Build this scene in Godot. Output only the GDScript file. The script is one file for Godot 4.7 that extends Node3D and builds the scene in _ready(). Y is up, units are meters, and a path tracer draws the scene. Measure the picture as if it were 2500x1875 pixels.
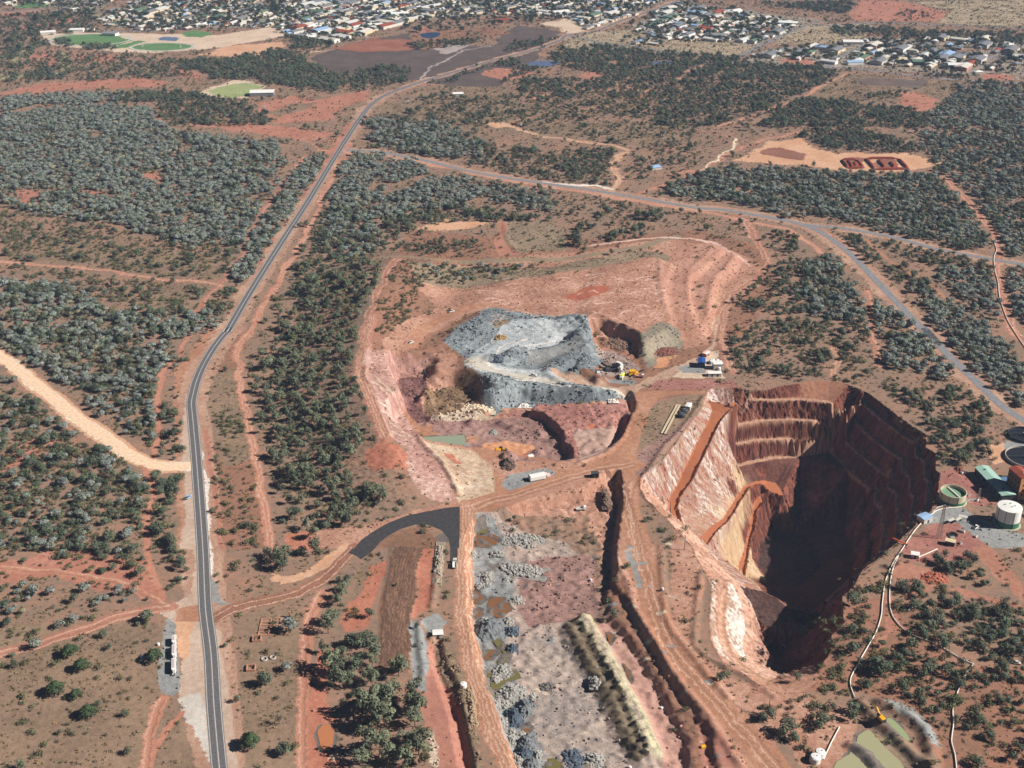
extends Node3D
# A mine, its pit and dumps, the scrub round it and a town beyond. Ground points are (x, f): metres to the side and metres north of the place below the viewer; height is y.
const RELIEF := 1.0
var rng := RandomNumberGenerator.new()
var nz := FastNoiseLite.new()
var nz2 := FastNoiseLite.new()
var taken := {}
var M := {}
var ids := {}
var ramp := []
# height fields: near and middle ground
var hx := [-420.0, -640.0]
var hf := [390.0, 870.0]
var hs := [1.5, 2.5]
var hw := [561, 513]
var hh := [321, 213]
var HT := [PackedFloat32Array(), PackedFloat32Array()]
var rim := PackedVector2Array()
var veg := {}
var keep_off: Image
const VX := -1400.0
const VF := 390.0
const VS := 2.0
const VW := 1400
const VH := 1250

func _ready():
	var cam := Camera3D.new(); cam.name = "camera"; add_child(cam)
	cam.position = Vector3(0, 440, 0); cam.rotation_degrees = Vector3(-27, 0, 0); cam.fov = 34.70; cam.far = 40000.0; cam.near = 1.0; cam.current = true
	var we := WorldEnvironment.new(); we.name = "environment"; add_child(we)
	var env := Environment.new(); we.environment = env
	var sky := Sky.new(); var sm := ProceduralSkyMaterial.new(); sky.sky_material = sm
	sm.sky_top_color = Color(0.20, 0.40, 0.72); sm.sky_horizon_color = Color(0.66, 0.76, 0.86); sm.sky_curve = 0.12
	sm.ground_horizon_color = Color(0.55, 0.47, 0.42); sm.ground_bottom_color = Color(0.42, 0.30, 0.24); sm.sky_energy_multiplier = 0.25
	env.background_mode = Environment.BG_SKY; env.sky = sky; env.tonemap_mode = Environment.TONE_MAPPER_LINEAR; env.tonemap_exposure = 1.7
	env.sdfgi_enabled = true; env.ssao_enabled = true; env.ssil_enabled = true
	env.fog_enabled = true; env.fog_density = 0.00006; env.fog_light_color = Color(0.70, 0.81, 0.96)
	var sun := DirectionalLight3D.new(); sun.name = "sun"; add_child(sun)
	sun.light_energy = 1.55; sun.light_color = Color(1.0, 0.97, 0.94); sun.light_angular_distance = 0.5; sun.shadow_enabled = true
	sun.look_at_from_position(Vector3(0, 900, 0), Vector3(0, 900, 0) + Vector3(-cos(0.65) * cos(0.14), -sin(0.65), -cos(0.65) * sin(0.14)))
	rng.seed = 7
	nz.seed = 11; nz.frequency = 0.02; nz.fractal_octaves = 4
	nz2.seed = 5; nz2.frequency = 0.12; nz2.fractal_octaves = 3
	materials()
	palettes()
	var t0 := Time.get_ticks_msec()
	heights()
	print("heights ", Time.get_ticks_msec() - t0); t0 = Time.get_ticks_msec()
	ground()
	print("ground ", Time.get_ticks_msec() - t0); t0 = Time.get_ticks_msec()
	open_pit()
	print("pit ", Time.get_ticks_msec() - t0); t0 = Time.get_ticks_msec()
	roads()
	ponds()
	town()
	print("town ", Time.get_ticks_msec() - t0); t0 = Time.get_ticks_msec()
	mill()
	plant()
	vehicles()
	small_things()
	rock_piles()
	print("things ", Time.get_ticks_msec() - t0); t0 = Time.get_ticks_msec()
	loose_rocks()
	plants()
	print("plants ", Time.get_ticks_msec() - t0)

# ---------------------------------------------------------------- helpers
func numbered(n: String) -> String:
	if not taken.has(n):
		taken[n] = 0
		return n
	taken[n] += 1
	return "%s_%03d" % [n, taken[n]]
func tag(o, label := "", category := "", group := "", kind := ""):
	if label: o.set_meta("label", label)
	if category: o.set_meta("category", category)
	if group: o.set_meta("group", group)
	if kind: o.set_meta("kind", kind)
	return o
func thing(n: String, label: String, category: String, x: float, f: float, turn := 0.0, group := "", y = null) -> Node3D:
	var o := Node3D.new(); o.name = numbered(n); add_child(o, true)
	o.position = Vector3(x, at(x, f) if y == null else y, -f); o.rotation.y = turn
	tag(o, label, category, group)
	return o
func part(parent: Node, n: String, mesh: Mesh, mat = null) -> MeshInstance3D:
	var o := MeshInstance3D.new(); o.name = n; o.mesh = mesh
	if mat != null: o.material_override = mat
	parent.add_child(o, true)
	return o
func struct(n: String, mesh: Mesh, mat = null) -> MeshInstance3D:
	var o := part(self, numbered(n), mesh, mat); o.set_meta("kind", "structure")
	return o
func stuff(n: String, mesh: Mesh, xf: Array, cols: Array, label: String, category: String) -> void:
	if xf.is_empty(): return
	var mm := MultiMesh.new(); mm.transform_format = MultiMesh.TRANSFORM_3D; mm.use_colors = true; mm.mesh = mesh; mm.instance_count = xf.size()
	for i in xf.size():
		mm.set_instance_transform(i, xf[i]); mm.set_instance_color(i, cols[i])
	var o := MultiMeshInstance3D.new(); o.name = numbered(n); o.multimesh = mm; add_child(o, true)
	tag(o, label, category, "", "stuff")
func lin(r: float, g: float, b: float) -> Color: return Color(r / 255.0, g / 255.0, b / 255.0).srgb_to_linear()
func mat(n: String, r: int, g: int, b: int, rough := 0.8, metal := 0.0) -> StandardMaterial3D:
	var m := StandardMaterial3D.new(); m.resource_name = n; m.albedo_color = Color8(r, g, b); m.roughness = rough; m.metallic = metal; m.metallic_specular = 0.3
	M[n] = m
	return m
func vmat(n: String, rough := 0.9) -> StandardMaterial3D:
	var m := mat(n, 255, 255, 255, rough); m.vertex_color_use_as_albedo = true; m.metallic_specular = 0.15
	return m
func materials():
	vmat("painted"); vmat("leaf", 0.85); vmat("rock", 0.95); vmat("cloth", 0.8)
	M.leaf.backlight = Color(0.10, 0.12, 0.05)
	mat("white", 214, 214, 210, 0.55); mat("offwhite", 192, 188, 178, 0.6); mat("roofwhite", 190, 190, 186, 0.6); mat("roofgrey", 116, 118, 122, 0.6); mat("cream", 196, 180, 150, 0.7); mat("grey", 128, 130, 132, 0.6); mat("darkgrey", 62, 64, 68, 0.6); mat("black", 26, 26, 28, 0.5); mat("tyre", 24, 23, 22, 0.9)
	mat("glass", 30, 38, 46, 0.15); mat("yellow", 214, 160, 24, 0.5); mat("orange", 206, 84, 34, 0.5); mat("lime", 214, 220, 96, 0.5); mat("blue", 38, 74, 140, 0.5); mat("paleblue", 140, 168, 200, 0.45); mat("mint", 148, 182, 168, 0.5); mat("deepblue", 42, 64, 96, 0.5)
	mat("steel", 150, 154, 156, 0.4, 0.6); mat("brownclad", 104, 76, 58, 0.8); mat("tanclad", 190, 140, 92, 0.8); mat("tankgreen", 62, 112, 86, 0.6); mat("tankcream", 182, 176, 150, 0.6); mat("red", 150, 50, 40, 0.6); mat("pinkwhite", 226, 196, 190, 0.6); mat("roofred", 140, 70, 52, 0.7); mat("roofgreen", 88, 112, 92, 0.6); mat("wood", 110, 92, 74, 0.85); mat("brick", 172, 126, 104, 0.9); mat("pipe", 214, 208, 196, 0.5); mat("concrete", 176, 172, 164, 0.9)
	mat("roofblue", 92, 116, 146, 0.5); mat("grassdark", 70, 96, 56, 0.9)
	mat("asphalt", 92, 92, 96, 0.9); mat("asphaltblack", 50, 50, 53, 0.85); mat("line", 205, 203, 198, 0.7)
	for w in [["pondgreen", 150, 148, 116], ["pondmint", 140, 150, 112], ["pondorange", 120, 84, 56], ["pondolive", 104, 98, 58], ["pondgrey", 134, 142, 122], ["lakeblue", 40, 62, 92], ["lakegrey", 92, 104, 132], ["pondbrown", 168, 110, 74]]:
		var m := mat(w[0], w[1], w[2], w[3], 0.12); m.metallic_specular = 0.35
func st() -> SurfaceTool:
	var s := SurfaceTool.new(); s.begin(Mesh.PRIMITIVE_TRIANGLES); s.set_smooth_group(-1)
	return s
func quad(s: SurfaceTool, a: Vector3, b: Vector3, c: Vector3, d: Vector3):
	for v in [a, b, c, a, c, d]: s.add_vertex(v)
func box(s: SurfaceTool, c: Vector3, z: Vector3, turn := 0.0, taper := 1.0):
	var h := z / 2.0; var v := []
	for y in [-1, 1]:
		for k in [[-1, -1], [1, -1], [1, 1], [-1, 1]]:
			var q: float = taper if y > 0 else 1.0
			v.append(c + Vector3(k[0] * h.x * q, y * h.y, k[1] * h.z * q).rotated(Vector3.UP, turn))
	quad(s, v[4], v[5], v[6], v[7]); quad(s, v[3], v[2], v[1], v[0])
	for i in 4:
		var j := (i + 1) % 4
		quad(s, v[i], v[j], v[4 + j], v[4 + i])
func bevel(s: SurfaceTool, c: Vector3, z: Vector3, b := 0.1):
	box(s, c - Vector3(0, b / 2, 0), z - Vector3(0, b, 0))
	var v := []; var h := z / 2
	for q in [[h.y - b, 0.0], [h.y, b]]:
		for k in [[-1, -1], [1, -1], [1, 1], [-1, 1]]: v.append(c + Vector3(k[0] * (h.x - q[1]), q[0], k[1] * (h.z - q[1])))
	quad(s, v[4], v[5], v[6], v[7])
	for i in 4:
		var j := (i + 1) % 4
		quad(s, v[i], v[j], v[4 + j], v[4 + i])
func bar(s: SurfaceTool, a: Vector3, b: Vector3, w: float):
	var d := (b - a).normalized(); var u := d.cross(Vector3.UP if absf(d.y) < 0.9 else Vector3.RIGHT).normalized() * w / 2; var t := d.cross(u)
	var k := [u + t, u - t, -u - t, -u + t]
	for i in 4:
		var j := (i + 1) % 4
		quad(s, a + k[j], a + k[i], b + k[i], b + k[j])
	quad(s, a + k[0], a + k[1], a + k[2], a + k[3]); quad(s, b + k[3], b + k[2], b + k[1], b + k[0])
func lathe(s: SurfaceTool, c: Vector3, prof: Array, n := 24, axis := Vector3.UP):
	var q := Quaternion(Vector3.UP, axis) if axis != Vector3.UP else Quaternion()
	for i in n:
		var a0 := TAU * i / n; var a1 := TAU * (i + 1) / n
		for j in prof.size() - 1:
			var p: Vector2 = prof[j]; var r: Vector2 = prof[j + 1]
			var k := []
			for e in [[p, a0], [p, a1], [r, a1], [r, a0]]: k.append(c + q * Vector3(cos(e[1]) * e[0].x, e[0].y, sin(e[1]) * e[0].x))
			quad(s, k[0], k[1], k[2], k[3])
func cyl(s: SurfaceTool, c: Vector3, r: float, h: float, n := 24, axis := Vector3.UP):
	lathe(s, c, [Vector2(0, 0), Vector2(r, 0), Vector2(r, h), Vector2(0, h)], n, axis)
func done(s: SurfaceTool) -> ArrayMesh:
	s.generate_normals()
	return s.commit()
func tube(pts: Array, r: float, n := 8) -> ArrayMesh:
	var s := SurfaceTool.new(); s.begin(Mesh.PRIMITIVE_TRIANGLES); s.set_smooth_group(0)
	for i in pts.size() - 1:
		var rings := []
		for e in 2:
			var k: int = i + e
			var d: Vector3 = (pts[mini(k + 1, pts.size() - 1)] - pts[maxi(k - 1, 0)]).normalized()
			var u := d.cross(Vector3.UP).normalized(); var t := u.cross(d); var ring := []
			for a in n + 1: ring.append(pts[k] + (u * cos(TAU * a / n) + t * sin(TAU * a / n)) * r)
			rings.append(ring)
		for a in n: quad(s, rings[0][a], rings[1][a], rings[1][a + 1], rings[0][a + 1])
	s.generate_normals()
	return s.commit()

# ---------------------------------------------------------------- heights
func at(x: float, f: float) -> float:
	var g := 0 if f < 870.0 else 1
	var u: float = (x - hx[g]) / hs[g]; var v: float = (f - hf[g]) / hs[g]
	if u < 0 or v < 0 or u >= hw[g] - 1 or v >= hh[g] - 1: return 0.0
	var i := int(u); var j := int(v); var a := u - i; var b := v - j
	var k: int = j * hw[g] + i
	var H: PackedFloat32Array = HT[g]
	return lerpf(lerpf(H[k], H[k + 1], a), lerpf(H[k + hw[g]], H[k + hw[g] + 1], a), b)
func op(mode: String, h: float, bat: float, w: float, rough: float, pts: PackedVector2Array):
	var lo := pts[0]; var hi := pts[0]
	for p in pts: lo = lo.min(p); hi = hi.max(p)
	var out := bat + w + rough * 2.0 + 1.0
	lo -= Vector2(out, out); hi += Vector2(out, out)
	var n := pts.size(); var shut := mode != "mound"
	for g in 2:
		var H: PackedFloat32Array = HT[g]
		var W: int = hw[g]; var s: float = hs[g]
		var i0 := maxi(0, int((lo.x - hx[g]) / s)); var i1 := mini(W - 1, int((hi.x - hx[g]) / s) + 1)
		var j0 := maxi(0, int((lo.y - hf[g]) / s)); var j1 := mini(hh[g] - 1, int((hi.y - hf[g]) / s) + 1)
		for j in range(j0, j1 + 1):
			var y: float = hf[g] + j * s
			for i in range(i0, i1 + 1):
				var x: float = hx[g] + i * s
				var best := 1e12; var inside := false
				var q: Vector2 = pts[n - 1] if shut else pts[0]
				for k in range(0 if shut else 1, n):
					var p: Vector2 = pts[k]
					var ex := p.x - q.x; var ey := p.y - q.y; var wx := x - q.x; var wy := y - q.y
					var t := clampf((wx * ex + wy * ey) / (ex * ex + ey * ey + 1e-6), 0.0, 1.0)
					var dx := wx - ex * t; var dy := wy - ey * t
					var d2 := dx * dx + dy * dy
					if d2 < best: best = d2
					if shut and ((q.y > y) != (p.y > y)) and wx < ex * wy / ey: inside = not inside
					q = p
				var d := 0.0 if inside else sqrt(best)
				if rough > 0.0 and (d < out): d = maxf(0.0, d + nz2.get_noise_2d(x, y) * rough * (2.0 if shut else 1.0))
				if not shut: d = maxf(0.0, d - w)
				if d >= bat: continue
				var c := 1.0 - d / bat; var m: int = j * W + i
				if mode == "mound": H[m] += h * c * (1.0 + rough * 0.35 * nz2.get_noise_2d(x * 1.7 + 50, y * 1.7))
				elif mode == "raise": H[m] = maxf(H[m], lerpf(H[m], h, c))
				else: H[m] = lerpf(H[m], h, c)
		HT[g] = H
func heights():
	for g in 2:
		var H := PackedFloat32Array(); H.resize(hw[g] * hh[g]); H.fill(0.0)
		HT[g] = H
	height_ops()
	# fine relief: dug ground is rougher than the plain; the roads keep flat
	for g in 2:
		var H: PackedFloat32Array = HT[g]
		for j in hh[g]:
			for i in hw[g]:
				var k: int = j * hw[g] + i
				if absf(H[k]) > 0.15: H[k] += nz2.get_noise_2d((hx[g] + i * hs[g]) * 1.3, (hf[g] + j * hs[g]) * 1.3) * 0.6
		HT[g] = H

# ---------------------------------------------------------------- ground colours
func pal(n: String, a: Array, b: Array, c: Array):
	ids[n] = ramp.size()
	var r := []
	for e in [a, b, c]:
		var k := Color8(e[0], e[1], e[2]); var m := k.get_luminance()
		var q := Color(m, m, m).lerp(k, 0.73)
		r.append(Color(minf(q.r * 1.05, 1), minf(q.g * 1.05, 1), minf(q.b * 1.05, 1)))
	ramp.append(r)
func outline(img: Image, pts: PackedVector2Array, c: Color):
	var h := img.get_height(); var w := img.get_width(); var n := pts.size()
	var y0 := 1e9; var y1 := -1e9
	for p in pts: y0 = minf(y0, p.y); y1 = maxf(y1, p.y)
	for y in range(maxi(0, int(ceil(y0 - 0.5))), mini(h - 1, int(floor(y1 - 0.5))) + 1):
		var yy := y + 0.5; var xs := PackedFloat32Array(); var q := pts[n - 1]
		for p in pts:
			if (p.y > yy) != (q.y > yy): xs.append(q.x + (p.x - q.x) * (yy - q.y) / (p.y - q.y))
			q = p
		xs.sort()
		for k in range(0, xs.size() - 1, 2):
			var a := clampi(int(round(xs[k])), 0, w); var b := clampi(int(round(xs[k + 1])), 0, w)
			if b > a: img.fill_rect(Rect2i(a, y, b - a, 1), c)
func shape(img: Image, x0: float, f0: float, s: float, pts: PackedVector2Array, w: float, v: int):
	var c := Color((v + 0.5) / 255.0, 0, 0)
	var polys := [pts]
	if w > 0.0: polys = Geometry2D.offset_polyline(pts, w / 2.0, Geometry2D.JOIN_ROUND, Geometry2D.END_ROUND)
	for p in polys:
		var q := PackedVector2Array()
		for e in p: q.append(Vector2((e.x - x0) / s, (e.y - f0) / s))
		outline(img, q, c)
func painted(x0: float, f0: float, s: float, w: int, h: int) -> ImageTexture:
	var cls := Image.create(w, h, false, Image.FORMAT_R8)
	for g in ground_shapes(): shape(cls, x0, f0, s, g[2], g[1], ids[g[0]])
	var C := cls.get_data()
	var n := FastNoiseLite.new(); n.fractal_octaves = 4; n.seed = int(f0) + 3; n.frequency = s / 45.0
	var A := n.get_image(w, h).get_data()
	n.seed += 1; n.frequency = s / 5.0; n.fractal_octaves = 3
	var B := n.get_image(w, h).get_data()
	n.seed += 1; n.frequency = 0.35; n.fractal_octaves = 2
	var D := n.get_image(w, h).get_data()
	var P := PackedByteArray(); P.resize(ramp.size() * 768)
	for k in ramp.size():
		for v in 256:
			var t := clampf((v / 255.0 - 0.5) * 1.9 + 0.5, 0.0, 1.0)
			var c: Color = ramp[k][0].lerp(ramp[k][1], t * 2.0) if t < 0.5 else ramp[k][1].lerp(ramp[k][2], t * 2.0 - 1.0)
			P[(k * 256 + v) * 3] = c.r8; P[(k * 256 + v) * 3 + 1] = c.g8; P[(k * 256 + v) * 3 + 2] = c.b8
	var O := PackedByteArray(); O.resize(w * h * 3)
	var jit := (1.3 if s < 0.6 else 1.7) / s / 128.0; var wide := (3.0 if s < 0.6 else (5.0 if s < 1.0 else 10.0)) / s / 128.0
	var o := 0; var i := 0; var last := w * h - 1
	for y in h:
		for x in w:
			var b := B[i]; var d := D[i]
			var a := A[i]
			var jx := int((b - 128) * jit + (a - 128) * wide); var jy := int((A[(i + 90100) if i + 90100 <= last else i - 90100] - 128) * wide + (b + d - 256) * jit * 0.5)
			var k := i + jx + jy * w
			if k < 0 or k > last: k = i
			var v := (a * 3 + b * 3 + d * 4) / 10
			var e := (C[k] * 256 + v) * 3
			O[o] = P[e]; O[o + 1] = P[e + 1]; O[o + 2] = P[e + 2]
			o += 3; i += 1
	var img := Image.create_from_data(w, h, false, Image.FORMAT_RGB8, O)
	if f0 < 500.0: near_colours = img
	elif f0 < 1000.0: mid_colours = img
	return ImageTexture.create_from_image(img)
var near_colours: Image
var mid_colours: Image
func sheet(n: String, x0: float, f0: float, s: float, w: int, h: int, tex: Texture2D, H: PackedFloat32Array, drop := 0.0):
	var V := PackedVector3Array(); var N := PackedVector3Array(); var U := PackedVector2Array(); var I := PackedInt32Array()
	V.resize(w * h); N.resize(w * h); U.resize(w * h)
	var flat := H.is_empty()
	var skip := PackedByteArray(); skip.resize(w * h)
	for j in h:
		for i in w:
			var k := j * w + i
			var y := 0.0
			if not flat:
				y = H[k]
				N[k] = Vector3(H[k - (1 if i > 0 else 0)] - H[k + (1 if i < w - 1 else 0)], 2.0 * s, H[k + (w if j < h - 1 else 0)] - H[k - (w if j > 0 else 0)]).normalized()
			else: N[k] = Vector3.UP
			V[k] = Vector3(x0 + i * s, y - drop, -(f0 + j * s)); U[k] = Vector2(float(i) / (w - 1), float(j) / (h - 1))
			if not flat and V[k].x > 80 and V[k].x < 310 and V[k].z < -490 and V[k].z > -880 and Geometry2D.is_point_in_polygon(Vector2(V[k].x, -V[k].z), rim): skip[k] = 1
	for j in h - 1:
		for i in w - 1:
			var k := j * w + i
			if skip[k] | skip[k + 1] | skip[k + w] | skip[k + w + 1]: continue
			I.append_array([k, k + w, k + 1, k + 1, k + w, k + w + 1])
	var a := []; a.resize(Mesh.ARRAY_MAX)
	a[Mesh.ARRAY_VERTEX] = V; a[Mesh.ARRAY_NORMAL] = N; a[Mesh.ARRAY_TEX_UV] = U; a[Mesh.ARRAY_INDEX] = I
	var m := ArrayMesh.new(); m.add_surface_from_arrays(Mesh.PRIMITIVE_TRIANGLES, a)
	var mt := StandardMaterial3D.new(); mt.albedo_texture = tex; mt.roughness = 0.95; mt.metallic_specular = 0.1; mt.albedo_color = Color(TINT, TINT, TINT)
	struct(n, m, mt)
const TINT := 0.90
func ground():
	rim = rim_line()
	sheet("ground", hx[0], hf[0], hs[0], hw[0], hh[0], painted(hx[0], hf[0], 0.42, 2000, 1143), HT[0])
	sheet("ground", hx[1], hf[1], hs[1], hw[1], hh[1], painted(hx[1], hf[1], 0.64, 2000, 828), HT[1])
	sheet("ground", -1300.0, 1400.0, 20.0, 131, 81, painted(-1300.0, 1400.0, 1.3, 2000, 1231), PackedFloat32Array())
	# the plain goes on to the horizon
	var s := st()
	for r in [[-24000, -6000, 24000, 390], [-24000, 3000, 24000, 30000], [-24000, 390, -640, 3000], [640, 390, 24000, 3000], [-640, 390, -420, 870], [420, 390, 640, 870]]:
		quad(s, Vector3(r[0], -0.4, -r[1]), Vector3(r[0], -0.4, -r[3]), Vector3(r[2], -0.4, -r[3]), Vector3(r[2], -0.4, -r[1]))
	var pm := mat("plain", 148, 112, 88, 0.95); pm.metallic_specular = 0.1
	var nt := NoiseTexture2D.new(); var n := FastNoiseLite.new(); n.frequency = 0.012; n.fractal_octaves = 5; nt.noise = n; nt.width = 1024; nt.height = 1024; nt.seamless = true
	var gr := Gradient.new(); gr.set_color(0, Color8(100, 92, 76)); gr.set_color(1, Color8(190, 120, 90)); nt.color_ramp = gr
	pm.albedo_color = Color.WHITE; pm.albedo_texture = nt; pm.uv1_triplanar = true; pm.uv1_world_triplanar = true; pm.uv1_scale = Vector3(0.0025, 0.0025, 0.0025)
	struct("terrain", done(s), pm)
	keep_off = Image.create(VW, VH, false, Image.FORMAT_R8)
	for g in ground_shapes():
		if g[1] > 0.0: shape(keep_off, VX, VF, VS, g[2], g[1] * (0.62 if g[0] == "verge" else 1.0) + 1.0, 255)
	for k in "mgseturx":
		veg[k] = Image.create(VW, VH, false, Image.FORMAT_R8)
	# wild ground carries a thin scrub and tufts; dug and cleared ground none
	veg.s.fill(Color(14.5 / 255.0, 0, 0)); veg.u.fill(Color(0.32, 0, 0)); veg.g.fill(Color(3.5 / 255.0, 0, 0))
	for g in ground_shapes():
		var bare: bool = not g[0] in ["brown", "brownred", "khaki", "drygrass", "drygrass2", "scrub", "town"]
		for k in "sgu": shape(veg[k], VX, VF, VS, g[2], g[1], ({"s": 8, "g": 2, "u": 110}[k] if not bare else ({"s": 3, "g": 0, "u": 25}[k] if g[0] in ["redsoil", "verge", "pinkdump", "terrace"] else 0)))
	for k in "sgu": shape(veg[k], VX, VF, VS, rim, 0.0, 0)
	var stony := {"mauve": 60, "terracered": 60, "cliff": 120, "palerock": 170, "purple": 110, "stage": 45, "stage2": 40, "greyblue": 120, "greypale": 30, "pinkslope": 45, "mauvegrey": 150, "khakigrey": 60, "pinkmottle": 28, "pinkdump": 22, "tanrock": 130, "mauvered": 25, "stripe": 30, "pinkfl": 14, "redfl": 10, "greymid": 30, "ridged": 120, "ridgey": 90, "redsoil2": 12, "terrace": 18, "orangepale": 6, "slag": 0}
	for g in ground_shapes():
		if g[0] in stony or g[1] == 0.0: shape(veg.r, VX, VF, VS, g[2], g[1], stony.get(g[0], 0))
		elif g[1] > 2.0: shape(veg.r, VX, VF, VS, g[2], g[1], 0)
	shape(veg.r, VX, VF, VS, rim, 0.0, 0)
	shape(keep_off, VX, VF, VS, asphalt_patch(), 0.0, 255)
	for p in pond_list(): shape(keep_off, VX, VF, VS, p[2], 0.0, 255)
	for p in plant_zones():
		for k in p[0]:
			shape(veg[k], VX, VF, VS, p[2], p[1], int(p[0][k] * 250))

# ---------------------------------------------------------------- the open pit
func open_pit():
	var pts := PackedVector2Array(); var hts := PackedFloat32Array()
	var lines := pit_lines(); lines.append([])
	for p in rim: lines[-1].append(Vector3(p.x, p.y, 0.0))
	lines[-1].append(lines[-1][0])
	for l in lines:
		for i in l.size() - 1:
			var n := maxi(1, int(l[i].distance_to(l[i + 1]) / 4.0))
			for k in n:
				var p: Vector3 = l[i].lerp(l[i + 1], float(k) / n)
				pts.append(Vector2(p.x + 0.01 * sin(p.y * 9.0), p.y)); hts.append(p.z)
		var e: Vector3 = l[-1]
		pts.append(Vector2(e.x + 0.013, e.y)); hts.append(e.z)
	var tri := Geometry2D.triangulate_delaunay(pts)
	var x0 := 78.0; var f0 := 494.0; var s := 0.6; var w := 390; var h := 636
	var H := PackedFloat32Array(); H.resize(w * h); H.fill(0.0)
	for t in range(0, tri.size(), 3):
		var a := pts[tri[t]]; var b := pts[tri[t + 1]]; var c := pts[tri[t + 2]]
		var den := (b.y - c.y) * (a.x - c.x) + (c.x - b.x) * (a.y - c.y)
		if absf(den) < 1e-6: continue
		for j in range(maxi(0, int(floor((minf(a.y, minf(b.y, c.y)) - f0) / s))), mini(h - 1, int(ceil((maxf(a.y, maxf(b.y, c.y)) - f0) / s))) + 1):
			for i in range(maxi(0, int(floor((minf(a.x, minf(b.x, c.x)) - x0) / s))), mini(w - 1, int(ceil((maxf(a.x, maxf(b.x, c.x)) - x0) / s))) + 1):
				var x := x0 + i * s; var y := f0 + j * s
				var u := ((b.y - c.y) * (x - c.x) + (c.x - b.x) * (y - c.y)) / den
				var v := ((c.y - a.y) * (x - c.x) + (a.x - c.x) * (y - c.y)) / den
				if u < -1e-4 or v < -1e-4 or u + v > 1.0001: continue
				H[j * w + i] = u * hts[tri[t]] + v * hts[tri[t + 1]] + (1 - u - v) * hts[tri[t + 2]]
	var road := Image.create(w, h, false, Image.FORMAT_R8)
	# windrows heaped along the drop side of the ramps
	for li in [1, 3, 5]:
		var line: Array = lines[li]
		for m in line.size() - 1:
			var A2 := Vector2(line[m].x, line[m].y); var B2 := Vector2(line[m + 1].x, line[m + 1].y)
			for j in range(int((minf(A2.y, B2.y) - f0) / s) - 3, int((maxf(A2.y, B2.y) - f0) / s) + 4):
				for i in range(int((minf(A2.x, B2.x) - x0) / s) - 3, int((maxf(A2.x, B2.x) - x0) / s) + 4):
					if i < 0 or j < 0 or i >= w or j >= h: continue
					var P2 := Vector2(x0 + i * s, f0 + j * s)
					var d := P2.distance_to(Geometry2D.get_closest_point_to_segment(P2, A2, B2))
					if d < 1.9: H[j * w + i] = maxf(H[j * w + i], lerpf(line[m].z, line[m + 1].z, clampf((P2 - A2).dot(B2 - A2) / (B2 - A2).length_squared(), 0, 1)) + 1.9 * (1.0 - d / 1.9) + 0.05)
	for r in ramp_shapes(): shape(road, x0, f0, s, r[1], r[0], r[2])
	var V := PackedVector3Array(); var N := PackedVector3Array(); var K := PackedColorArray(); var I := PackedInt32Array(); var keep := PackedByteArray()
	V.resize(w * h); N.resize(w * h); K.resize(w * h); keep.resize(w * h)
	var rib := FastNoiseLite.new(); rib.seed = 3; rib.frequency = 0.09; rib.fractal_octaves = 4
	var blot := FastNoiseLite.new(); blot.seed = 9; blot.frequency = 0.03; blot.fractal_octaves = 4
	var G := H.duplicate()
	for j in range(1, h - 1):
		for i in range(1, w - 1):
			var k := j * w + i
			var x := x0 + i * s; var y := f0 + j * s
			var inside := Geometry2D.is_point_in_polygon(Vector2(x, y), rim)
			keep[k] = 1 if inside else 0
			var slope := Vector2(H[k + 1] - H[k - 1], H[k + w] - H[k - w]).length() / (2 * s)
			var ledge := road.get_pixel(i, j).r8 > 200 and road.get_pixel(i, j).r8 < 230
			if inside: G[k] = H[k] + (0.0 if ledge else 1.0) * clampf(slope - 0.25, 0.0, 1.3) * (rib.get_noise_3d(x * 1.8, H[k] * 0.9, y * 1.8) * 2.4 - absf(rib.get_noise_3d(x * 4.0 + 90, H[k] * 2.6, y * 4.0)) * 3.0 + 0.6) + nz2.get_noise_2d(x, y) * 0.15
			else: G[k] = at(x, y) + 0.05
	for j in range(1, h - 1):
		for i in range(1, w - 1):
			var k := j * w + i
			var x := x0 + i * s; var y := f0 + j * s
			V[k] = Vector3(x, G[k], -y)
			var gx := (G[k + 1] - G[k - 1]) / (2 * s); var gy := (G[k + w] - G[k - w]) / (2 * s)
			N[k] = Vector3(-gx, 1, gy).normalized()
			var hx_ := (H[k + 1] - H[k - 1]) / (2 * s); var hy := (H[k + w] - H[k - w]) / (2 * s)
			var sl := Vector2(hx_, hy).length()
			if not keep[k]:
				var px := clampi(int((x - hx[0]) / 0.42), 0, 1999); var py := clampi(int((y - hf[0]) / 0.42), 0, 1142)
				K[k] = near_colours.get_pixel(px, py).srgb_to_linear() * 0.8
				continue
			var b := blot.get_noise_2d(x, y); var fine := rib.get_noise_3d(x * 4.5, G[k] * 0.9, y * 4.5)
			var grit := rib.get_noise_3d(x * 9.0 + 7.0, G[k] * 3.0, y * 9.0) + 0.5 * rib.get_noise_3d(x * 3.0, G[k] * 1.2 + 50.0, y * 3.0)
			var turned := clampf(absf(hx_) / maxf(sl, 1e-3) * 1.6 - 0.3, 0, 1)
			var along := lerpf(rib.get_noise_2d(x * 3.4, y * 0.5 + 40), rib.get_noise_2d(x * 0.55, y * 2.6), turned) + 0.5 * lerpf(rib.get_noise_2d(x * 9.0, y * 1.2 + 40), rib.get_noise_2d(x * 1.2, y * 8.0), turned)
			var c: Color
			var rc := int(road.get_pixel(i, j).r8)
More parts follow.
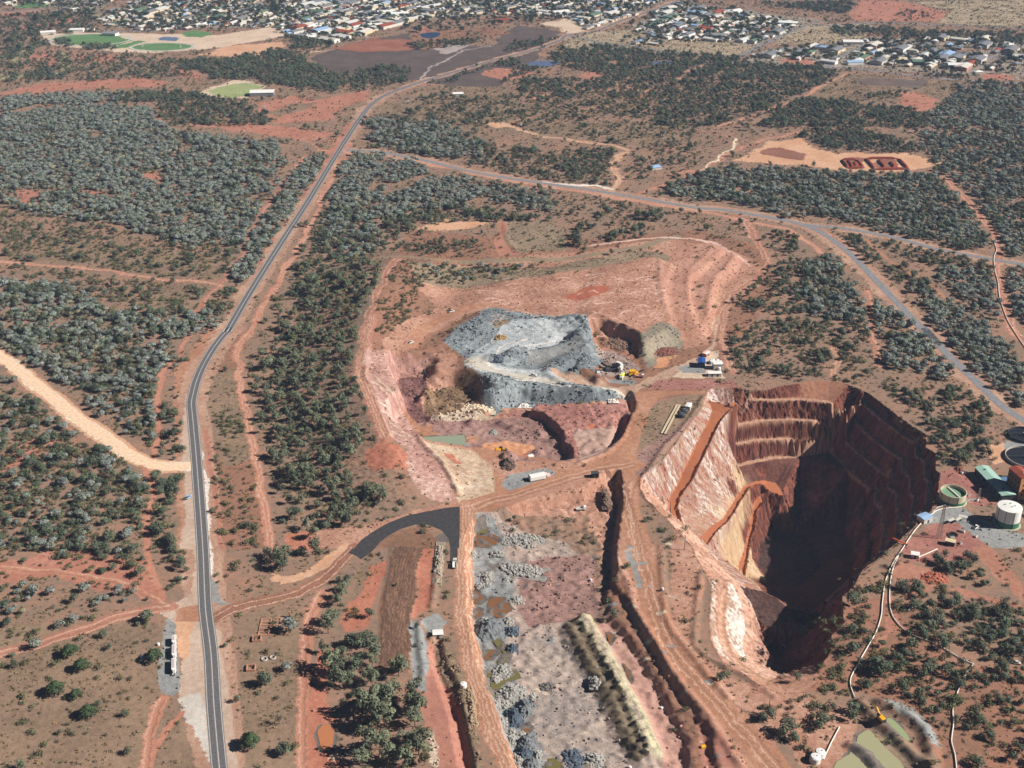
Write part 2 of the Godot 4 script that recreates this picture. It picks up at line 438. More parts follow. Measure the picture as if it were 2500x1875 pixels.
			if rc > 0 and rc < 230 and (sl < 1.3 or rc > 200):
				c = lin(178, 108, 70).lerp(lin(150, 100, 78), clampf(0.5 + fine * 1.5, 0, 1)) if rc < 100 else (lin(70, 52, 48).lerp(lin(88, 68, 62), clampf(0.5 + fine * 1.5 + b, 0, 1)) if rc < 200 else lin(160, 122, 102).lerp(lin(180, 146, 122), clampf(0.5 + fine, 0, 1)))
			else:
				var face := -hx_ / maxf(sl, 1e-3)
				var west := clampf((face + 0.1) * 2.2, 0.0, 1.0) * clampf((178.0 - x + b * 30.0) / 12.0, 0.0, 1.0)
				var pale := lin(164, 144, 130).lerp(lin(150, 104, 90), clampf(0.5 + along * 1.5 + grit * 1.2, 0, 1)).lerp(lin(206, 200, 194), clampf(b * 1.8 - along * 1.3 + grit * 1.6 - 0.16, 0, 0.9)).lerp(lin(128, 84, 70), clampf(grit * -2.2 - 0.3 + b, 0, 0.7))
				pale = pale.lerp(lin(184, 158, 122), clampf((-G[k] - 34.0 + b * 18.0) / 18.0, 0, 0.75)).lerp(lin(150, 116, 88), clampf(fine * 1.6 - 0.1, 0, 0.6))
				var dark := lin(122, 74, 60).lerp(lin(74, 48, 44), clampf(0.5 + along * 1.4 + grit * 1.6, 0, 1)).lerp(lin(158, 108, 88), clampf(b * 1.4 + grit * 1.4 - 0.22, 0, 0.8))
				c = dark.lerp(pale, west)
				if y < 720.0 and x < 165.0 and G[k] > -23.0: c = lin(168, 128, 110).lerp(lin(196, 158, 138), clampf(0.5 + b * 2.0 + fine, 0, 1)).lerp(lin(128, 104, 84), clampf(along * 2.0, 0, 0.6))
				if rc >= 230: c = lin(158, 130, 112).lerp(lin(196, 188, 180), clampf(0.6 + b * 1.8 + fine * 2.0, 0, 1))
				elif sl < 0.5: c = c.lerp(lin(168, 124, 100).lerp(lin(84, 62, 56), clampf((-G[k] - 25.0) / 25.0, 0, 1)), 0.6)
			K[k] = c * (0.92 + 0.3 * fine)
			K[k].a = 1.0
	for j in range(1, h - 2):
		for i in range(1, w - 2):
			var k := j * w + i
			var near := 0
			for d in [0, 1, w, w + 1, 2 if i < w - 3 else 0, 2 * w if j < h - 3 else 0, -2 if i > 2 else 0, -2 * w if j > 2 else 0]: near |= keep[k + d]
			if not near: continue
			I.append_array([k, k + w, k + 1, k + 1, k + w, k + w + 1])
	var a := []; a.resize(Mesh.ARRAY_MAX)
	a[Mesh.ARRAY_VERTEX] = V; a[Mesh.ARRAY_NORMAL] = N; a[Mesh.ARRAY_COLOR] = K; a[Mesh.ARRAY_INDEX] = I
	var m := ArrayMesh.new(); m.add_surface_from_arrays(Mesh.PRIMITIVE_TRIANGLES, a)
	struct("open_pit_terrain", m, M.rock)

# ---------------------------------------------------------------- roads and water
func smooth(pts: PackedVector2Array, step: float) -> PackedVector2Array:
	var c := Curve2D.new()
	for i in pts.size():
		var a := pts[maxi(i - 1, 0)]; var b := pts[mini(i + 1, pts.size() - 1)]
		var t := (b - a).normalized(); var l := minf(pts[i].distance_to(a), pts[i].distance_to(b)) / 3.0
		c.add_point(pts[i], -t * l, t * l)
	c.bake_interval = step
	return c.get_baked_points()
func ribbon(pts: PackedVector2Array, l: float, r: float, lift: float, ragged := 0.0, dash := 0.0) -> ArrayMesh:
	var s := SurfaceTool.new(); s.begin(Mesh.PRIMITIVE_TRIANGLES); s.set_smooth_group(0)
	var prev := []; var run := 0.0
	for i in pts.size():
		var t := (pts[mini(i + 1, pts.size() - 1)] - pts[maxi(i - 1, 0)]).normalized(); var n := Vector2(t.y, -t.x)
		var a := pts[i] + n * (l + nz2.get_noise_2d(i * 9.0, 3.0) * ragged); var b := pts[i] + n * (r + nz2.get_noise_2d(i * 9.0, 70.0) * ragged)
		var now := [Vector3(a.x, at(a.x, a.y) + lift, -a.y), Vector3(b.x, at(b.x, b.y) + lift, -b.y)]
		if i > 0:
			run += pts[i].distance_to(pts[i - 1])
			if dash == 0.0 or fmod(run, dash * 2.0) < dash: quad(s, prev[0], now[0], now[1], prev[1])
		prev = now
	s.generate_normals()
	return s.commit()
func worn(n: String, a: Color, b: Color, size := 0.02) -> StandardMaterial3D:
	var m := mat(n, 255, 255, 255, 0.9); var nt := NoiseTexture2D.new(); var f := FastNoiseLite.new(); f.frequency = 0.02; f.fractal_octaves = 5
	nt.noise = f; nt.width = 512; nt.height = 512; nt.seamless = true; var g := Gradient.new(); g.set_color(0, a); g.set_color(1, b); nt.color_ramp = g
	m.albedo_texture = nt; m.uv1_triplanar = true; m.uv1_world_triplanar = true; m.uv1_scale = Vector3(size, size, size); m.metallic_specular = 0.15
	return m
func flat(n: String, pts: PackedVector2Array, y, mt, ragged := 0.0) -> MeshInstance3D:
	var q := smooth(pts, 2.0) if ragged > 0 else pts
	var p := PackedVector2Array()
	for e in q: p.append(e + Vector2(nz2.get_noise_2d(e.x * 2, e.y * 2), nz2.get_noise_2d(e.y * 2, e.x * 2 + 9)) * ragged)
	var s := SurfaceTool.new(); s.begin(Mesh.PRIMITIVE_TRIANGLES)
	var ix := Geometry2D.triangulate_polygon(p)
	for k in range(0, ix.size(), 3):
		var tri := [p[ix[k]], p[ix[k + 1]], p[ix[k + 2]]]
		if (tri[1] - tri[0]).cross(tri[2] - tri[0]) > 0: tri.reverse()
		for e in tri:
			s.set_normal(Vector3.UP); s.add_vertex(Vector3(e.x, (at(e.x, e.y) + 0.1) if y == null else y, -e.y))
	return struct(n, s.commit(), mt)

func roads():
	var hw_ := smooth(highway_line(), 4.0)
	var asp := worn("asphalt_worn", Color8(104, 102, 102), Color8(134, 131, 128))
	var hi := struct("highway_road", ribbon(hw_, -4.0, 4.0, 0.10), asp)
	var dark := worn("asphalt_dark", Color8(82, 81, 83), Color8(108, 106, 106), 0.05)
	part(hi, "lane", ribbon(hw_, -3.0, -0.55, 0.14), dark); part(hi, "lane", ribbon(hw_, 0.55, 3.0, 0.14), dark)
	for o in [-3.45, 3.25]: part(hi, "edge_line", ribbon(hw_, o, o + 0.2, 0.18), M.line)
	part(hi, "centre_line", ribbon(hw_, -0.12, 0.12, 0.18), M.line)
	var sr := struct("side_road", ribbon(smooth(side_line(), 4.0), -3.7, 3.7, 0.10, 0.3), worn("asphalt_old", Color8(112, 112, 116), Color8(138, 136, 136)))
	struct("branch_road", ribbon(smooth(branch_line(), 4.0), -3.6, 3.6, 0.16, 0.3), M.asphalt_old)
	struct("dirt_road", ribbon(smooth(pale_line(), 3.0), -5.0, 5.0, 0.12, 2.2), worn("pale_dirt", Color8(198, 166, 138), Color8(230, 204, 176), 0.03))
	flat("asphalt_road", asphalt_patch(), null, worn("new_asphalt", Color8(52, 51, 53), Color8(74, 72, 72), 0.03))
	for r in town_streets():
		struct("street", ribbon(smooth(r, 8.0), -4.5, 4.5, 0.12), M.asphalt_old)
func ponds():
	for p in pond_list():
		flat(p[0], p[2], p[3], M[p[1]], p[4])

# ---------------------------------------------------------------- trees
func leafy(seed_: int, lobes: Array, n: int, size: float, base: Color, vary: float, stem_h: float, stem_r: float) -> Array:
	var r := RandomNumberGenerator.new(); r.seed = seed_
	var s := SurfaceTool.new(); s.begin(Mesh.PRIMITIVE_TRIANGLES)
	var total := 0.0
	for l in lobes: total += l[1].x * l[1].z
	for l in lobes:
		var c: Vector3 = l[0]; var e: Vector3 = l[1]
		var k := int(n * e.x * e.z / total); var tone := 1.0 + r.randf_range(-vary, vary)
		for i in k:
			var z := r.randf_range(-0.75, 1.0); var a := r.randf() * TAU; var q := sqrt(1.0 - z * z)
			var d := Vector3(cos(a) * q, z, sin(a) * q); var p := c + d * e * r.randf_range(0.72, 1.06)
			var nn := (d + Vector3(r.randf_range(-0.7, 0.7), r.randf_range(-0.2, 0.8), r.randf_range(-0.7, 0.7))).normalized()
			var u := nn.cross(Vector3(r.randf_range(-1, 1), r.randf_range(-1, 1), r.randf_range(-1, 1))).normalized(); var v := nn.cross(u)
			var w := size * r.randf_range(0.6, 1.25); var col := base * (tone * r.randf_range(1.0 - vary, 1.0 + vary)); col.a = 1.0
			var pts := [p - u * w * 0.5, p + v * w * 0.4, p + u * w * 0.5, p - v * w * 0.4]
			for t in [0, 1, 2, 0, 2, 3]:
				s.set_color(col); s.set_normal((nn * 0.6 + d * 0.5).normalized()); s.add_vertex(pts[t])
	var crown := s.commit()
	var t := SurfaceTool.new(); t.begin(Mesh.PRIMITIVE_TRIANGLES); t.set_smooth_group(-1); t.set_color(lin(104, 88, 76))
	var top: Vector3 = lobes[0][0]
	var limb := func(a: Vector3, b: Vector3, ra: float, rb: float):
		var d := (b - a).normalized(); var u := d.cross(Vector3(0.3, 0.1, 1)).normalized(); var v := d.cross(u)
		for i in 5:
			var a0 := TAU * i / 5; var a1 := TAU * (i + 1) / 5
			quad(t, a + (u * cos(a0) + v * sin(a0)) * ra, a + (u * cos(a1) + v * sin(a1)) * ra, b + (u * cos(a1) + v * sin(a1)) * rb, b + (u * cos(a0) + v * sin(a0)) * rb)
	var fork := Vector3(0, stem_h, 0)
	limb.call(Vector3(0, -0.4, 0), fork, stem_r, stem_r * 0.7)
	for l in lobes: limb.call(fork, l[0] - Vector3(0, l[1].y * 0.2, 0), stem_r * 0.55, stem_r * 0.2)
	t.generate_normals()
	return [t.commit(), crown]
func joined(pair: Array) -> ArrayMesh:
	var m := ArrayMesh.new()
	for i in 2: m.add_surface_from_arrays(Mesh.PRIMITIVE_TRIANGLES, pair[i].surface_get_arrays(0))
	m.surface_set_material(0, M.rock); m.surface_set_material(1, M.leaf)
	return m
func crown_lobes(r: RandomNumberGenerator, kind: String) -> Array:
	var out := []
	match kind:
		"m":
			for i in 5:
				var a := i * 1.3 + r.randf(); var d := 1.35 if i > 0 else 0.0
				out.append([Vector3(cos(a) * d, 3.1 + r.randf() * 0.9 + (0.5 if i == 0 else 0.0), sin(a) * d), Vector3(1.6 + r.randf() * 0.5, 1.25 + r.randf() * 0.3, 1.6 + r.randf() * 0.5)])
		"g":
			for i in 6:
				var a := i * 1.2 + r.randf(); var d := r.randf_range(0.8, 1.7) if i > 0 else 0.0
				out.append([Vector3(cos(a) * d, 2.6 + r.randf() * 2.6, sin(a) * d), Vector3(1.5 + r.randf() * 0.6, 1.5 + r.randf() * 0.6, 1.5 + r.randf() * 0.6)])
		"s":
			for i in 4:
				var a := i * 1.7 + r.randf(); var d := 0.9 if i > 0 else 0.0
				out.append([Vector3(cos(a) * d, 0.8 + r.randf() * 0.4, sin(a) * d), Vector3(0.9 + r.randf() * 0.3, 0.8, 0.9 + r.randf() * 0.3)])
		"e":
			for i in 9:
				var a := i * 2.4 + r.randf(); var d := r.randf_range(1.2, 3.0) if i > 1 else 0.4
				out.append([Vector3(cos(a) * d, 5.0 + r.randf() * 4.5 - d * 0.4, sin(a) * d), Vector3(1.3 + r.randf() * 0.7, 1.2 + r.randf() * 0.7, 1.3 + r.randf() * 0.7)])
		"u":
			for i in 2: out.append([Vector3(i * 0.5, 0.25, r.randf() * 0.4), Vector3(0.6, 0.45, 0.6)])
		"t":
			for i in 6:
				var a := i * 1.1 + r.randf(); var d := r.randf_range(1.4, 2.6) if i > 0 else 0.0
				out.append([Vector3(cos(a) * d, 4.0 + r.randf() * 2.2, sin(a) * d), Vector3(2.0 + r.randf() * 0.7, 1.8 + r.randf() * 0.6, 2.0 + r.randf() * 0.7)])
		"big":
			for i in 14:
				var a := i * 2.4 + r.randf(); var d := sqrt(i / 14.0) * 4.4
				out.append([Vector3(cos(a) * d, 6.6 + r.randf() * 1.6 - d * 0.75, sin(a) * d), Vector3(1.8 + r.randf() * 0.6, 1.6 + r.randf() * 0.5, 1.8 + r.randf() * 0.6)])
	return out
const KINDS := {
	"m": [3.5, 300, 0.95, [138, 145, 138], "mulga_tree", "grey-leaved low tree", "tree"], "g": [4.1, 320, 0.85, [86, 94, 76], "bushy_tree", "dark green bushy tree", "tree"],
	"s": [2.9, 90, 0.6, [92, 94, 68], "shrub", "small olive shrub", "shrub"], "e": [4.8, 620, 0.85, [104, 110, 88], "eucalypt_tree", "tall olive-green gum tree", "tree"], "u": [2.6, 16, 0.5, [126, 112, 84], "tuft", "dry tuft", "plant"], "t": [11.0, 260, 1.1, [58, 70, 52], "town_tree", "dark shade tree", "tree"]}
func plants():
	for kind in ["m", "g", "s", "e", "t", "u"]:
		var K: Array = KINDS[kind]
		var pairs := []; var whole := []
		for i in 4:
			var r := RandomNumberGenerator.new(); r.seed = hash(kind) + i
			var c := lin(K[3][0], K[3][1], K[3][2]).lerp(lin(112, 118, 104), [0.0, 0.75, 0.2, 0.5][i] if kind == "m" else 0.0) * r.randf_range(0.85, 1.15); c.a = 1.0
			var l := crown_lobes(r, kind)
			var p := leafy(r.seed + 9, l, K[1], K[2], c, 0.22, {"m": 1.6, "g": 1.2, "s": 0.3, "e": 3.4, "t": 2.2, "u": 0.05}[kind], {"m": 0.14, "g": 0.16, "s": 0.07, "e": 0.24, "t": 0.25, "u": 0.03}[kind])
			pairs.append(p); whole.append(joined(p))
		var spots := []
		var img: Image = veg[kind]; var D := img.get_data(); var X := keep_off.get_data(); var step: float = K[0]
		var ny := int(VH * VS / step); var nx := int(VW * VS / step)
		for j in ny:
			var f := VF + (j + 0.5) * step
			var half := f * 0.40 + 90.0
			for i in nx:
				var x := VX + (i + rng.randf()) * step; var g := f + (rng.randf() - 0.5) * step * 2.0
				var u := rng.randf(); var z := rng.randf()
				if absf(x) > half: continue
				var px := int((x - VX) / VS); var py := int((g - VF) / VS)
				if px < 0 or py < 0 or px >= VW or py >= VH: continue
				if X[py * VW + px] > 0: continue
				var off: float = {"m": 0.0, "g": 900.0, "s": 300.0, "e": 500.0, "t": 700.0, "u": 1300.0}[kind]
				px = clampi(px + int(nz.get_noise_2d(x * 0.9 + 70 + off, g * 0.9) * 11.0), 0, VW - 1); py = clampi(py + int(nz.get_noise_2d(g * 0.9 + off, x * 0.9) * 11.0), 0, VH - 1)
				var k := py * VW + px
				if D[k] == 0: continue
				var dens := D[k] / 250.0
				if kind == "e" and f > 560.0 and fposmod((x - crest_x(g) + nz.get_noise_2d(x, g) * 6.0) / 11.0, 1.0) > 0.5: continue
				var clump := (nz.get_noise_2d(x * 1.3 + off, g * 1.3) * 0.6 + nz.get_noise_2d(x * 4.0 + off, g * 4.0) * 0.6)
				if u > dens * (1.0 + clump * (1.7 if dens > 0.6 else 2.6)): continue
				spots.append([g, x, clampf(z * z * 0.9 + clump * 0.5 + 0.12, 0, 1)])
		for e in extra_plants():
			if e[0] == kind: spots.append([e[2], e[1], fmod(e[1] * 7.7 + 1000.0, 1.0), e[3]])
		spots.sort_custom(func(a, b): return a[0] < b[0])
		var xf := [[], [], [], []]; var cols := [[], [], [], []]
		var single := 0
		for i in spots.size():
			var f: float = spots[i][0]; var x: float = spots[i][1]; var z: float = spots[i][2]
			var v := i % 4; var sc: float = spots[i][3] if spots[i].size() > 3 else lerpf({"m": 0.45, "g": 0.38, "s": 0.45, "e": 0.55, "t": 0.6, "u": 0.5}[kind], {"m": 1.22, "g": 1.2, "s": 1.5, "e": 1.02, "t": 1.4, "u": 1.6}[kind], z); var turn := fmod(i * 2.399, TAU)
			var seen := absf(x) < f * 0.355 + 73.0 - (55.0 if f < 480.0 else 0.0) and f > 452.0
			if single < 300 and seen and kind != "u":
				single += 1
				var size: float = sc / {"m": 1.0, "g": 0.9, "s": 1.0, "e": 1.0, "t": 1.0}[kind]
				var lab := place_label(("low, " if size < 0.75 else ("broad, " if size > 1.25 else "")) + K[5], x, f)
				var o := thing(K[4], lab, K[6], x, f, turn, lab)
				o.scale = lean(sc, i)
				part(o, "trunk", pairs[v][0], M.rock); part(o, "crown", pairs[v][1], M.leaf)
			else:
				xf[v].append(Transform3D(Basis(Vector3.UP, turn) * Basis.from_scale(lean(sc, i)), Vector3(x, at(x, f), -f)))
				cols[v].append((Color(1.3, 1.08, 0.86) if i % 9 == 0 else (Color(0.92, 1.0, 0.9) if i % 3 == 0 else Color.WHITE)) * lerpf(0.75, 1.22, fmod(i * 0.618, 1.0)))
		print(kind, " ", spots.size())
		var names := {"m": ["mulga_woodland", "grey low woodland covering the plain as one mass"], "g": ["bushland", "dark green bushes spread thick over the far plain"], "s": ["scrub", "low olive scrub scattered over the red plain"], "e": ["gum_woodland", "olive-green gum woodland on the long dump"], "t": ["town_woodland", "dark shade trees filling the town gardens"], "u": ["grass_tufts", "dry tufts and low bushes strewn over the plain"]}
		for v in 4: stuff(names[kind][0], whole[v], xf[v], cols[v], names[kind][1], {"s": "scrub", "u": "grass"}.get(kind, "woodland"))
	single_trees()
func lean(sc: float, i: int) -> Vector3: return Vector3(sc * lerpf(0.8, 1.25, fmod(i * 0.381, 1.0)), sc * lerpf(0.8, 1.15, fmod(i * 0.723, 1.0)), sc * lerpf(0.8, 1.25, fmod(i * 0.569, 1.0)))
var marks := []
var crest := PackedVector2Array()
func crest_x(f: float) -> float:
	# the brown road on the long dump's crest: the planted rows follow it
	if crest.is_empty(): crest = dump_line()
	for i in crest.size() - 1:
		if f < crest[i + 1].y: return lerpf(crest[i].x, crest[i + 1].x, clampf((f - crest[i].y) / (crest[i + 1].y - crest[i].y), 0, 1))
	return crest[-1].x
func place_label(look: String, x: float, f: float) -> String:
	if marks.is_empty(): marks = landmarks()
	var best := 1e9; var where := ""
	for m in marks:
		var d := Vector2(m[1] - x, (m[2] - f) * 0.8).length()
		if d < best:
			best = d; where = m[0]
	if f > 1750.0: where = "among the houses of the town" if x > -620.0 else "by the green ovals west of the town"
	elif best > 150.0: where = "on the plain beyond the dumps" if x > -150.0 else "in the far western scrub"
	return look + " " + where
func single_trees():
	var r := RandomNumberGenerator.new(); r.seed = 77
	var c := lin(68, 82, 56)
	var bigs := []
	for i in 2: bigs.append(leafy(40 + i, crown_lobes(r, "big"), 1500, 0.95, c, 0.25, 2.0, 0.4))
	for e in lone_trees():
		var o := thing("broad_tree", e[3], "tree", e[0], e[1], e[0] * 1.7)
		o.scale = Vector3.ONE * e[2]
		part(o, "trunk", bigs[int(absf(e[0])) % 2][0], M.rock); part(o, "crown", bigs[int(absf(e[0])) % 2][1], M.leaf)

# ---------------------------------------------------------------- town
func gable(s: SurfaceTool, w: float, d: float, y: float, h: float, over := 0.4, turn := 0.0):
	var a := w / 2 + over; var b := d / 2 + over
	var v := []
	for p in [Vector3(-a, y, -b), Vector3(a, y, -b), Vector3(a, y, b), Vector3(-a, y, b), Vector3(-a, y + h, 0), Vector3(a, y + h, 0)]: v.append(p.rotated(Vector3.UP, turn))
	quad(s, v[4], v[5], v[2], v[3]); quad(s, v[5], v[4], v[0], v[1])
	for t in [[0, 4, 3], [1, 2, 5], [0, 3, 2], [0, 2, 1]]:
		for k in t: s.add_vertex(v[k])
func hip(s: SurfaceTool, w: float, d: float, y: float, h: float, over := 0.5):
	var a := w / 2 + over; var b := d / 2 + over; var r := maxf(0.3, a - b)
	var v := [Vector3(-a, y, -b), Vector3(a, y, -b), Vector3(a, y, b), Vector3(-a, y, b), Vector3(-r, y + h, 0), Vector3(r, y + h, 0)]
	quad(s, v[4], v[5], v[2], v[3]); quad(s, v[5], v[4], v[0], v[1])
	for t in [[0, 4, 3], [1, 2, 5], [0, 3, 2], [0, 2, 1]]:
		for k in t: s.add_vertex(v[k])
func house_parts(kind: int) -> Array:
	var w: float = [15.0, 13.0, 17.0, 34.0, 26.0][kind]; var d: float = [9.0, 10.0, 9.0, 20.0, 14.0][kind]; var h: float = [3.0, 2.9, 3.0, 5.5, 4.5][kind]
	var a := st(); box(a, Vector3(0, h / 2, 0), Vector3(w, h, d)); var b := st()
	if kind == 1: hip(b, w, d, h, 2.0)
	else: gable(b, w, d, h, [1.8, 0, 1.6, 2.2, 1.8][kind])
	if kind == 2: box(b, Vector3(2, h - 0.3, d / 2 + 1.6), Vector3(w - 4, 0.2, 3.2))
	var g := st()
	for i in int(w / 4.0): 
		for z in [-1, 1]: box(g, Vector3(-w / 2 + 2.2 + i * 4.0, 1.6, z * (d / 2 + 0.02)), Vector3(1.6, 1.3, 0.06))
	return [done(a), done(b), done(g)]
func town():
	var kinds := []
	for k in 5: kinds.append(house_parts(k))
	var roofs := [["roofwhite", "white-roofed", 4], ["offwhite", "cream-roofed", 3], ["roofgrey", "grey-roofed", 6], ["roofred", "red-brown roofed", 1], ["roofgreen", "green-roofed", 1], ["paleblue", "blue-grey roofed", 1]]
	var bag := []
	for k in roofs.size():
		for i in roofs[k][2]: bag.append(k)
	var walls := ["cream", "offwhite", "white", "brick"]
	var spots := []
	for z in town_zones():
		var poly: PackedVector2Array = z[0]; var ang: float = z[1]; var big: float = z[2]; var dens: float = z[3]
		var lo := poly[0]; var hi := poly[0]
		for p in poly: lo = lo.min(p); hi = hi.max(p)
		var c := (lo + hi) / 2; var R := (hi - lo).length() / 2; var row := -R
		while row < R:
			for side in [0.0, 20.0]:
				var run := -R
				while run < R:
					run += rng.randf_range(14.0, 20.0)
					var p := c + Vector2(run, row + side + rng.randf_range(-2, 2)).rotated(ang)
					var u := rng.randf(); var b := rng.randf(); var q := rng.randi()
					if u > dens or not Geometry2D.is_point_in_polygon(p, poly): continue
					var kind := (3 + q % 2) if b < big else q % 3
					if kind >= 3: run += 16.0
					spots.append([p.y, p.x, kind, bag[(q / 8) % bag.size()], ang + (PI / 2 if q % 5 == 0 else 0.0), walls[(q / 128) % 4]])
			row += 50.0
	spots.sort_custom(func(a, b): return a[0] < b[0])
	var single := 0; var xf := {}
	for e in spots:
		var r: Array = roofs[e[3]]; var K: Array = kinds[e[2]]
		if single < 300 and absf(e[1]) < e[0] * 0.40:
			single += 1
			var look: String = ["gabled house", "hipped house", "house with a verandah", "long shed", "shed"][e[2]]
			var lab := "%s %s among the trees of the town" % [r[1], look]
			var o := thing("shed" if e[2] > 2 else "house", lab, "shed" if e[2] > 2 else "house", e[1], e[0], e[4], lab)
			part(o, "wall", K[0], M[e[5]]); part(o, "roof", K[1], M[r[0]])
		else:
			var key := [e[2], e[3]]
			if not xf.has(key): xf[key] = []
			xf[key].append(Transform3D(Basis(Vector3.UP, e[4]), Vector3(e[1], 0, -e[0])))
	print("houses ", spots.size())
	for key in xf:
		var m := ArrayMesh.new(); var K: Array = kinds[key[0]]
		for i in 3: m.add_surface_from_arrays(Mesh.PRIMITIVE_TRIANGLES, K[i].surface_get_arrays(0))
		m.surface_set_material(0, M.cream); m.surface_set_material(1, M[roofs[key[1]][0]]); m.surface_set_material(2, M.glass)
		var cols := []
		for i in xf[key].size(): cols.append(Color.WHITE)
		stuff("far_houses", m, xf[key], cols, "%s houses at the far side of the town" % roofs[key[1]][1], "houses")
	for e in far_buildings():
		var K := house_parts(e[4])
		var o := thing("building", e[0], "building", e[1], e[2], e[3])
		part(o, "wall", K[0], M[e[6]]); part(o, "roof", K[1], M[e[5]])
	sports()
func sports():
	for o in ovals():
		var c: Vector2 = o[0]; var r: Vector2 = o[1]; var pts := PackedVector2Array()
		for i in 65: pts.append(c + Vector2(cos(TAU * i / 64) * r.x, sin(TAU * i / 64) * r.y).rotated(o[3]))
		var t := thing("boundary_fence", o[2], "fence", c.x, c.y)
		var rb := ribbon(pts, -0.3, 0.3, 1.0)
		var mi := part(t, "rail", rb, M.white); mi.position = -t.position
		var s := st()
		for i in range(0, 64, 2): box(s, Vector3(pts[i].x - c.x, 0.5, -pts[i].y + c.y), Vector3(0.15, 1.0, 0.15))
		part(t, "posts", done(s), M.white).set_meta("kind", "stuff")
		var band := part(t, "path", ribbon(pts, -5.0, 0.0, 0.08), M.concrete); band.position = -t.position
	for e in goal_spots():
		var t := thing("goal_posts", e[2], "goal posts", e[0], e[1], e[3])
		for sx in [-2.8, 2.8]:
			var s := st(); bar(s, Vector3(sx, 0, 0), Vector3(sx, 9, 0), 0.3); part(t, "upright", done(s), M.white)
		var b := st(); bar(b, Vector3(-2.8, 3, 0), Vector3(2.8, 3, 0), 0.25); part(t, "crossbar", done(b), M.white)

# ---------------------------------------------------------------- mill beside the pit
func tank(n: String, label: String, x: float, f: float, r: float, h: float, m1, m2, roofed: bool) -> Node3D:
	var t := thing(n, label, "tank", x, f)
	var s := SurfaceTool.new(); s.begin(Mesh.PRIMITIVE_TRIANGLES); s.set_smooth_group(-1)
	var b := h * 0.32
	lathe(s, Vector3.ZERO, [Vector2(r + 0.02, 0), Vector2(r + 0.02, b)], 48); part(t, "lower_wall", done(s), m2)
	s = st(); lathe(s, Vector3.ZERO, [Vector2(r, b), Vector2(r, h), Vector2(r - 0.35, h), Vector2(r - 0.35, 0.2)], 48); part(t, "wall", done(s), m1)
	s = st(); lathe(s, Vector3(0, h * 0.98, 0), [Vector2(r + 0.02, -0.15), Vector2(r + 0.18, 0), Vector2(r + 0.02, 0.15)], 48); part(t, "rim", done(s), m1)
	if roofed:
		s = st(); lathe(s, Vector3(0, h, 0), [Vector2(r + 0.1, 0.0), Vector2(0, 0.7)], 48); part(t, "roof", done(s), M.white)
		for k in [[-2.6, -1.5], [0.6, 1.6], [2.9, 0.4], [1.2, -2.6]]:
			s = st(); box(s, Vector3(k[0] * r / 7.5, h + 0.75, k[1] * r / 7.5), Vector3(0.9, 0.5, 0.7)); part(t, "hatch", done(s), M.mint)
	s = st(); lathe(s, Vector3(0, -0.25, 0), [Vector2(r + 1.1, 0.0), Vector2(r + 1.1, 0.5), Vector2(r, 0.5)], 48); part(t, "footing", done(s), M.tankcream)
	var l := st()
	for k in 8: bar(l, Vector3(r + 0.25, k * h / 8.0 + 0.3, -0.3), Vector3(r + 0.25, k * h / 8.0 + 0.3, 0.3), 0.08)
	for z in [-0.3, 0.3]: bar(l, Vector3(r + 0.25, 0, z), Vector3(r + 0.25, h + 0.8, z), 0.1)
	var li := part(t, "ladder", done(l), M.steel); li.rotation.y = 2.2
	for q in 3:
		s = st(); var a := 3.4 + q * 0.7; bar(s, Vector3(cos(a) * (r + 0.06), 0, -sin(a) * (r + 0.06)), Vector3(cos(a) * (r + 0.06), h, -sin(a) * (r + 0.06)), 0.22); part(t, "pipe", done(s), M.darkgrey)
	return t
func gantry(n: String, label: String, x: float, f: float, h: float, w: float):
	var t := thing(n, label, "mast", x, f)
	var s := st()
	for k in [[-1, -1], [1, -1], [1, 1], [-1, 1]]: bar(s, Vector3(k[0] * w, 0, k[1] * w), Vector3(k[0] * w * 0.35, h, k[1] * w * 0.35), 0.22)
	part(t, "legs", done(s), M.steel).set_meta("kind", "stuff")
	s = st(); var m := int(h / 2.2)
	for i in m:
		var y0 := i * h / m; var y1 := (i + 1) * h / m
		var r0 := w * lerpf(1, 0.35, float(i) / m); var r1 := w * lerpf(1, 0.35, float(i + 1) / m)
		for k in [[-1, -1, 1, -1], [1, -1, 1, 1], [1, 1, -1, 1], [-1, 1, -1, -1]]: bar(s, Vector3(k[0] * r0, y0, k[1] * r0), Vector3(k[2] * r1, y1, k[3] * r1), 0.12)
	part(t, "bracing", done(s), M.steel).set_meta("kind", "stuff")
	s = st(); cyl(s, Vector3(0, h - 0.2, 0), w * 0.55, 0.4, 12); part(t, "head", done(s), M.steel)
func shed(n: String, label: String, x: float, f: float, turn: float, z: Vector3, roof, wall, rise := 0.8, doors := 2) -> Node3D:
	var t := thing(n, label, "building" if z.x > 7 else "hut", x, f, turn)
	var s := st(); box(s, Vector3(0, z.y / 2, 0), z); part(t, "wall", done(s), wall)
	s = st(); gable(s, z.x, z.z, z.y, rise, 0.35); part(t, "roof", done(s), roof)
	for i in doors:
		s = st(); box(s, Vector3(-z.x / 2 + (i + 0.7) * z.x / (doors + 0.4), minf(2.1, z.y - 0.3) / 2, z.z / 2 + 0.03), Vector3(minf(1.4, z.x * 0.25), minf(2.1, z.y - 0.3), 0.1)); part(t, "door", done(s), M.darkgrey)
	for i in maxi(1, int(z.x / 4.5)):
		s = st(); box(s, Vector3(-z.x / 2 + 1.4 + i * 4.5, z.y * 0.6, -z.z / 2 - 0.03), Vector3(1.4, 0.9, 0.1)); part(t, "window", done(s), M.glass)
	return t

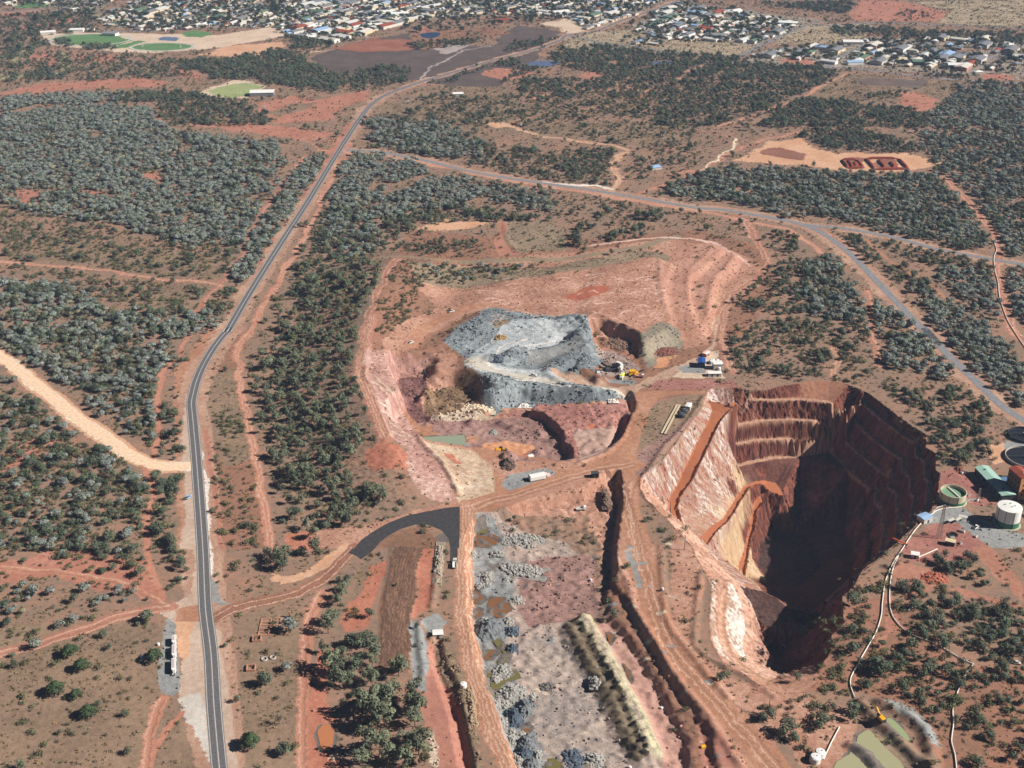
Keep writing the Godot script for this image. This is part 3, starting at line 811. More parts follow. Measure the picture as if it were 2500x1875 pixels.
func stones() -> Array:
	var out := []
	for k in 4:
		var r := RandomNumberGenerator.new(); r.seed = 60 + k
		var sm := SphereMesh.new(); sm.radius = 0.5; sm.height = 1.0; sm.radial_segments = 6; sm.rings = 2
		var A := sm.get_mesh_arrays(); var V: PackedVector3Array = A[Mesh.ARRAY_VERTEX]; var I: PackedInt32Array = A[Mesh.ARRAY_INDEX]
		var s := st(); var off := {}
		for q in V.size():
			var key := V[q].snapped(Vector3.ONE * 0.01)
			if not off.has(key): off[key] = r.randf_range(0.7, 1.25)
			V[q] *= off[key]
		for q in I:
			s.set_color(Color.WHITE); s.add_vertex(V[q])
		out.append(done(s))
		out[-1].surface_set_material(0, M.rock)
	return out
func loose_rocks():
	# stones and clods lying on the dug ground
	var S := stones(); var xf := [[], [], [], []]; var cols := [[], [], [], []]
	var D: PackedByteArray = veg.r.get_data(); var X := keep_off.get_data()
	var f := 440.0
	while f < 1330.0:
		f += 1.5
		var x := -300.0
		while x < 330.0:
			x += 1.5
			var u := rng.randf(); var z := rng.randf(); var a := x + rng.randf() * 1.5; var b := f + rng.randf() * 1.5
			var k := int((b - VF) / VS) * VW + int((a - VX) / VS)
			if D[k] == 0 or X[k] > 0: continue
			var clump := nz2.get_noise_2d(a * 0.5, b * 0.5)
			if u > D[k] / 255.0 * (1.0 + clump * 2.6): continue
			var v := int(u * 9999) & 3; var e := lerpf(0.35, 1.7, z * z * z) * (1.0 + D[k] / 300.0)
			xf[v].append(Transform3D(Basis.from_euler(Vector3(z * 9, u * 99, z * 31)) * Basis.from_scale(Vector3(e, e * 0.7, e * 1.1)), Vector3(a, at(a, b) + e * 0.12, -b)))
			var c: Color
			if b < 868.0: c = near_colours.get_pixel(clampi(int((a - hx[0]) / 0.42), 0, 1999), clampi(int((b - hf[0]) / 0.42), 0, 1142))
			else: c = mid_colours.get_pixel(clampi(int((a - hx[1]) / 0.64), 0, 1999), clampi(int((b - hf[1]) / 0.64), 0, 827))
			c = c.srgb_to_linear() * 0.8 * lerpf(0.72, 1.2, fmod(u * 77.0, 1.0)); c.a = 1.0
			cols[v].append(c)
	print("stones ", xf[0].size() * 4)
	for v in 4: stuff("rubble", S[v], xf[v], cols[v], "loose stones and clods strewn over the dug mine ground", "rubble")

func mill():
	tank("open_tank", "open-topped cream and green tank holding green water", 292.4, 692.9, 8.4, 7.5, M.tankcream, M.tankgreen, false)
	var o: Node3D = get_node("open_tank")
	var s := st(); lathe(s, Vector3(0, 5.2, 0), [Vector2(8.05, 0.0), Vector2(0, 0.02)], 48); part(o, "water", done(s), mat("tankwater", 112, 146, 118, 0.25))
	s = st(); bar(s, Vector3(-1, 5.5, -7.6), Vector3(3.2, 5.5, 7.2), 1.0); part(o, "walkway", done(s), M.offwhite)
	tank("closed_tank", "tall white tank with a pale domed lid and hatches", 318.9, 665.5, 7.6, 13.0, M.white, M.tankgreen, true)
	# thickeners: dark water in pale-walled round tanks
	for e in [[372.5, 779.5, 11.0, "dark round thickener tank on the grey yard, the farther one"], [363.2, 747.2, 15.0, "dark round thickener tank with a pale wall beside the mill"]]:
		var t := thing("thickener", e[3], "tank", e[0], e[1])
		s = st(); lathe(s, Vector3.ZERO, [Vector2(e[2] + 0.4, 0), Vector2(e[2] + 0.4, 2.2), Vector2(e[2], 2.2), Vector2(e[2], 0.3)], 40); part(t, "wall", done(s), M.darkgrey if e[2] < 13.0 else M.concrete)
		s = st(); lathe(s, Vector3(0, 0.9, 0), [Vector2(e[2], 0.0), Vector2(0, -0.1)], 40); part(t, "slurry", done(s), mat("slurry", 22, 26, 34, 0.7))
		s = st(); bar(s, Vector3(-e[2], 2.6, 0), Vector3(e[2], 2.6, 0), 0.5); part(t, "walkway", done(s), M.darkgrey)
		s = st(); cyl(s, Vector3(0, 1, 0), 1.2, 2.2, 16); part(t, "drive", done(s), M.grey)
	# mint-roofed mill hall and the tall clad tower
	var t := thing("mill_hall", "long low mill hall with a mint green roof", "building", 326.0, 709.5, atan2(-35.0, 5.2))
	s = st(); box(s, Vector3(0, 2.7, 0), Vector3(37, 5.4, 9.4)); part(t, "wall", done(s), M.darkgrey)
	s = st(); gable(s, 37, 9.4, 5.4, 1.0, 0.5); part(t, "roof", done(s), M.mint)
	s = st(); box(s, Vector3(4, 2.2, -7.6), Vector3(17, 4.4, 6)); part(t, "annexe_wall", done(s), M.darkgrey)
	s = st(); box(s, Vector3(4, 4.6, -7.8), Vector3(17.6, 0.3, 6.6)); part(t, "annexe_roof", done(s), M.roofblue)
	for k in 7:
		s = st(); box(s, Vector3(-15 + k * 5, 3.0, 4.74), Vector3(2.6, 1.6, 0.1)); part(t, "window", done(s), M.glass)
	for k in 3:
		s = st(); box(s, Vector3(-13 + k * 12.5, 6.5, 0.6), Vector3(0.9, 0.7, 0.9)); part(t, "vent", done(s), M.darkgrey)
	t = thing("mill_tower", "tall brown clad mill tower casting shade on the mint roof", "building", 338.5, 701.0, atan2(-13.0, 3.0))
	s = st(); box(s, Vector3(0, 8.5, 0), Vector3(14, 17, 9)); part(t, "wall", done(s), M.brownclad)
	s = st(); gable(s, 14, 9, 17, 1.2, 0.3); part(t, "roof", done(s), M.roofred)
	s = st(); box(s, Vector3(7.06, 8.5, 0), Vector3(0.1, 16.8, 8.8)); part(t, "end_cladding", done(s), M.tanclad)
	for i in 4:
		for k in 2:
			s = st(); box(s, Vector3(7.14, 4.0 + i * 3.6, -1.7 + k * 3.4), Vector3(0.08, 1.4, 1.1)); part(t, "window", done(s), M.glass)
	for i in 3:
		for k in 4:
			s = st(); box(s, Vector3(-5 + k * 3.4, 4.5 + i * 4.2, 4.55), Vector3(1.2, 1.4, 0.1)); part(t, "window", done(s), M.glass)
	s = st(); cyl(s, Vector3(3, 17.6, 1), 0.35, 3.2, 10); part(t, "flue", done(s), M.white)
	t = thing("screen_house", "tan screen house with small windows at the mill tower's foot", "building", 345.5, 693.0, atan2(-13.0, 3.0))
	s = st(); box(s, Vector3(0, 5, 0), Vector3(11, 10, 8)); part(t, "wall", done(s), M.tanclad)
	s = st(); gable(s, 11, 8, 10, 1.0, 0.3); part(t, "roof", done(s), M.roofred)
	for k in 3:
		s = st(); box(s, Vector3(-3 + k * 3, 6, -4.05), Vector3(1.1, 1.3, 0.1)); part(t, "window", done(s), M.glass)
	t = thing("conveyor", "sloping conveyor leaning on the mill tower", "conveyor", 338.0, 676.0, 1.45)
	s = st(); bar(s, Vector3(-9, 1.0, 0), Vector3(11, 9.5, 0), 1.4); part(t, "belt", done(s), M.tankcream)
	for k in 3:
		s = st(); bar(s, Vector3(-3 + k * 6, 0, -0.7), Vector3(-3 + k * 6, 3.4 + k * 2.5, -0.5), 0.25); bar(s, Vector3(-3 + k * 6, 0, 0.7), Vector3(-3 + k * 6, 3.4 + k * 2.5, 0.5), 0.25); part(t, "trestle", done(s), M.steel)
	shed("pump_hut", "pale blue roofed pump shelter on the pit's edge", 267, 669, 0.5, Vector3(7.5, 3.4, 6.5), M.paleblue, M.offwhite, 0.5, 1)
	gantry("lattice_mast", "slim steel lattice mast on the grey yard", 270.4, 649.5, 24.0, 1.3)
	gantry("lattice_mast", "short lattice mast beside the red slope behind the open tank", 310, 693.3, 9.0, 0.9)
	t = thing("shade_canopy", "white zigzag shade canopy edging the grey yard", "canopy", 287.4, 667.5, 0.2)
	for k in [[-4.2, 0.6, 0.35], [0.6, 0.5, 0.5], [5.0, -1.4, -0.7]]:
		s = st(); box(s, Vector3(k[0], 2.6, k[1]), Vector3(5.4, 0.16, 2.2), k[2]); part(t, "roof_panel", done(s), M.offwhite)
		s = st(); bar(s, Vector3(k[0] - 1.8, 0, k[1]), Vector3(k[0] - 1.8, 2.6, k[1]), 0.15); bar(s, Vector3(k[0] + 1.8, 0, k[1]), Vector3(k[0] + 1.8, 2.6, k[1]), 0.15); part(t, "post", done(s), M.steel)
	shed("site_hut", "cream flat-roofed hut on the red bank below the mast", 274.8, 641.6, -0.45, Vector3(5.6, 3.2, 3.4), M.cream, M.darkgrey, 0.25, 1)
	t = thing("shaft_collar", "dark round shaft collar in the red bank", "shaft", 280, 652)
	s = st(); lathe(s, Vector3.ZERO, [Vector2(3.3, 0), Vector2(3.3, 0.7), Vector2(2.9, 0.7), Vector2(2.9, -0.2)], 28); part(t, "ring", done(s), M.brownclad)
	s = st(); lathe(s, Vector3(0, 0.12, 0), [Vector2(2.9, 0.0), Vector2(0, 0.0)], 28); part(t, "cover", done(s), M.black)
	shed("cream_hut", "small white hut with a pale pipe leading to it", 248.7, 627.8, -0.3, Vector3(4.6, 3.0, 3.6), M.white, M.offwhite, 0.4, 1)
	tag(part(self, numbered("feed_pipe"), tube(on_ground([250.1, 626.8, 257.1, 631.1, 265.3, 636.2], 0.5), 0.35), M.pipe), "pale pipe running from the white hut", "pipe")
	t = thing("loading_boom", "orange steel boom jutting out over the pit's edge", "boom", 244.3, 642.9, 2.448)
	s = st(); bar(s, Vector3(-4, 1.0, 0), Vector3(5.5, 1.6, 0), 0.6); part(t, "boom", done(s), M.orange)
	s = st(); box(s, Vector3(-3.4, 0.6, 0), Vector3(1.6, 1.2, 1.2)); part(t, "base", done(s), M.darkgrey)
	# white pipelines
	for e in [
		["white pipeline along the pit's south-east edge, bending at its foot", [296.3, 684.7, 292.3, 683.9, 284.6, 682.4, 278.4, 680, 270.3, 672.2, 260, 660.6, 251.4, 648.5, 243.9, 636.9, 233.9, 621.9, 223.8, 602.7, 215.9, 580.6, 212.3, 569.3, 205.6, 554.8, 197.7, 542, 189.1, 528.4, 181.7, 515.9, 179.9, 509, 179.9, 499.7]],
		["white pipeline that curves east through the scrub to a corner", [240.1, 631.1, 231.6, 615, 225, 597.4, 219.7, 578.1, 219.1, 565.7, 223.9, 553.1, 235.5, 544.3, 246, 531.2, 251.1, 527]],
		["white pipeline that runs south among bushes from the corner", [251.1, 527, 243.4, 517.5, 234.3, 502.7, 228.3, 490.5, 225.5, 480.7, 220.5, 468.3, 219.2, 459, 216.6, 448.2]],
		["thin white pipeline beside the open tank's foot", [275, 678.5, 281.5, 684.7, 286.8, 685.5, 294, 685.2]],
		["pale pipe down the bank to the twin white tanks", [166.7, 478.2, 159.5, 466.4, 153.4, 455.4]],
		["black and white drain line along the far eastern red track", [492.2, 1189.8, 486.3, 1161, 475.8, 1137.9, 465.7, 1106.9, 457, 1073.1, 445.8, 1037, 435.2, 988.4, 431.2, 953.4, 428.7, 923.7]],
	]:
		tag(part(self, numbered("pipeline"), tube(on_ground(e[1], 0.55), 0.34 if e[0][0] != "t" else 0.22), M.pipe), e[0], "pipeline", "")
	# yard clutter beside the tank
	var k := 0
	for e in [[301.8, 692.1, 3, 1.2, 1.6, "white"], [304.1, 692.9, 2.4, 1.4, 1.2, "offwhite"], [306.6, 692.9, 1.2, 1.6, 3, "white"], [309.4, 692.5, 1, 1.6, 2.6, "white"], [305.9, 698.9, 2, 1.2, 1.6, "pinkwhite"], [310.3, 727.5, 2, 1.2, 1.4, "white"], [313.2, 728.8, 3, 1.3, 1.6, "offwhite"], [286.9, 655.7, 3.4, 1.4, 2, "offwhite"], [278.5, 648.8, 3, 1.0, 2, "cream"], [293.9, 649.9, 2.4, 1.2, 1.2, "pinkwhite"], [281.7, 642.4, 2.4, 1.2, 1.4, "pinkwhite"], [339.3, 695.7, 5, 2.4, 3, "offwhite"], [337.2, 698.1, 3, 2.4, 3, "white"]]:
		t = thing("plant_crate", ["white slatted crate west of a row of clutter by the open tank", "cream crate beside the white slatted crate", "narrow white bin on the clutter row", "narrow white bin under the short mast", "pinkish crate behind the clutter row", "white drum crate before the rubble heap", "cream trough before the rubble heap", "cream crate south of the zigzag canopy", "cream skip by the shaft collar", "pinkish crate near the yard's red edge", "pinkish crate beside the site hut", "cream bin at the mint hall's end", "white bin at the mint hall's end"][k], "crate", e[0], e[1], k * 0.8)
		s = st(); bevel(s, Vector3(0, e[3] / 2, 0), Vector3(e[2], e[3], e[4]), 0.1); part(t, "body", done(s), M[e[5]])
		s = st(); box(s, Vector3(0, e[3] + 0.06, 0), Vector3(e[2] * 0.8, 0.12, e[4] * 0.8)); part(t, "lid", done(s), M.grey)
		k += 1
func on_ground(pts: Array, lift: float) -> Array:
	var p := PackedVector2Array()
	for i in range(0, pts.size(), 2): p.append(Vector2(pts[i], pts[i + 1]))
	var out := []
	for q in smooth(p, 4.0): out.append(Vector3(q.x, at(q.x, q.y) + lift, -q.y))
	return out
func trackset(t: Node3D, l: float, w: float):
	for z in [-1, 1]:
		var s := st(); bevel(s, Vector3(0, 0.5, z * w / 2), Vector3(l, 1.0, 0.7), 0.3); part(t, "track", done(s), M.tyre)
func wheels(t: Node3D, spots: Array, r := 0.5, w := 0.35):
	for p in spots:
		var s := st(); cyl(s, Vector3(p[0], r, p[1] - w / 2), r, w, 14, Vector3(0, 0, 1)); var o := part(t, "wheel", done(s), M.tyre)
		s = st(); cyl(s, Vector3(p[0], r, p[1] + (w / 2 if p[1] > 0 else -w / 2 - 0.02)), r * 0.5, 0.03, 10, Vector3(0, 0, 1)); part(o, "hub", done(s), M.steel)
func plant():
	# crushing plant by the grey heap
	var t := thing("crushing_plant", "black mobile crushing plant with a curved white hood beside the grey heap", "crushing plant", 79.8, 887.5, 0.3)
	trackset(t, 8, 3.4)
	var s := st(); bevel(s, Vector3(0, 2.0, 0), Vector3(10, 2.2, 3.2), 0.3); part(t, "body", done(s), M.darkgrey)
	s = st(); bar(s, Vector3(-4, 2.4, 0), Vector3(-11, 5.2, 1.5), 1.2); part(t, "conveyor", done(s), M.black)
	s = st(); bar(s, Vector3(-2, 2.6, -1), Vector3(-6, 4.6, -7), 1.2); part(t, "conveyor", done(s), M.black)
	s = st(); box(s, Vector3(3.5, 4.0, 0), Vector3(4, 1.6, 4), 0, 1.35); part(t, "hopper", done(s), M.black)
	s = st()
	for i in 7:
		var a := -1.1 + i * 0.36; bar(s, Vector3(4.6 + cos(a) * 4.2, 3.6, sin(a) * 5.6), Vector3(4.6 + cos(a + 0.36) * 4.2, 3.6, sin(a + 0.36) * 5.6), 2.4)
	part(t, "hood", done(s), M.white)
	t = thing("generator", "lime yellow generator container beside the crushing plant", "generator", 87.5, 875.9, 1.2)
	s = st(); bevel(s, Vector3(0, 1.5, 0), Vector3(6, 3.0, 3.0), 0.15); part(t, "body", done(s), M.lime); s = st(); box(s, Vector3(0.5, 3.1, 0), Vector3(3, 0.3, 2)); part(t, "lid", done(s), M.offwhite)
	s = st(); bevel(s, Vector3(-4.2, 1.2, 0.8), Vector3(2.4, 2.4, 2.4), 0.2); part(t, "tank", done(s), M.offwhite)
	t = thing("white_bin", "small white bin at the crushing plant's west end", "bin", 68.2, 874.7, 0.4); s = st(); bevel(s, Vector3(0, 1.0, 0), Vector3(2.6, 2.0, 2.2), 0.15); part(t, "body", done(s), M.white); s = st(); box(s, Vector3(0, 2.05, 0), Vector3(2.2, 0.1, 1.8)); part(t, "lid", done(s), M.grey)
	t = thing("yellow_screen", "yellow tracked screening machine beside the haul road", "screening machine", 97.2, 879.1, 0.2)
	trackset(t, 6, 2.8)
	s = st(); bevel(s, Vector3(0, 2.2, 0), Vector3(8, 2.0, 3.0), 0.25); part(t, "body", done(s), M.yellow); s = st(); box(s, Vector3(-1, 4.0, 0), Vector3(4, 1.6, 3), 0, 1.3); part(t, "hopper", done(s), M.yellow); s = st(); bar(s, Vector3(3, 2.4, 0), Vector3(8, 4.4, 0), 1.0); part(t, "conveyor", done(s), M.darkgrey); s = st(); bar(s, Vector3(0, 2.4, 1), Vector3(0, 4.2, 5), 0.9); part(t, "conveyor", done(s), M.yellow)
	truck("flat_truck", "small pinkish-white tray truck parked by the yellow screen", 101.5, 875.1, -0.15, M.pinkwhite, M.pinkwhite, 7.0)
	# compound with blue shed
	shed("blue_shed", "deep blue shed in the fenced compound", 153.7, 896.2, 1.45, Vector3(9, 5.0, 5.5), M.blue, M.deepblue, 0.7, 1)
	shed("white_shed", "tall white box shed in the compound's east side", 166, 891.7, 0.05, Vector3(7.2, 5.2, 6.6), M.white, M.offwhite, 0.3, 1)
	shed("low_shed", "low white office at the compound's south side", 161.8, 878.3, 0.03, Vector3(10.5, 3.0, 4.4), M.white, M.offwhite, 0.3, 2)
	shed("pink_shed", "small pinkish lean-to at the compound's north corner", 160.4, 915.4, 0.9, Vector3(6, 2.8, 4), M.pinkwhite, M.brick, 0.4, 1)
	var i := 0
	for e in [[163.7, 902.6, 1.7], [161.8, 901.5, 1.2], [167.7, 903, 1.5], [167.4, 898.4, 1.3], [162.2, 899.2, 1.2], [166.8, 887.9, 1.4]]:
		t = thing("water_tank", ["larger white poly tank of the compound's back row", "smaller white poly tank west of the larger one", "white poly tank in the compound's back east corner", "white poly tank touching the tall white shed", "white poly tank before the back row", "white poly tank south of the tall white shed"][i], "tank", e[0], e[1]); i += 1
		s = st(); lathe(s, Vector3.ZERO, [Vector2(e[1 + 1], 0), Vector2(e[2], 2.2), Vector2(e[2] * 0.8, 2.6), Vector2(0, 2.8)], 20); part(t, "body", done(s), M.white); s = st(); cyl(s, Vector3(0, 2.75, 0), 0.3, 0.15, 10); part(t, "cap", done(s), M.darkgrey)
	fence("wire_fence", "wire fence round the compound with the blue shed", [146.9, 882, 165.3, 873.2, 171.9, 906.1, 168.9, 924.8, 162.9, 923.2], 2.0)
	# dark domed tanks and white cab on the brown island
	i = 0
	for e in [[127, 809.6, 2.9], [129.8, 815.9, 2.7]]:
		t = thing("dark_tank", ["black domed tank, southern one of two beside the pipe rack", "black domed tank next to the white cabin"][i], "tank", e[0], e[1]); i += 1
		s = st(); lathe(s, Vector3.ZERO, [Vector2(e[2], 0), Vector2(e[2], 2.6), Vector2(e[2] * 0.75, 3.2), Vector2(0, 3.5)], 24); part(t, "body", done(s), M.darkgrey); s = st(); cyl(s, Vector3(0, 3.4, 0), 0.5, 0.3, 12); part(t, "cap", done(s), M.grey)
	shed("white_cabin", "white cabin beside two black domed tanks", 133.9, 822.3, 1.2, Vector3(6.4, 3.4, 3.6), M.white, M.offwhite, 0.3, 1)
	for k in 2:
		var row := [[125.9, 827.7, 109.2, 783.1], [127.9, 827.3, 111.5, 782.1]][k] as Array
		t = thing("pipe_rack", ["low pale pipe rack, western of the pair on the brown island", "low pale pipe rack, eastern of the pair on the brown island"][k], "pipe rack", row[0], row[1])
		var d := Vector3(row[2] - row[0], 0, -(row[3] - row[1]))
		for m in 3:
			s = st(); bar(s, Vector3(m * 0.5 - 0.5, 0.7, 0), d + Vector3(m * 0.5 - 0.5, 0.7, 0), 0.4); part(t, "pipe", done(s), M.cream)
		for m in 7:
			s = st(); box(s, d * (m / 6.0) + Vector3(0, 0.25, 0), Vector3(1.8, 0.5, 0.3)); part(t, "sleeper", done(s), M.wood)
	# sheds of the mine yard
	t = thing("white_tanker", "long white covered trailer on the grey gravel pad", "trailer", 17.2, 720.0, 0.357)
	s = st(); bevel(s, Vector3(0, 2.3, 0), Vector3(11.4, 3.0, 4.6), 0.35); part(t, "body", done(s), M.white); s = st(); box(s, Vector3(0, 0.6, 0), Vector3(10.6, 0.5, 3.0)); part(t, "frame", done(s), M.darkgrey); wheels(t, [[-4, -1.8], [-2.6, -1.8], [-4, 1.8], [-2.6, 1.8], [3.5, -1.8], [3.5, 1.8]], 0.55, 0.5)
	s = st(); box(s, Vector3(6.6, 2.9, 0), Vector3(1.8, 0.2, 4.0)); bar(s, Vector3(6, 3, -2), Vector3(6, 5.2, -2), 0.15); bar(s, Vector3(7.2, 3, 1.8), Vector3(7.2, 4.6, 1.8), 0.15); part(t, "platform", done(s), M.pinkwhite)
	s = st(); box(s, Vector3(8.6, 1.0, -1.0), Vector3(2.4, 1.6, 2.2)); part(t, "ladder_box", done(s), M.pinkwhite)
	for e in [[7.5, 718.6, "dark sump lid on the gravel pad's west half"], [27.6, 728.2, "dark sump lid at the gravel pad's east end"]]:
		t = thing("sump", e[2], "sump", e[0], e[1], 0.9); s = st(); box(s, Vector3(0, 0.12, 0), Vector3(3.4, 0.24, 1.5)); part(t, "kerb", done(s), M.concrete); s = st(); box(s, Vector3(0, 0.22, 0), Vector3(3.0, 0.1, 1.1)); part(t, "lid", done(s), M.black)
	shed("weigh_hut", "white cabin on the grey bank beside the haul track", -41.6, 551.4, 0.1, Vector3(5.4, 2.8, 4.2), M.white, M.offwhite, 0.3, 1)
	shed("dark_hut", "black open shelter under the haul road loop", 56.9, 723.3, 0.2, Vector3(4.6, 3.4, 3.2), M.darkgrey, M.black, 0.3, 1)
	# twin white tanks at the ponds
	i = 0
	for e in [[152, 457.9, 2.6], [148.9, 454.5, 2.7]]:
		t = thing("twin_tank", ["white poly tank, eastern of a pair above the ponds", "white poly tank, western of a pair above the ponds"][i], "tank", e[0], e[1]); i += 1
		s = st(); lathe(s, Vector3.ZERO, [Vector2(e[2], 0), Vector2(e[2], 3.2), Vector2(e[2] * 0.8, 3.7), Vector2(0, 4.0)], 24); part(t, "body", done(s), M.white); s = st(); cyl(s, Vector3(0.8, 3.7, 0), 0.4, 0.4, 12); part(t, "hatch", done(s), M.grey)
	t = thing("round_tank", "small round white tank at the haul track's edge", "tank", -25.9, 509.2); s = st(); lathe(s, Vector3.ZERO, [Vector2(1.9, 0), Vector2(1.9, 2.0), Vector2(1.5, 2.4), Vector2(0, 2.6)], 20); part(t, "body", done(s), M.white); s = st(); cyl(s, Vector3(0, 2.5, 0), 0.3, 0.2, 10); part(t, "cap", done(s), M.grey)
func fence(n: String, label: String, q: Array, h: float):
	var t := thing(n, label, "fence", q[0], q[1])
	var p := PackedVector2Array()
	for i in range(0, q.size(), 2): p.append(Vector2(q[i], q[i + 1]))
	for i in p.size() - 1:
		var n_ := maxi(1, int(p[i].distance_to(p[i + 1]) / 4.0))
		for k in n_:
			var e := p[i].lerp(p[i + 1], float(k) / n_) - p[0]; var e2 := p[i].lerp(p[i + 1], float(k + 1) / n_) - p[0]
			var s := st(); bar(s, Vector3(e.x, 0, -e.y), Vector3(e.x, h, -e.y), 0.12); part(t, "post", done(s), M.steel)
			s = st()
			for r in [0.4, 1.1, 1.9]: bar(s, Vector3(e.x, r, -e.y), Vector3(e2.x, r, -e2.y), 0.05)
			part(t, "wire", done(s), M.steel)
func car(n: String, label: String, x: float, f: float, turn: float, paint, tray := true):
	var t := thing(n, label, "ute" if tray else "car", x, f, turn)
	var s := st(); bevel(s, Vector3(0, 0.75, 0), Vector3(5.0, 0.8, 1.9), 0.18); part(t, "body", done(s), paint)
	s = st(); box(s, Vector3(0.3 if tray else -0.2, 1.45, 0), Vector3(2.0 if tray else 2.8, 0.7, 1.7), 0, 0.82); part(t, "window", done(s), M.glass)
	s = st(); box(s, Vector3(0.3 if tray else -0.2, 1.84, 0), Vector3(1.5 if tray else 2.2, 0.1, 1.4)); part(t, "roof", done(s), paint)
	if tray:
		s = st(); box(s, Vector3(-1.6, 1.2, 0), Vector3(1.7, 0.12, 1.7)); part(t, "tray", done(s), M.darkgrey)
	wheels(t, [[1.6, 0.85], [1.6, -0.85], [-1.6, 0.85], [-1.6, -0.85]], 0.38, 0.25)
	for z in [-0.6, 0.6]:
		s = st(); box(s, Vector3(2.5, 0.85, z), Vector3(0.06, 0.18, 0.35)); part(t, "headlight", done(s), M.offwhite)
func truck(n: String, label: String, x: float, f: float, turn: float, cab, bed, l := 8.0):
	var t := thing(n, label, "truck", x, f, turn)
	var s := st(); box(s, Vector3(0, 0.9, 0), Vector3(l, 0.3, 1.8)); part(t, "chassis", done(s), M.darkgrey)
	s = st(); bevel(s, Vector3(l / 2 - 1.0, 2.0, 0), Vector3(2.0, 2.2, 2.4), 0.25); part(t, "cab", done(s), cab)
	s = st(); box(s, Vector3(l / 2 + 0.02, 2.4, 0), Vector3(0.08, 0.9, 2.1)); part(t, "windscreen", done(s), M.glass)
	s = st(); box(s, Vector3(-1.2, 1.3, 0), Vector3(l - 2.8, 0.3, 2.5)); box(s, Vector3(-1.2, 1.9, 1.2), Vector3(l - 2.8, 0.9, 0.1)); box(s, Vector3(-1.2, 1.9, -1.2), Vector3(l - 2.8, 0.9, 0.1)); box(s, Vector3(l / 2 - 2.6, 1.9, 0), Vector3(0.1, 0.9, 2.4)); part(t, "tray", done(s), bed)
	wheels(t, [[l / 2 - 1.2, 1.0], [l / 2 - 1.2, -1.0], [-l / 2 + 1.2, 1.0], [-l / 2 + 1.2, -1.0], [-l / 2 + 2.4, 1.0], [-l / 2 + 2.4, -1.0]], 0.5, 0.35)
func digger(label: String, x: float, f: float, turn: float, arm: float):
	var t := thing("excavator", label, "excavator", x, f, turn)
	trackset(t, 4.6, 2.6)
	var s := st(); bevel(s, Vector3(-0.4, 1.9, 0), Vector3(4.4, 1.5, 2.8), 0.25); part(t, "body", done(s), M.yellow)
	s = st(); bevel(s, Vector3(1.2, 2.9, -0.8), Vector3(1.6, 1.7, 1.2), 0.15); part(t, "cab", done(s), M.glass)
	s = st(); box(s, Vector3(-2.3, 1.9, 0), Vector3(0.9, 1.3, 2.6)); part(t, "counterweight", done(s), M.darkgrey)
	s = st(); bar(s, Vector3(1.4, 2.2, 0.3), Vector3(4.6, 4.8, 0.3), 0.65); part(t, "boom", done(s), M.yellow)
	s = st(); bar(s, Vector3(4.6, 4.8, 0.3), Vector3(4.6 + arm, 2.6, 0.3), 0.5); part(t, "stick", done(s), M.yellow)
	s = st(); box(s, Vector3(4.7 + arm, 1.9, 0.3), Vector3(1.2, 1.2, 1.3), 0, 0.8); part(t, "bucket", done(s), M.darkgrey)
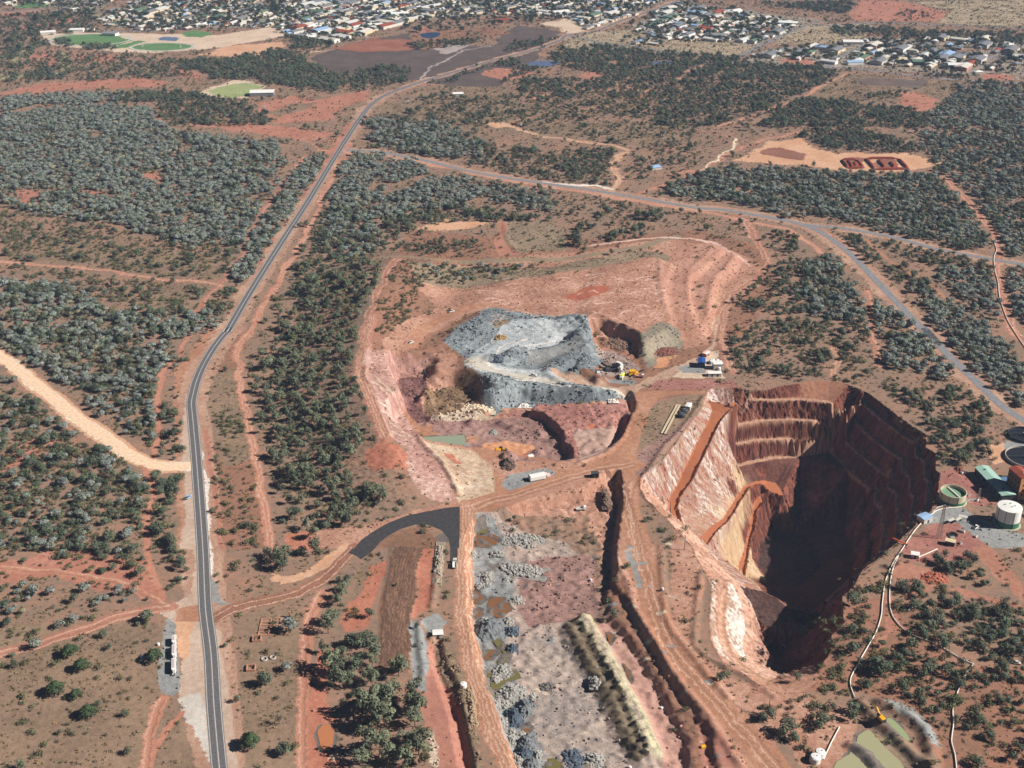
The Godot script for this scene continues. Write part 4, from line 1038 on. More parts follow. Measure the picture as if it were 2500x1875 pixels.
func vehicles():
	# three parked bulk trailers on the lay-by
	var L := [[-188.0, 545.0, 6.6, "short white covered trailer at the north end of the lay-by row"], [-185.6, 535.4, 9.6, "middle white covered trailer of the lay-by row"], [-182.9, 523.6, 10.2, "white covered trailer at the south end of the lay-by row"]]
	for e in L:
		var t := thing("bulk_trailer", e[3], "trailer", e[0], e[1], atan2(-10.0, 2.4), "white trailers parked on the lay-by")
		var l: float = e[2]
		var s := SurfaceTool.new(); s.begin(Mesh.PRIMITIVE_TRIANGLES); s.set_smooth_group(-1)
		var rings := [[-l / 2, 0.96], [l / 2 - 1.3, 1.0], [l / 2 - 0.5, 0.86], [l / 2, 0.55]]
		for i in 3:
			var a: Array = rings[i]; var b: Array = rings[i + 1]
			var P := func(r: Array, k: int) -> Vector3: return Vector3(r[0], [1.0, 3.3, 3.3, 1.0][k], [-1.0, -1.3, 1.3, 1.0][k] * r[1])
			for k in 4:
				var m := (k + 1) % 4
				quad(s, P.call(a, k), P.call(a, m), P.call(b, m), P.call(b, k))
		box(s, Vector3(-l / 2 - 0.02, 2.15, 0), Vector3(0.1, 2.3, 2.4)); box(s, Vector3(l / 2 + 0.02, 2.15, 0), Vector3(0.1, 2.3, 1.3))
		part(t, "body", done(s), M.white)
		s = st(); gable(s, l - 2.6, 2.0, 3.34, 0.22, 0.0); var c := part(t, "cover", done(s), mat("tarp", 190, 182, 180, 0.8)); c.position = Vector3(-0.7, 0, 0)
		s = st(); box(s, Vector3(0, 0.85, 0), Vector3(l - 0.6, 0.3, 1.1)); bar(s, Vector3(l / 2, 0.8, 0), Vector3(l / 2 + 1.6, 0.8, 0), 0.3); part(t, "frame", done(s), M.darkgrey)
		wheels(t, [[-l / 2 + 1, 1.0], [-l / 2 + 2.2, 1.0], [-l / 2 + 1, -1.0], [-l / 2 + 2.2, -1.0], [l / 2 - 1, 1.0], [l / 2 - 1, -1.0]], 0.5, 0.4)
		for z in [-0.5, 0.5]:
			s = st(); box(s, Vector3(l / 2 + 0.6, 1.0, z * 1.6), Vector3(0.9, 0.6, 0.5)); part(t, "toolbox", done(s), M.offwhite)
	car("parked_car", "white car half hidden under the round tree west of the lay-by", -202.4, 532, 1.4, M.white, false)
	car("blue_car", "small blue and white car on the gravel shoulder", -215.8, 696.1, 1.2, M.paleblue, false)
	car("white_ute", "white ute driving on the pale road of the grey heap", 17.1, 872, -0.2, M.white)
	car("green_ute", "white and green ute parked by the bushes near the pipeline", 230.1, 575.9, 0.7, M.mint)
	car("yard_ute", "white ute parked at the grey yard's entrance", 297.5, 660.4, 0.7, M.white)
	car("bush_ute", "cream ute beside the bushes at the eastern end of the bend", 274.6, 527.8, -0.3, M.offwhite)
	car("dust_car", "white car on the red track north of the grey heap", -53.3, 997.4, 0.4, M.white)
	car("dust_car", "white car on the red patch west of the grey heap", -84.2, 928.8, 0.8, M.white)
	car("field_car", "white car on the bare red field before the clubhouse", -351.3, 1726.6, 0.1, M.white, false)
	car("plain_car", "white vehicle on the far bare plain below the lone house", -150.3, 1756.9, 0.2, M.white, false)
	truck("service_truck", "white service truck with blue windows at the black asphalt's end", -35, 619.1, 1.6, M.offwhite, M.white, 8.0)
	truck("red_truck", "red truck at the pad where the pale track begins", 2.7, 1629.9, -0.2, M.red, M.red, 8.0)
	truck("white_truck", "white truck beside the red truck on the far pad", 9.4, 1624.9, -0.3, M.white, M.offwhite, 7.0)
	truck("field_truck", "white tank truck on the drill pad by the haul loop", 45.9, 691.9, 0.2, M.white, M.offwhite, 7.0)
	digger("yellow excavator working on the bank between the two ponds", 187.6, 479.7, 1.95, 3.0)
	var t := thing("wheel_loader", "yellow wheel loader with a black bucket on the orange pit floor", "loader", -8.7, 773.6, 0.35)
	var s := st(); bevel(s, Vector3(-1.4, 1.9, 0), Vector3(3.6, 1.5, 2.4), 0.25); part(t, "body", done(s), M.yellow); s = st(); bevel(s, Vector3(0.8, 2.6, 0), Vector3(1.7, 2.0, 1.7), 0.15); part(t, "cab", done(s), M.glass); s = st(); bar(s, Vector3(1.4, 1.8, 0.7), Vector3(4.4, 1.3, 0.7), 0.4); bar(s, Vector3(1.4, 1.8, -0.7), Vector3(4.4, 1.3, -0.7), 0.4); part(t, "arm", done(s), M.yellow); s = st(); box(s, Vector3(-5.4 + 10, 0.9, 0), Vector3(1.3, 1.2, 3.2), 0, 0.8); part(t, "bucket", done(s), M.darkgrey)
	wheels(t, [[-2, 1.2], [-2, -1.2], [1.6, 1.2], [1.6, -1.2]], 0.95, 0.7)
	t = thing("mobile_crusher", "orange and white mobile crusher on the red pit floor", "crusher", 10.4, 759, 0.5)
	trackset(t, 6, 2.8)
	s = st(); bevel(s, Vector3(0, 2.0, 0), Vector3(7, 1.8, 2.8), 0.2); part(t, "body", done(s), M.orange); s = st(); box(s, Vector3(-3.0, 3.8, 0), Vector3(3.4, 1.6, 3.0), 0, 1.35); part(t, "hopper", done(s), M.orange); s = st(); bevel(s, Vector3(3.2, 3.2, 0), Vector3(4.4, 1.6, 2.6), 0.2); part(t, "engine_cover", done(s), M.white); s = st(); bar(s, Vector3(2, 1.8, 0.5), Vector3(1, 3.6, 8), 1.0); part(t, "conveyor", done(s), M.pinkwhite); s = st(); bar(s, Vector3(-2, 1.8, 0.5), Vector3(-6, 3.0, 3), 0.9); part(t, "conveyor", done(s), M.darkgrey)
func small_things():
	var i := 0
	for e in [[-210.2, 887.3, "steel power pole where the red service track narrows"], [-186.1, 748.9, "steel power pole beside the dense scrub strip opposite the pale road"], [-169.7, 640.8, "steel power pole in the scrub above the mine turn-off"], [-122.5, 518.4, "power pole behind the ruined brick footings"], [132.4, 488.3, "timber power pole below the white benches"], [155.9, 483.1, "timber power pole in the bushes above the twin tanks"], [107.4, 635.6, "power pole on the pink flat west of the pit"], [347.6, 1312, "pale power pole in the dense far woodland"], [-139.1, 1335.5, "power pole in the grey trees north of the ploughed field"], [-427.3, 1847.3, "floodlight pole beside the small playing field"], [-453.4, 1821.4, "floodlight pole at the playing field's western corner"], [52, 1714.6, "power pole on the far bare plain"]]:
		var t := thing("power_pole", e[2], "pole", e[0], e[1], 0.3 * i); i += 1
		var s := st(); lathe(s, Vector3(0, -0.3, 0), [Vector2(0.24, 0), Vector2(0.15, 11.3), Vector2(0, 11.3)], 8); part(t, "pole", done(s), M.steel if i < 4 else M.wood)
		s = st(); bar(s, Vector3(-1.4, 10.4, 0), Vector3(1.4, 10.4, 0), 0.2); part(t, "crossarm", done(s), M.wood)
		for k in 3:
			s = st(); cyl(s, Vector3(-1.2 + k * 1.2, 10.5, 0), 0.1, 0.35, 6); part(t, "insulator", done(s), M.offwhite)
	for e in [["dark red earth pit walls at the cleared site, smaller and square", 413.9, 1451.9, 18.0, 34.0], ["dark red earth pit walls at the cleared site, larger with humps inside", 455.4, 1451.9, 40.0, 44.0]]:
		var bd := thing("earth_bund", e[0], "earthwork", e[1], e[2])
		var lx: float = e[3] / 2; var lz: float = e[4] / 2
		for k in [[-lx, 0, 5, lz * 2], [lx, 0, 5, lz * 2], [0, -lz, lx * 2, 5], [0, lz, lx * 2, 5], [-lx * 0.3, 0, 5, lz * 1.5], [lx * 0.35, lz * 0.2, 6, lz]]:
			var bs := st(); box(bs, Vector3(k[0], 1.6, k[1]), Vector3(k[2] if k[2] != 5 else 3.0, 2.2, k[3] if k[3] != 5 else 3.0), 0, 0.6); part(bd, "bank", done(bs), M.roofred)
	# ruined footings of a building
	var t := thing("brick_ruin", "pinkish brick footings of a ruined building beside the road", "ruin", -135, 559.6, 0.04)
	var s: SurfaceTool
	for r in 6:
		s = st(); box(s, Vector3(0, 0.25, -7.5 + r * 3.0), Vector3(16 - (r % 3), 0.5, 0.7)); part(t, "footing", done(s), M.brick)
	for r in [-8.0, -2.5, 3.0, 7.6]:
		s = st(); box(s, Vector3(r, 0.3, 0), Vector3(0.7, 0.6, 15)); part(t, "cross_wall", done(s), M.brick)
	s = st(); box(s, Vector3(7.8, 2.0, -8.6), Vector3(1.2, 4.0, 1.2), 0, 0.7); part(t, "chimney", done(s), M.brick)
	for e in [["square stone cistern ruin with a dark inside", -141.4, 523.5], ["small square ruin at the footings' south-west corner", -142.8, 548.4]]:
		t = thing("square_ruin", e[0], "ruin", e[1], e[2], 0.1)
		for k in [[0, -2.2, 4.8, 0.5], [0, 2.2, 4.8, 0.5], [-2.2, 0, 0.5, 4.0], [2.2, 0, 0.5, 4.0]]:
			s = st(); box(s, Vector3(k[0], 0.7, k[1]), Vector3(k[2], 1.4, k[3])); part(t, "wall", done(s), M.brick)
	for e in [["western of two white concrete rings in dry grass", -135.5, 531.2], ["eastern of two white concrete rings in dry grass", -131.1, 532.6]]:
		t = thing("concrete_ring", e[0], "concrete ring", e[1], e[2]); s = st(); lathe(s, Vector3.ZERO, [Vector2(1.7, 0), Vector2(1.7, 0.8), Vector2(1.25, 0.8), Vector2(1.25, 0)], 18); part(t, "ring", done(s), M.concrete)
	for e in [["white painted rock beside the lay-by", -196.7, 543.4], ["white tank stand on the pit's north rim", 257.4, 872.6], ["white drum beside the haul road opposite the ridges", 89.1, 593.1], ["white drum on the pink stage floor beside the ridges", 78.9, 499.7], ["white drum at the ridges' south end", 58.5, 456.7], ["white drum on the stage floor's upper part", 48.1, 612.5]]:
		t = thing("white_drum", e[0], "drum", e[1], e[2]); s = st(); lathe(s, Vector3.ZERO, [Vector2(0.8, 0), Vector2(0.8, 1.3), Vector2(0.6, 1.5), Vector2(0, 1.5)], 12); part(t, "body", done(s), M.white); s = st(); cyl(s, Vector3(0.3, 1.5, 0), 0.15, 0.1, 8); part(t, "cap", done(s), M.grey)
	t = thing("yellow_pump", "yellow pump in the dark trench by the haul road", "pump", 96, 467.3, 0.4); s = st(); bevel(s, Vector3(0, 0.9, 0), Vector3(2.6, 1.4, 1.5), 0.2); part(t, "body", done(s), M.yellow); s = st(); box(s, Vector3(0, 0.2, 0), Vector3(3.0, 0.3, 1.7)); part(t, "skid", done(s), M.darkgrey)
	for e in dead_trees():
		t = thing("dead_tree", e[2], "dead tree", e[0], e[1], e[0])
		var r := RandomNumberGenerator.new(); r.seed = int(absf(e[0]) * 10)
		s = st(); bar(s, Vector3.ZERO, Vector3(0.3, 4.5, 0.2), 0.4); part(t, "trunk", done(s), M.wood)
		s = st()
		for k in 26:
			var a := r.randf() * TAU; var y := r.randf_range(1.6, 4.4); var l := r.randf_range(1.2, 3.0)
			var b := Vector3(0.1, y, 0.1); var c := b + Vector3(cos(a) * l, r.randf_range(0.6, 2.4), sin(a) * l)
			bar(s, b, c, 0.14)
			for q in 3: bar(s, b.lerp(c, 0.4 + q * 0.2), c + Vector3(r.randf_range(-1, 1), r.randf_range(-0.2, 0.9), r.randf_range(-1, 1)), 0.07)
		var cm := st(); cm.append_from(done(s), 0, Transform3D()); part(t, "branches", done(cm), mat("deadwood", 120, 106, 96, 0.9))
func rock_piles():
	var stone := []
	for k in 4:
		var r := RandomNumberGenerator.new(); r.seed = 60 + k
		var sm := SphereMesh.new(); sm.radius = 0.5; sm.height = 1.0; sm.radial_segments = 7; sm.rings = 3
		var A := sm.get_mesh_arrays(); var V: PackedVector3Array = A[Mesh.ARRAY_VERTEX]; var I: PackedInt32Array = A[Mesh.ARRAY_INDEX]
		var s := st(); var off := {}
		for q in V.size():
			var key := V[q].snapped(Vector3.ONE * 0.01)
			if not off.has(key): off[key] = r.randf_range(0.72, 1.2)
			V[q] *= off[key]
		for q in I: s.add_vertex(V[q])
		stone.append(done(s))
	for e in pile_list():
		var r := RandomNumberGenerator.new(); r.seed = int(absf(e[1]) * 31 + e[2])
		var x: float = e[1]; var f: float = e[2]; var rx: float = e[3]; var rf: float = e[4]; var h: float = e[5]; var turn: float = e[6]; var tone: Color = lin(e[7][0], e[7][1], e[7][2]); var rough: float = e[8]
		var t := thing("rock_pile", e[0], "rock pile", x, f, turn)
		var n := 40; var s := SurfaceTool.new(); s.begin(Mesh.PRIMITIVE_TRIANGLES); s.set_smooth_group(0)
		var y := func(a: float, b: float) -> float:
			var d := sqrt(a * a + b * b) * (1.0 + 0.35 * nz2.get_noise_2d(a * 14 + x, b * 14 + f))
			return h * (maxf(-0.15, 1.0 - d) * (0.75 + 0.9 * absf(nz2.get_noise_2d(a * 22 + f, b * 22))) + rough * 0.16 * nz2.get_noise_2d(a * rx * 9, b * rf * 9))
		for j in n:
			for i in n:
				for q in [[0, 0], [1, 1], [1, 0], [0, 0], [0, 1], [1, 1]]:
					var a: float = -1.25 + 2.5 * (i + q[0]) / n; var b: float = -1.25 + 2.5 * (j + q[1]) / n
					s.set_color(tone * (0.9 + 0.35 * nz2.get_noise_2d(a * rx * 3, b * rf * 3)))
					s.add_vertex(Vector3(a * rx, y.call(a, b) - 0.1, b * rf))
		s.generate_normals()
		part(t, "heap", s.commit(), M.rock)
		var mm := MultiMesh.new(); mm.transform_format = MultiMesh.TRANSFORM_3D; mm.mesh = stone[int(x * 3) & 3]; mm.instance_count = int(30 + rough * rx * rf * 1.6)
		for k in mm.instance_count:
			var a := r.randf() * TAU; var d := sqrt(r.randf()) * 1.05; var z := r.randf_range(0.5, 1.5) * (0.6 + rough * 0.9)
			var p := Vector2(cos(a) * d, sin(a) * d)
			mm.set_instance_transform(k, Transform3D(Basis.from_euler(Vector3(r.randf() * 6, r.randf() * 6, r.randf() * 6)).scaled(Vector3(z, z * 0.8, z)), Vector3(p.x * rx, y.call(p.x, p.y), p.y * rf)))
		var o := MultiMeshInstance3D.new(); o.name = "boulders"; o.multimesh = mm
		var bm := StandardMaterial3D.new(); bm.albedo_color = (tone * 1.15).linear_to_srgb(); bm.roughness = 0.95; o.material_override = bm
		t.add_child(o, true); o.set_meta("kind", "stuff")

# ---------------------------------------------------------------- surveyed places, in metres
func palettes():
	pal("scrub", [124, 104, 86], [150, 116, 92], [188, 122, 92])
	pal("trackl", [180, 136, 108], [202, 158, 128], [216, 176, 146])
	pal("trackd", [138, 94, 70], [156, 108, 82], [174, 122, 96])
	pal("ploughd", [96, 70, 54], [112, 80, 60], [128, 92, 70])
	pal("paledust", [172, 164, 148], [196, 188, 170], [214, 206, 190])
	pal("ridgey", [128, 116, 86], [176, 164, 126], [210, 200, 162])
	pal("ridged", [92, 80, 58], [122, 104, 78], [150, 130, 100])
	pal("wetmud", [92, 84, 78], [112, 102, 94], [140, 124, 112])
	pal("redsoil", [164, 100, 78], [186, 114, 88], [204, 138, 112])
	pal("fieldgreen", [128, 142, 80], [146, 160, 92], [162, 172, 108])
	pal("redsoil2", [164, 92, 68], [192, 110, 80], [212, 138, 106])
	pal("brown", [112, 92, 70], [144, 114, 88], [166, 132, 102])
	pal("brownred", [128, 96, 74], [158, 106, 80], [182, 116, 88])
	pal("tan", [186, 154, 126], [208, 178, 148], [226, 200, 172])
	pal("pinkdump", [154, 102, 78], [184, 126, 98], [212, 164, 136])
	pal("pinkmottle", [146, 98, 74], [186, 126, 98], [228, 186, 158])
	pal("pinkpale", [188, 136, 116], [214, 168, 148], [236, 206, 186])
	pal("pinkslope", [146, 98, 86], [182, 130, 114], [226, 196, 178])
	pal("haul", [154, 98, 68], [182, 120, 86], [204, 150, 118])
	pal("haulred", [128, 80, 60], [156, 98, 72], [180, 120, 90])
	pal("mauve", [128, 94, 86], [158, 114, 102], [186, 144, 130])
	pal("mauvepale", [160, 122, 106], [178, 138, 120], [194, 156, 138])
	pal("mauvered", [146, 90, 78], [172, 106, 90], [196, 132, 114])
	pal("mauvegrey", [130, 108, 100], [160, 134, 122], [186, 162, 146])
	pal("greymid", [112, 114, 114], [140, 142, 140], [166, 166, 160])
	pal("greyblue", [88, 97, 102], [124, 134, 138], [166, 175, 176])
	pal("greypale", [132, 142, 146], [174, 182, 184], [212, 214, 208])
	pal("paleyellow", [206, 184, 148], [226, 208, 174], [240, 224, 196])
	pal("paleg", [170, 158, 144], [194, 184, 172], [214, 206, 196])
	pal("white", [196, 176, 156], [226, 214, 200], [246, 240, 232])
	pal("slag", [78, 66, 62], [98, 82, 76], [122, 102, 92])
	pal("slagpale", [140, 124, 118], [168, 152, 146], [190, 176, 168])
	pal("redburn", [130, 74, 58], [158, 92, 68], [184, 116, 84])
	pal("burnt", [92, 78, 70], [112, 94, 84], [138, 112, 94])
	pal("grass", [74, 116, 60], [88, 134, 72], [104, 148, 86])
	pal("drygrass", [132, 126, 84], [152, 142, 98], [170, 156, 114])
	pal("drygrass2", [146, 126, 98], [170, 147, 114], [190, 168, 136])
	pal("bluecourt", [76, 96, 130], [90, 112, 150], [110, 130, 160])
	pal("town", [128, 112, 98], [156, 138, 120], [184, 164, 142])
	pal("khaki", [120, 100, 78], [146, 122, 94], [170, 142, 110])
	pal("khakigrey", [118, 110, 92], [144, 132, 110], [172, 154, 124])
	pal("orangepale", [196, 130, 88], [212, 154, 112], [226, 178, 140])
	pal("orangebright", [194, 118, 72], [212, 138, 90], [224, 160, 116])
	pal("redmuck", [132, 80, 62], [150, 94, 72], [170, 112, 86])
	pal("redmud", [176, 86, 60], [190, 98, 68], [200, 112, 82])
	pal("redtrack", [176, 104, 76], [196, 122, 92], [212, 142, 112])
	pal("redtrackp", [160, 98, 74], [182, 116, 90], [202, 140, 114])
	pal("verge", [150, 106, 82], [182, 134, 106], [206, 166, 136])
	pal("shoulder", [172, 140, 118], [192, 162, 138], [210, 184, 162])
	pal("terrace", [168, 110, 86], [190, 130, 104], [206, 152, 126])
	pal("terracered", [146, 90, 78], [170, 108, 94], [196, 136, 120])
	pal("cliff", [92, 68, 44], [138, 104, 72], [178, 146, 108])
	pal("purple", [96, 62, 60], [130, 84, 78], [162, 112, 102])
	pal("palerock", [160, 130, 106], [196, 172, 144], [226, 212, 190])
	pal("stripe", [150, 112, 88], [196, 162, 128], [222, 204, 172])
	pal("tanhaul", [150, 112, 90], [186, 146, 118], [210, 174, 144])
	pal("stage", [130, 122, 116], [174, 148, 132], [204, 178, 158])
	pal("stage2", [120, 116, 114], [166, 146, 132], [202, 174, 156])
	pal("pinkfl", [164, 112, 98], [188, 136, 118], [206, 160, 136])
	pal("redfl", [164, 100, 80], [184, 116, 94], [200, 138, 114])
	pal("tanrock", [104, 84, 62], [146, 118, 88], [186, 158, 124])
	pal("plough", [118, 82, 60], [144, 100, 74], [168, 122, 94])
	pal("street", [140, 132, 126], [158, 150, 142], [174, 166, 158])
func L(a: Array) -> PackedVector2Array:
	var p := PackedVector2Array()
	for i in range(0, a.size(), 2): p.append(Vector2(a[i], a[i + 1]))
	return p
var shapes_made := []
func g(c: String, w: float, a: PackedVector2Array): shapes_made.append([c, w, a])
func ground_shapes() -> Array:
	if not shapes_made.is_empty(): return shapes_made
	g("orangepale", 16, L([-441.5, 934.5, -422.5, 914, -387, 876, -353.5, 839, -322.5, 805, -294, 776.5, -267.5, 750, -253.5, 740.5, -240.5, 736, -224.5, 738]))
	g("town", 0, L([-786.5, 2366, -774.5, 2477, -755.5, 2589, -268, 2648, -248.5, 2442, -252.5, 2204.5, -372, 2294, -541, 2302, -653, 2263.5, -722, 2294]))
	g("town", 0, L([-421, 2550.5, -243.5, 2628, -131, 2589, -110, 2407.5, -188.5, 2349.5, -248.5, 2263.5, -319, 2162, -420, 2248.5]))
	g("town", 0, L([-131, 2589, 333.5, 2608.5, 202, 2374, 137.5, 2278.5, 100, 2407.5, -2, 2424.5, -103.5, 2407.5]))
	g("town", 0, L([212.5, 2309.5, 340, 2550.5, 373.5, 2569.5, 322.5, 2190, 246.5, 2190]))
	g("town", 0, L([202.5, 2190, 256.5, 2204.5, 258.5, 2141, 215.5, 2141]))
	g("town", 0, L([277, 2442, 324.5, 2513.5, 437.5, 2477, 524, 2325.5, 508, 2278.5, 432.5, 2162, 307.5, 2176, 252.5, 2204.5]))
	g("town", 0, L([391, 2055.5, 519, 2148, 557.5, 2094, 508, 1987.5, 455, 2042.5]))
	g("town", 0, L([539, 2005.5, 643, 2204.5, 677, 2190, 711.5, 2120.5, 624, 1981.5]))
	g("town", 0, L([624, 1981.5, 700.5, 2094, 727, 2081, 792.5, 2068, 720.5, 1952]))
	g("town", 0, L([733, 1935, 780.5, 2018, 799.5, 1981.5, 772.5, 1935]))
	g("town", 0, L([795.5, 2204.5, 867.5, 2233.5, 852, 2190, 790, 2162]))
	g("town", 0, L([835.5, 2176, 911, 2162, 833.5, 1958, 802.5, 1981.5, 798, 2068]))
	g("town", 0, L([676, 2197, 802.5, 2226, 810.5, 2120.5, 707.5, 2107.5]))
	g("town", 0, L([-1059, 2628, -820.5, 2638, -794, 2391, -862.5, 2477, -1023, 2532]))
	g("brown", 0, L([-293, 564.5, -245.5, 559.5, -203, 564.5, -196.5, 553.5, -184.5, 493.5, -158, 474, -145.5, 446.5, -249, 446.5]))
	g("brown", 0, L([-154, 574.5, -122, 577, -114, 525, -105, 474, -99.5, 446.5, -136, 446.5]))
	g("brownred", 0, L([-268, 971, -226.5, 971, -223, 905, -197.5, 803, -166.5, 692.5, -155, 637, -183, 637, -213.5, 744.5, -235.5, 803, -251, 857]))
	g("brown", 0, L([-243.5, 880.5, -221.5, 892.5, -197.5, 803, -181.5, 744.5, -200.5, 735.5, -226.5, 803]))
	g("brown", 0, L([-473.5, 1190, -276, 1142.5, -272.5, 1085.5, -328, 1085.5, -418, 1120, -479.5, 1133.5]))
	g("brown", 0, L([-339.5, 1069, -277.5, 1057, -281.5, 1006.5, -339, 1010.5]))
	g("redsoil", 0, L([-362.5, 752, -347.5, 776.5, -335.5, 799, -322, 790.5, -328.5, 763, -340.5, 748, -345, 719.5, -347, 711]))
	g("redsoil", 0, L([-316, 627.5, -299, 624.5, -288, 636, -261, 634.5, -225, 624.5, -203, 587, -224.5, 593.5, -248, 593.5, -275, 608, -306, 600]))
	g("redsoil", 0, L([-440.5, 1430, -410, 1397.5, -409.5, 1366, -433.5, 1397.5]))
	g("redsoil", 0, L([-498, 1347.5, -452.5, 1347.5, -456.5, 1329.5, -488.5, 1329.5]))
	g("redsoil", 0, L([-566.5, 1353.5, -522.5, 1347.5, -527.5, 1295, -544, 1300.5]))
	g("redsoil", 0, L([-433.5, 1641.5, -354.5, 1641.5, -235.5, 1592, -241, 1552.5, -274.5, 1560.5, -345, 1592, -418.5, 1625]))
	g("redsoil", 0, L([-367.5, 1747.5, -322, 1791, -282, 1766.5, -213, 1826.5, -207, 1766.5, -239, 1728.5, -243.5, 1656.5, -318, 1639.5, -350, 1692]))
	g("brown", 0, L([-341, 1692, -315, 1747.5, -279, 1747.5, -290.5, 1710, -326, 1674]))
	g("redsoil", 0, L([-754, 1806, -713.5, 1868.5, -583.5, 1901, -526.5, 1879.5, -531, 1847.5, -662, 1826.5, -739, 1766.5]))
	g("redsoil", 0, L([-814, 2081, -771, 2094, -731, 1981.5, -769.5, 1993.5]))
	g("redsoil", 0, L([-733, 2081, -657, 2068, -642.5, 2018, -698.5, 2005.5]))
	g("redsoil", 0, L([-996.5, 2459.5, -918.5, 2468.5, -906.5, 2424.5, -971, 2391]))
	g("redsoil", 0, L([-904, 2309.5, -804.5, 2416, -807.5, 2374, -878.5, 2263.5]))
	g("redsoil", 0, L([-552.5, 1981.5, -488.5, 1935, -478.5, 1890, -525, 1923.5]))
	g("drygrass", 0, L([-768, 2094, -744.5, 2081, -695.5, 1946.5, -714.5, 1923.5, -728, 2005.5]))
	g("drygrass", 0, L([-810, 2433.5, -765.5, 2424.5, -784, 2357.5]))
	g("drygrass", 0, L([-851, 2068, -828, 2120.5, -803.5, 2107.5, -801, 2005.5]))
	g("drygrass", 0, L([-797.5, 1923.5, -727, 1946.5, -710.5, 1912.5, -785, 1890]))
	g("tan", 0, L([-835.5, 2226, -792, 2256, -679, 2248.5, -526.5, 2233.5, -423, 2325.5, -369.5, 2278.5, -405, 2219, -502, 2120.5, -605, 2081, -664.5, 2094, -794.5, 2148]))
	g("orangepale", 0, L([-491, 2134, -398, 2176, -391.5, 2120.5, -430.5, 2042.5, -518.5, 2068]))
	g("grass", 0, L([-812.5, 2197, -812, 2226, -787, 2241, -749.5, 2244, -702.5, 2226, -669.5, 2193, -662.5, 2178.5, -669.5, 2162, -682, 2145, -719.5, 2145, -758.5, 2150.5, -788.5, 2164.5]))
	g("grass", 0, L([-651, 2127.5, -648.5, 2148, -627.5, 2166, -599, 2168.5, -568.5, 2162, -546.5, 2148, -543.5, 2127.5, -556.5, 2110, -581, 2096.5, -616, 2100.5, -638.5, 2111.5]))
	g("grass", 0, L([-593.5, 2248.5, -583.5, 2274, -547.5, 2263.5, -537, 2241, -547, 2207, -575.5, 2216]))
	g("grass", 0, L([-683.5, 2141, -666, 2159, -655, 2183, -630.5, 2178.5, -652, 2150.5, -658, 2120.5, -672, 2120.5]))
	g("grass", 0, L([-993, 2504.5, -976.5, 2569.5, -927, 2573.5, -923.5, 2513.5, -970, 2495]))
	g("bluecourt", 0, L([-625, 2201.5, -615.5, 2221.5, -584, 2207, -587.5, 2180, -615, 2185.5]))
	g("tan", 0, L([-465.5, 1811, -427, 1890, -399.5, 1879.5, -371, 1847.5, -385, 1776.5, -435.5, 1786]))
	g("fieldgreen", 0, L([-452, 1818.5, -422, 1863, -397.5, 1868.5, -375, 1847.5, -391, 1796, -409, 1776.5]))
	g("slag", 0, L([-335, 2042.5, -307.5, 2107.5, -251.5, 2197, -199.5, 2233.5, -109, 2204.5, -48.5, 2107.5, 8, 2107.5, 67, 2204.5, 34, 1981.5, -42, 1806, -146, 1890, -224, 1901, -296, 1958]))
	g("redburn", 0, L([-311.5, 2107.5, -251, 2204.5, -177, 2190, -170.5, 2107.5, -240, 2094, -308, 2081]))
	g("slag", 0, L([-313.5, 2120.5, -254, 2094, -170, 2094, -101, 2120.5, -30.5, 2148, -16.5, 2248.5, 13.5, 2325.5, 88.5, 2263.5, 71, 2190, -1.5, 2107.5, -93.5, 1946.5, -139.5, 1890, -181, 1958, -247, 1912.5, -296.5, 1993.5]))
	g("brownred", 0, L([-182, 2263.5, -123, 2278.5, -32.5, 2309.5, -2, 2248.5, -60, 2190, -115, 2120.5, -156.5, 2107.5, -174.5, 2162]))
	g("redsoil", 0, L([-178.5, 2294, -155, 2309.5, -141, 2278.5, -163, 2248.5]))
	g("slagpale", 0, L([-129, 2120.5, -99, 2148, -76, 2148, -91.5, 2094, -118, 2068]))
	g("tan", 0, L([48, 2341.5, 108.5, 2391, 136.5, 2263.5, 100, 2248.5, 83.5, 2294]))
	g("drygrass2", 0, L([98, 2204.5, 136.5, 2263.5, 210, 2278.5, 324.5, 2204.5, 331, 2068, 226.5, 2134, 110, 2081, 89.5, 2134]))
	g("tan", 0, L([75, 2325.5, 114.5, 2374, 118, 2248.5, 99, 2233.5]))
	g("redsoil", 0, L([-51, 1935, -23, 1975.5, 24.5, 1952, 32.5, 1935, -4, 1890, -37.5, 1912.5]))
	g("redsoil", 0, L([20.5, 1806, 43.5, 1847.5, 55.5, 1816, 33, 1801]))
	g("redsoil", 0, L([99, 1912.5, 129.5, 1946.5, 144, 1923.5, 115.5, 1879.5]))
	g("redsoil", 0, L([142.5, 1981.5, 170.5, 1963.5, 153, 1946.5]))
	g("brown", 0, L([-190, 1728.5, -101.5, 1847.5, -1.5, 1847.5, 17.5, 1747.5, 91.5, 1692, 43.5, 1622.5, -89, 1590, -191, 1622.5]))
	g("brown", 0, L([-69, 1641.5, 249.5, 1641.5, 236.5, 1545, 168.5, 1529.5, 85, 1560.5, -1.5, 1592]))
	g("orangepale", 0, L([-55.5, 1650.5, -10.5, 1641.5, 10, 1616.5, -23.5, 1616.5]))
	g("haul", 0, L([174, 1766.5, 201.5, 1826.5, 230, 1879.5, 209.5, 1806, 180.5, 1757]))
	g("town", 0, L([281, 2477, 437.5, 2477, 593.5, 2374, 532.5, 2278.5, 416, 2134, 369, 2055.5, 239.5, 2081]))
	g("drygrass2", 0, L([255.5, 2233.5, 331.5, 2248.5, 414, 2120.5, 371.5, 2068, 239.5, 2081]))
	g("drygrass2", 0, L([527, 2325.5, 670, 2341.5, 612, 2176, 447, 2148]))
	g("redsoil", 0, L([642.5, 2407.5, 710.5, 2589, 797, 2569.5, 844, 2442, 799, 2357.5, 645, 2366]))
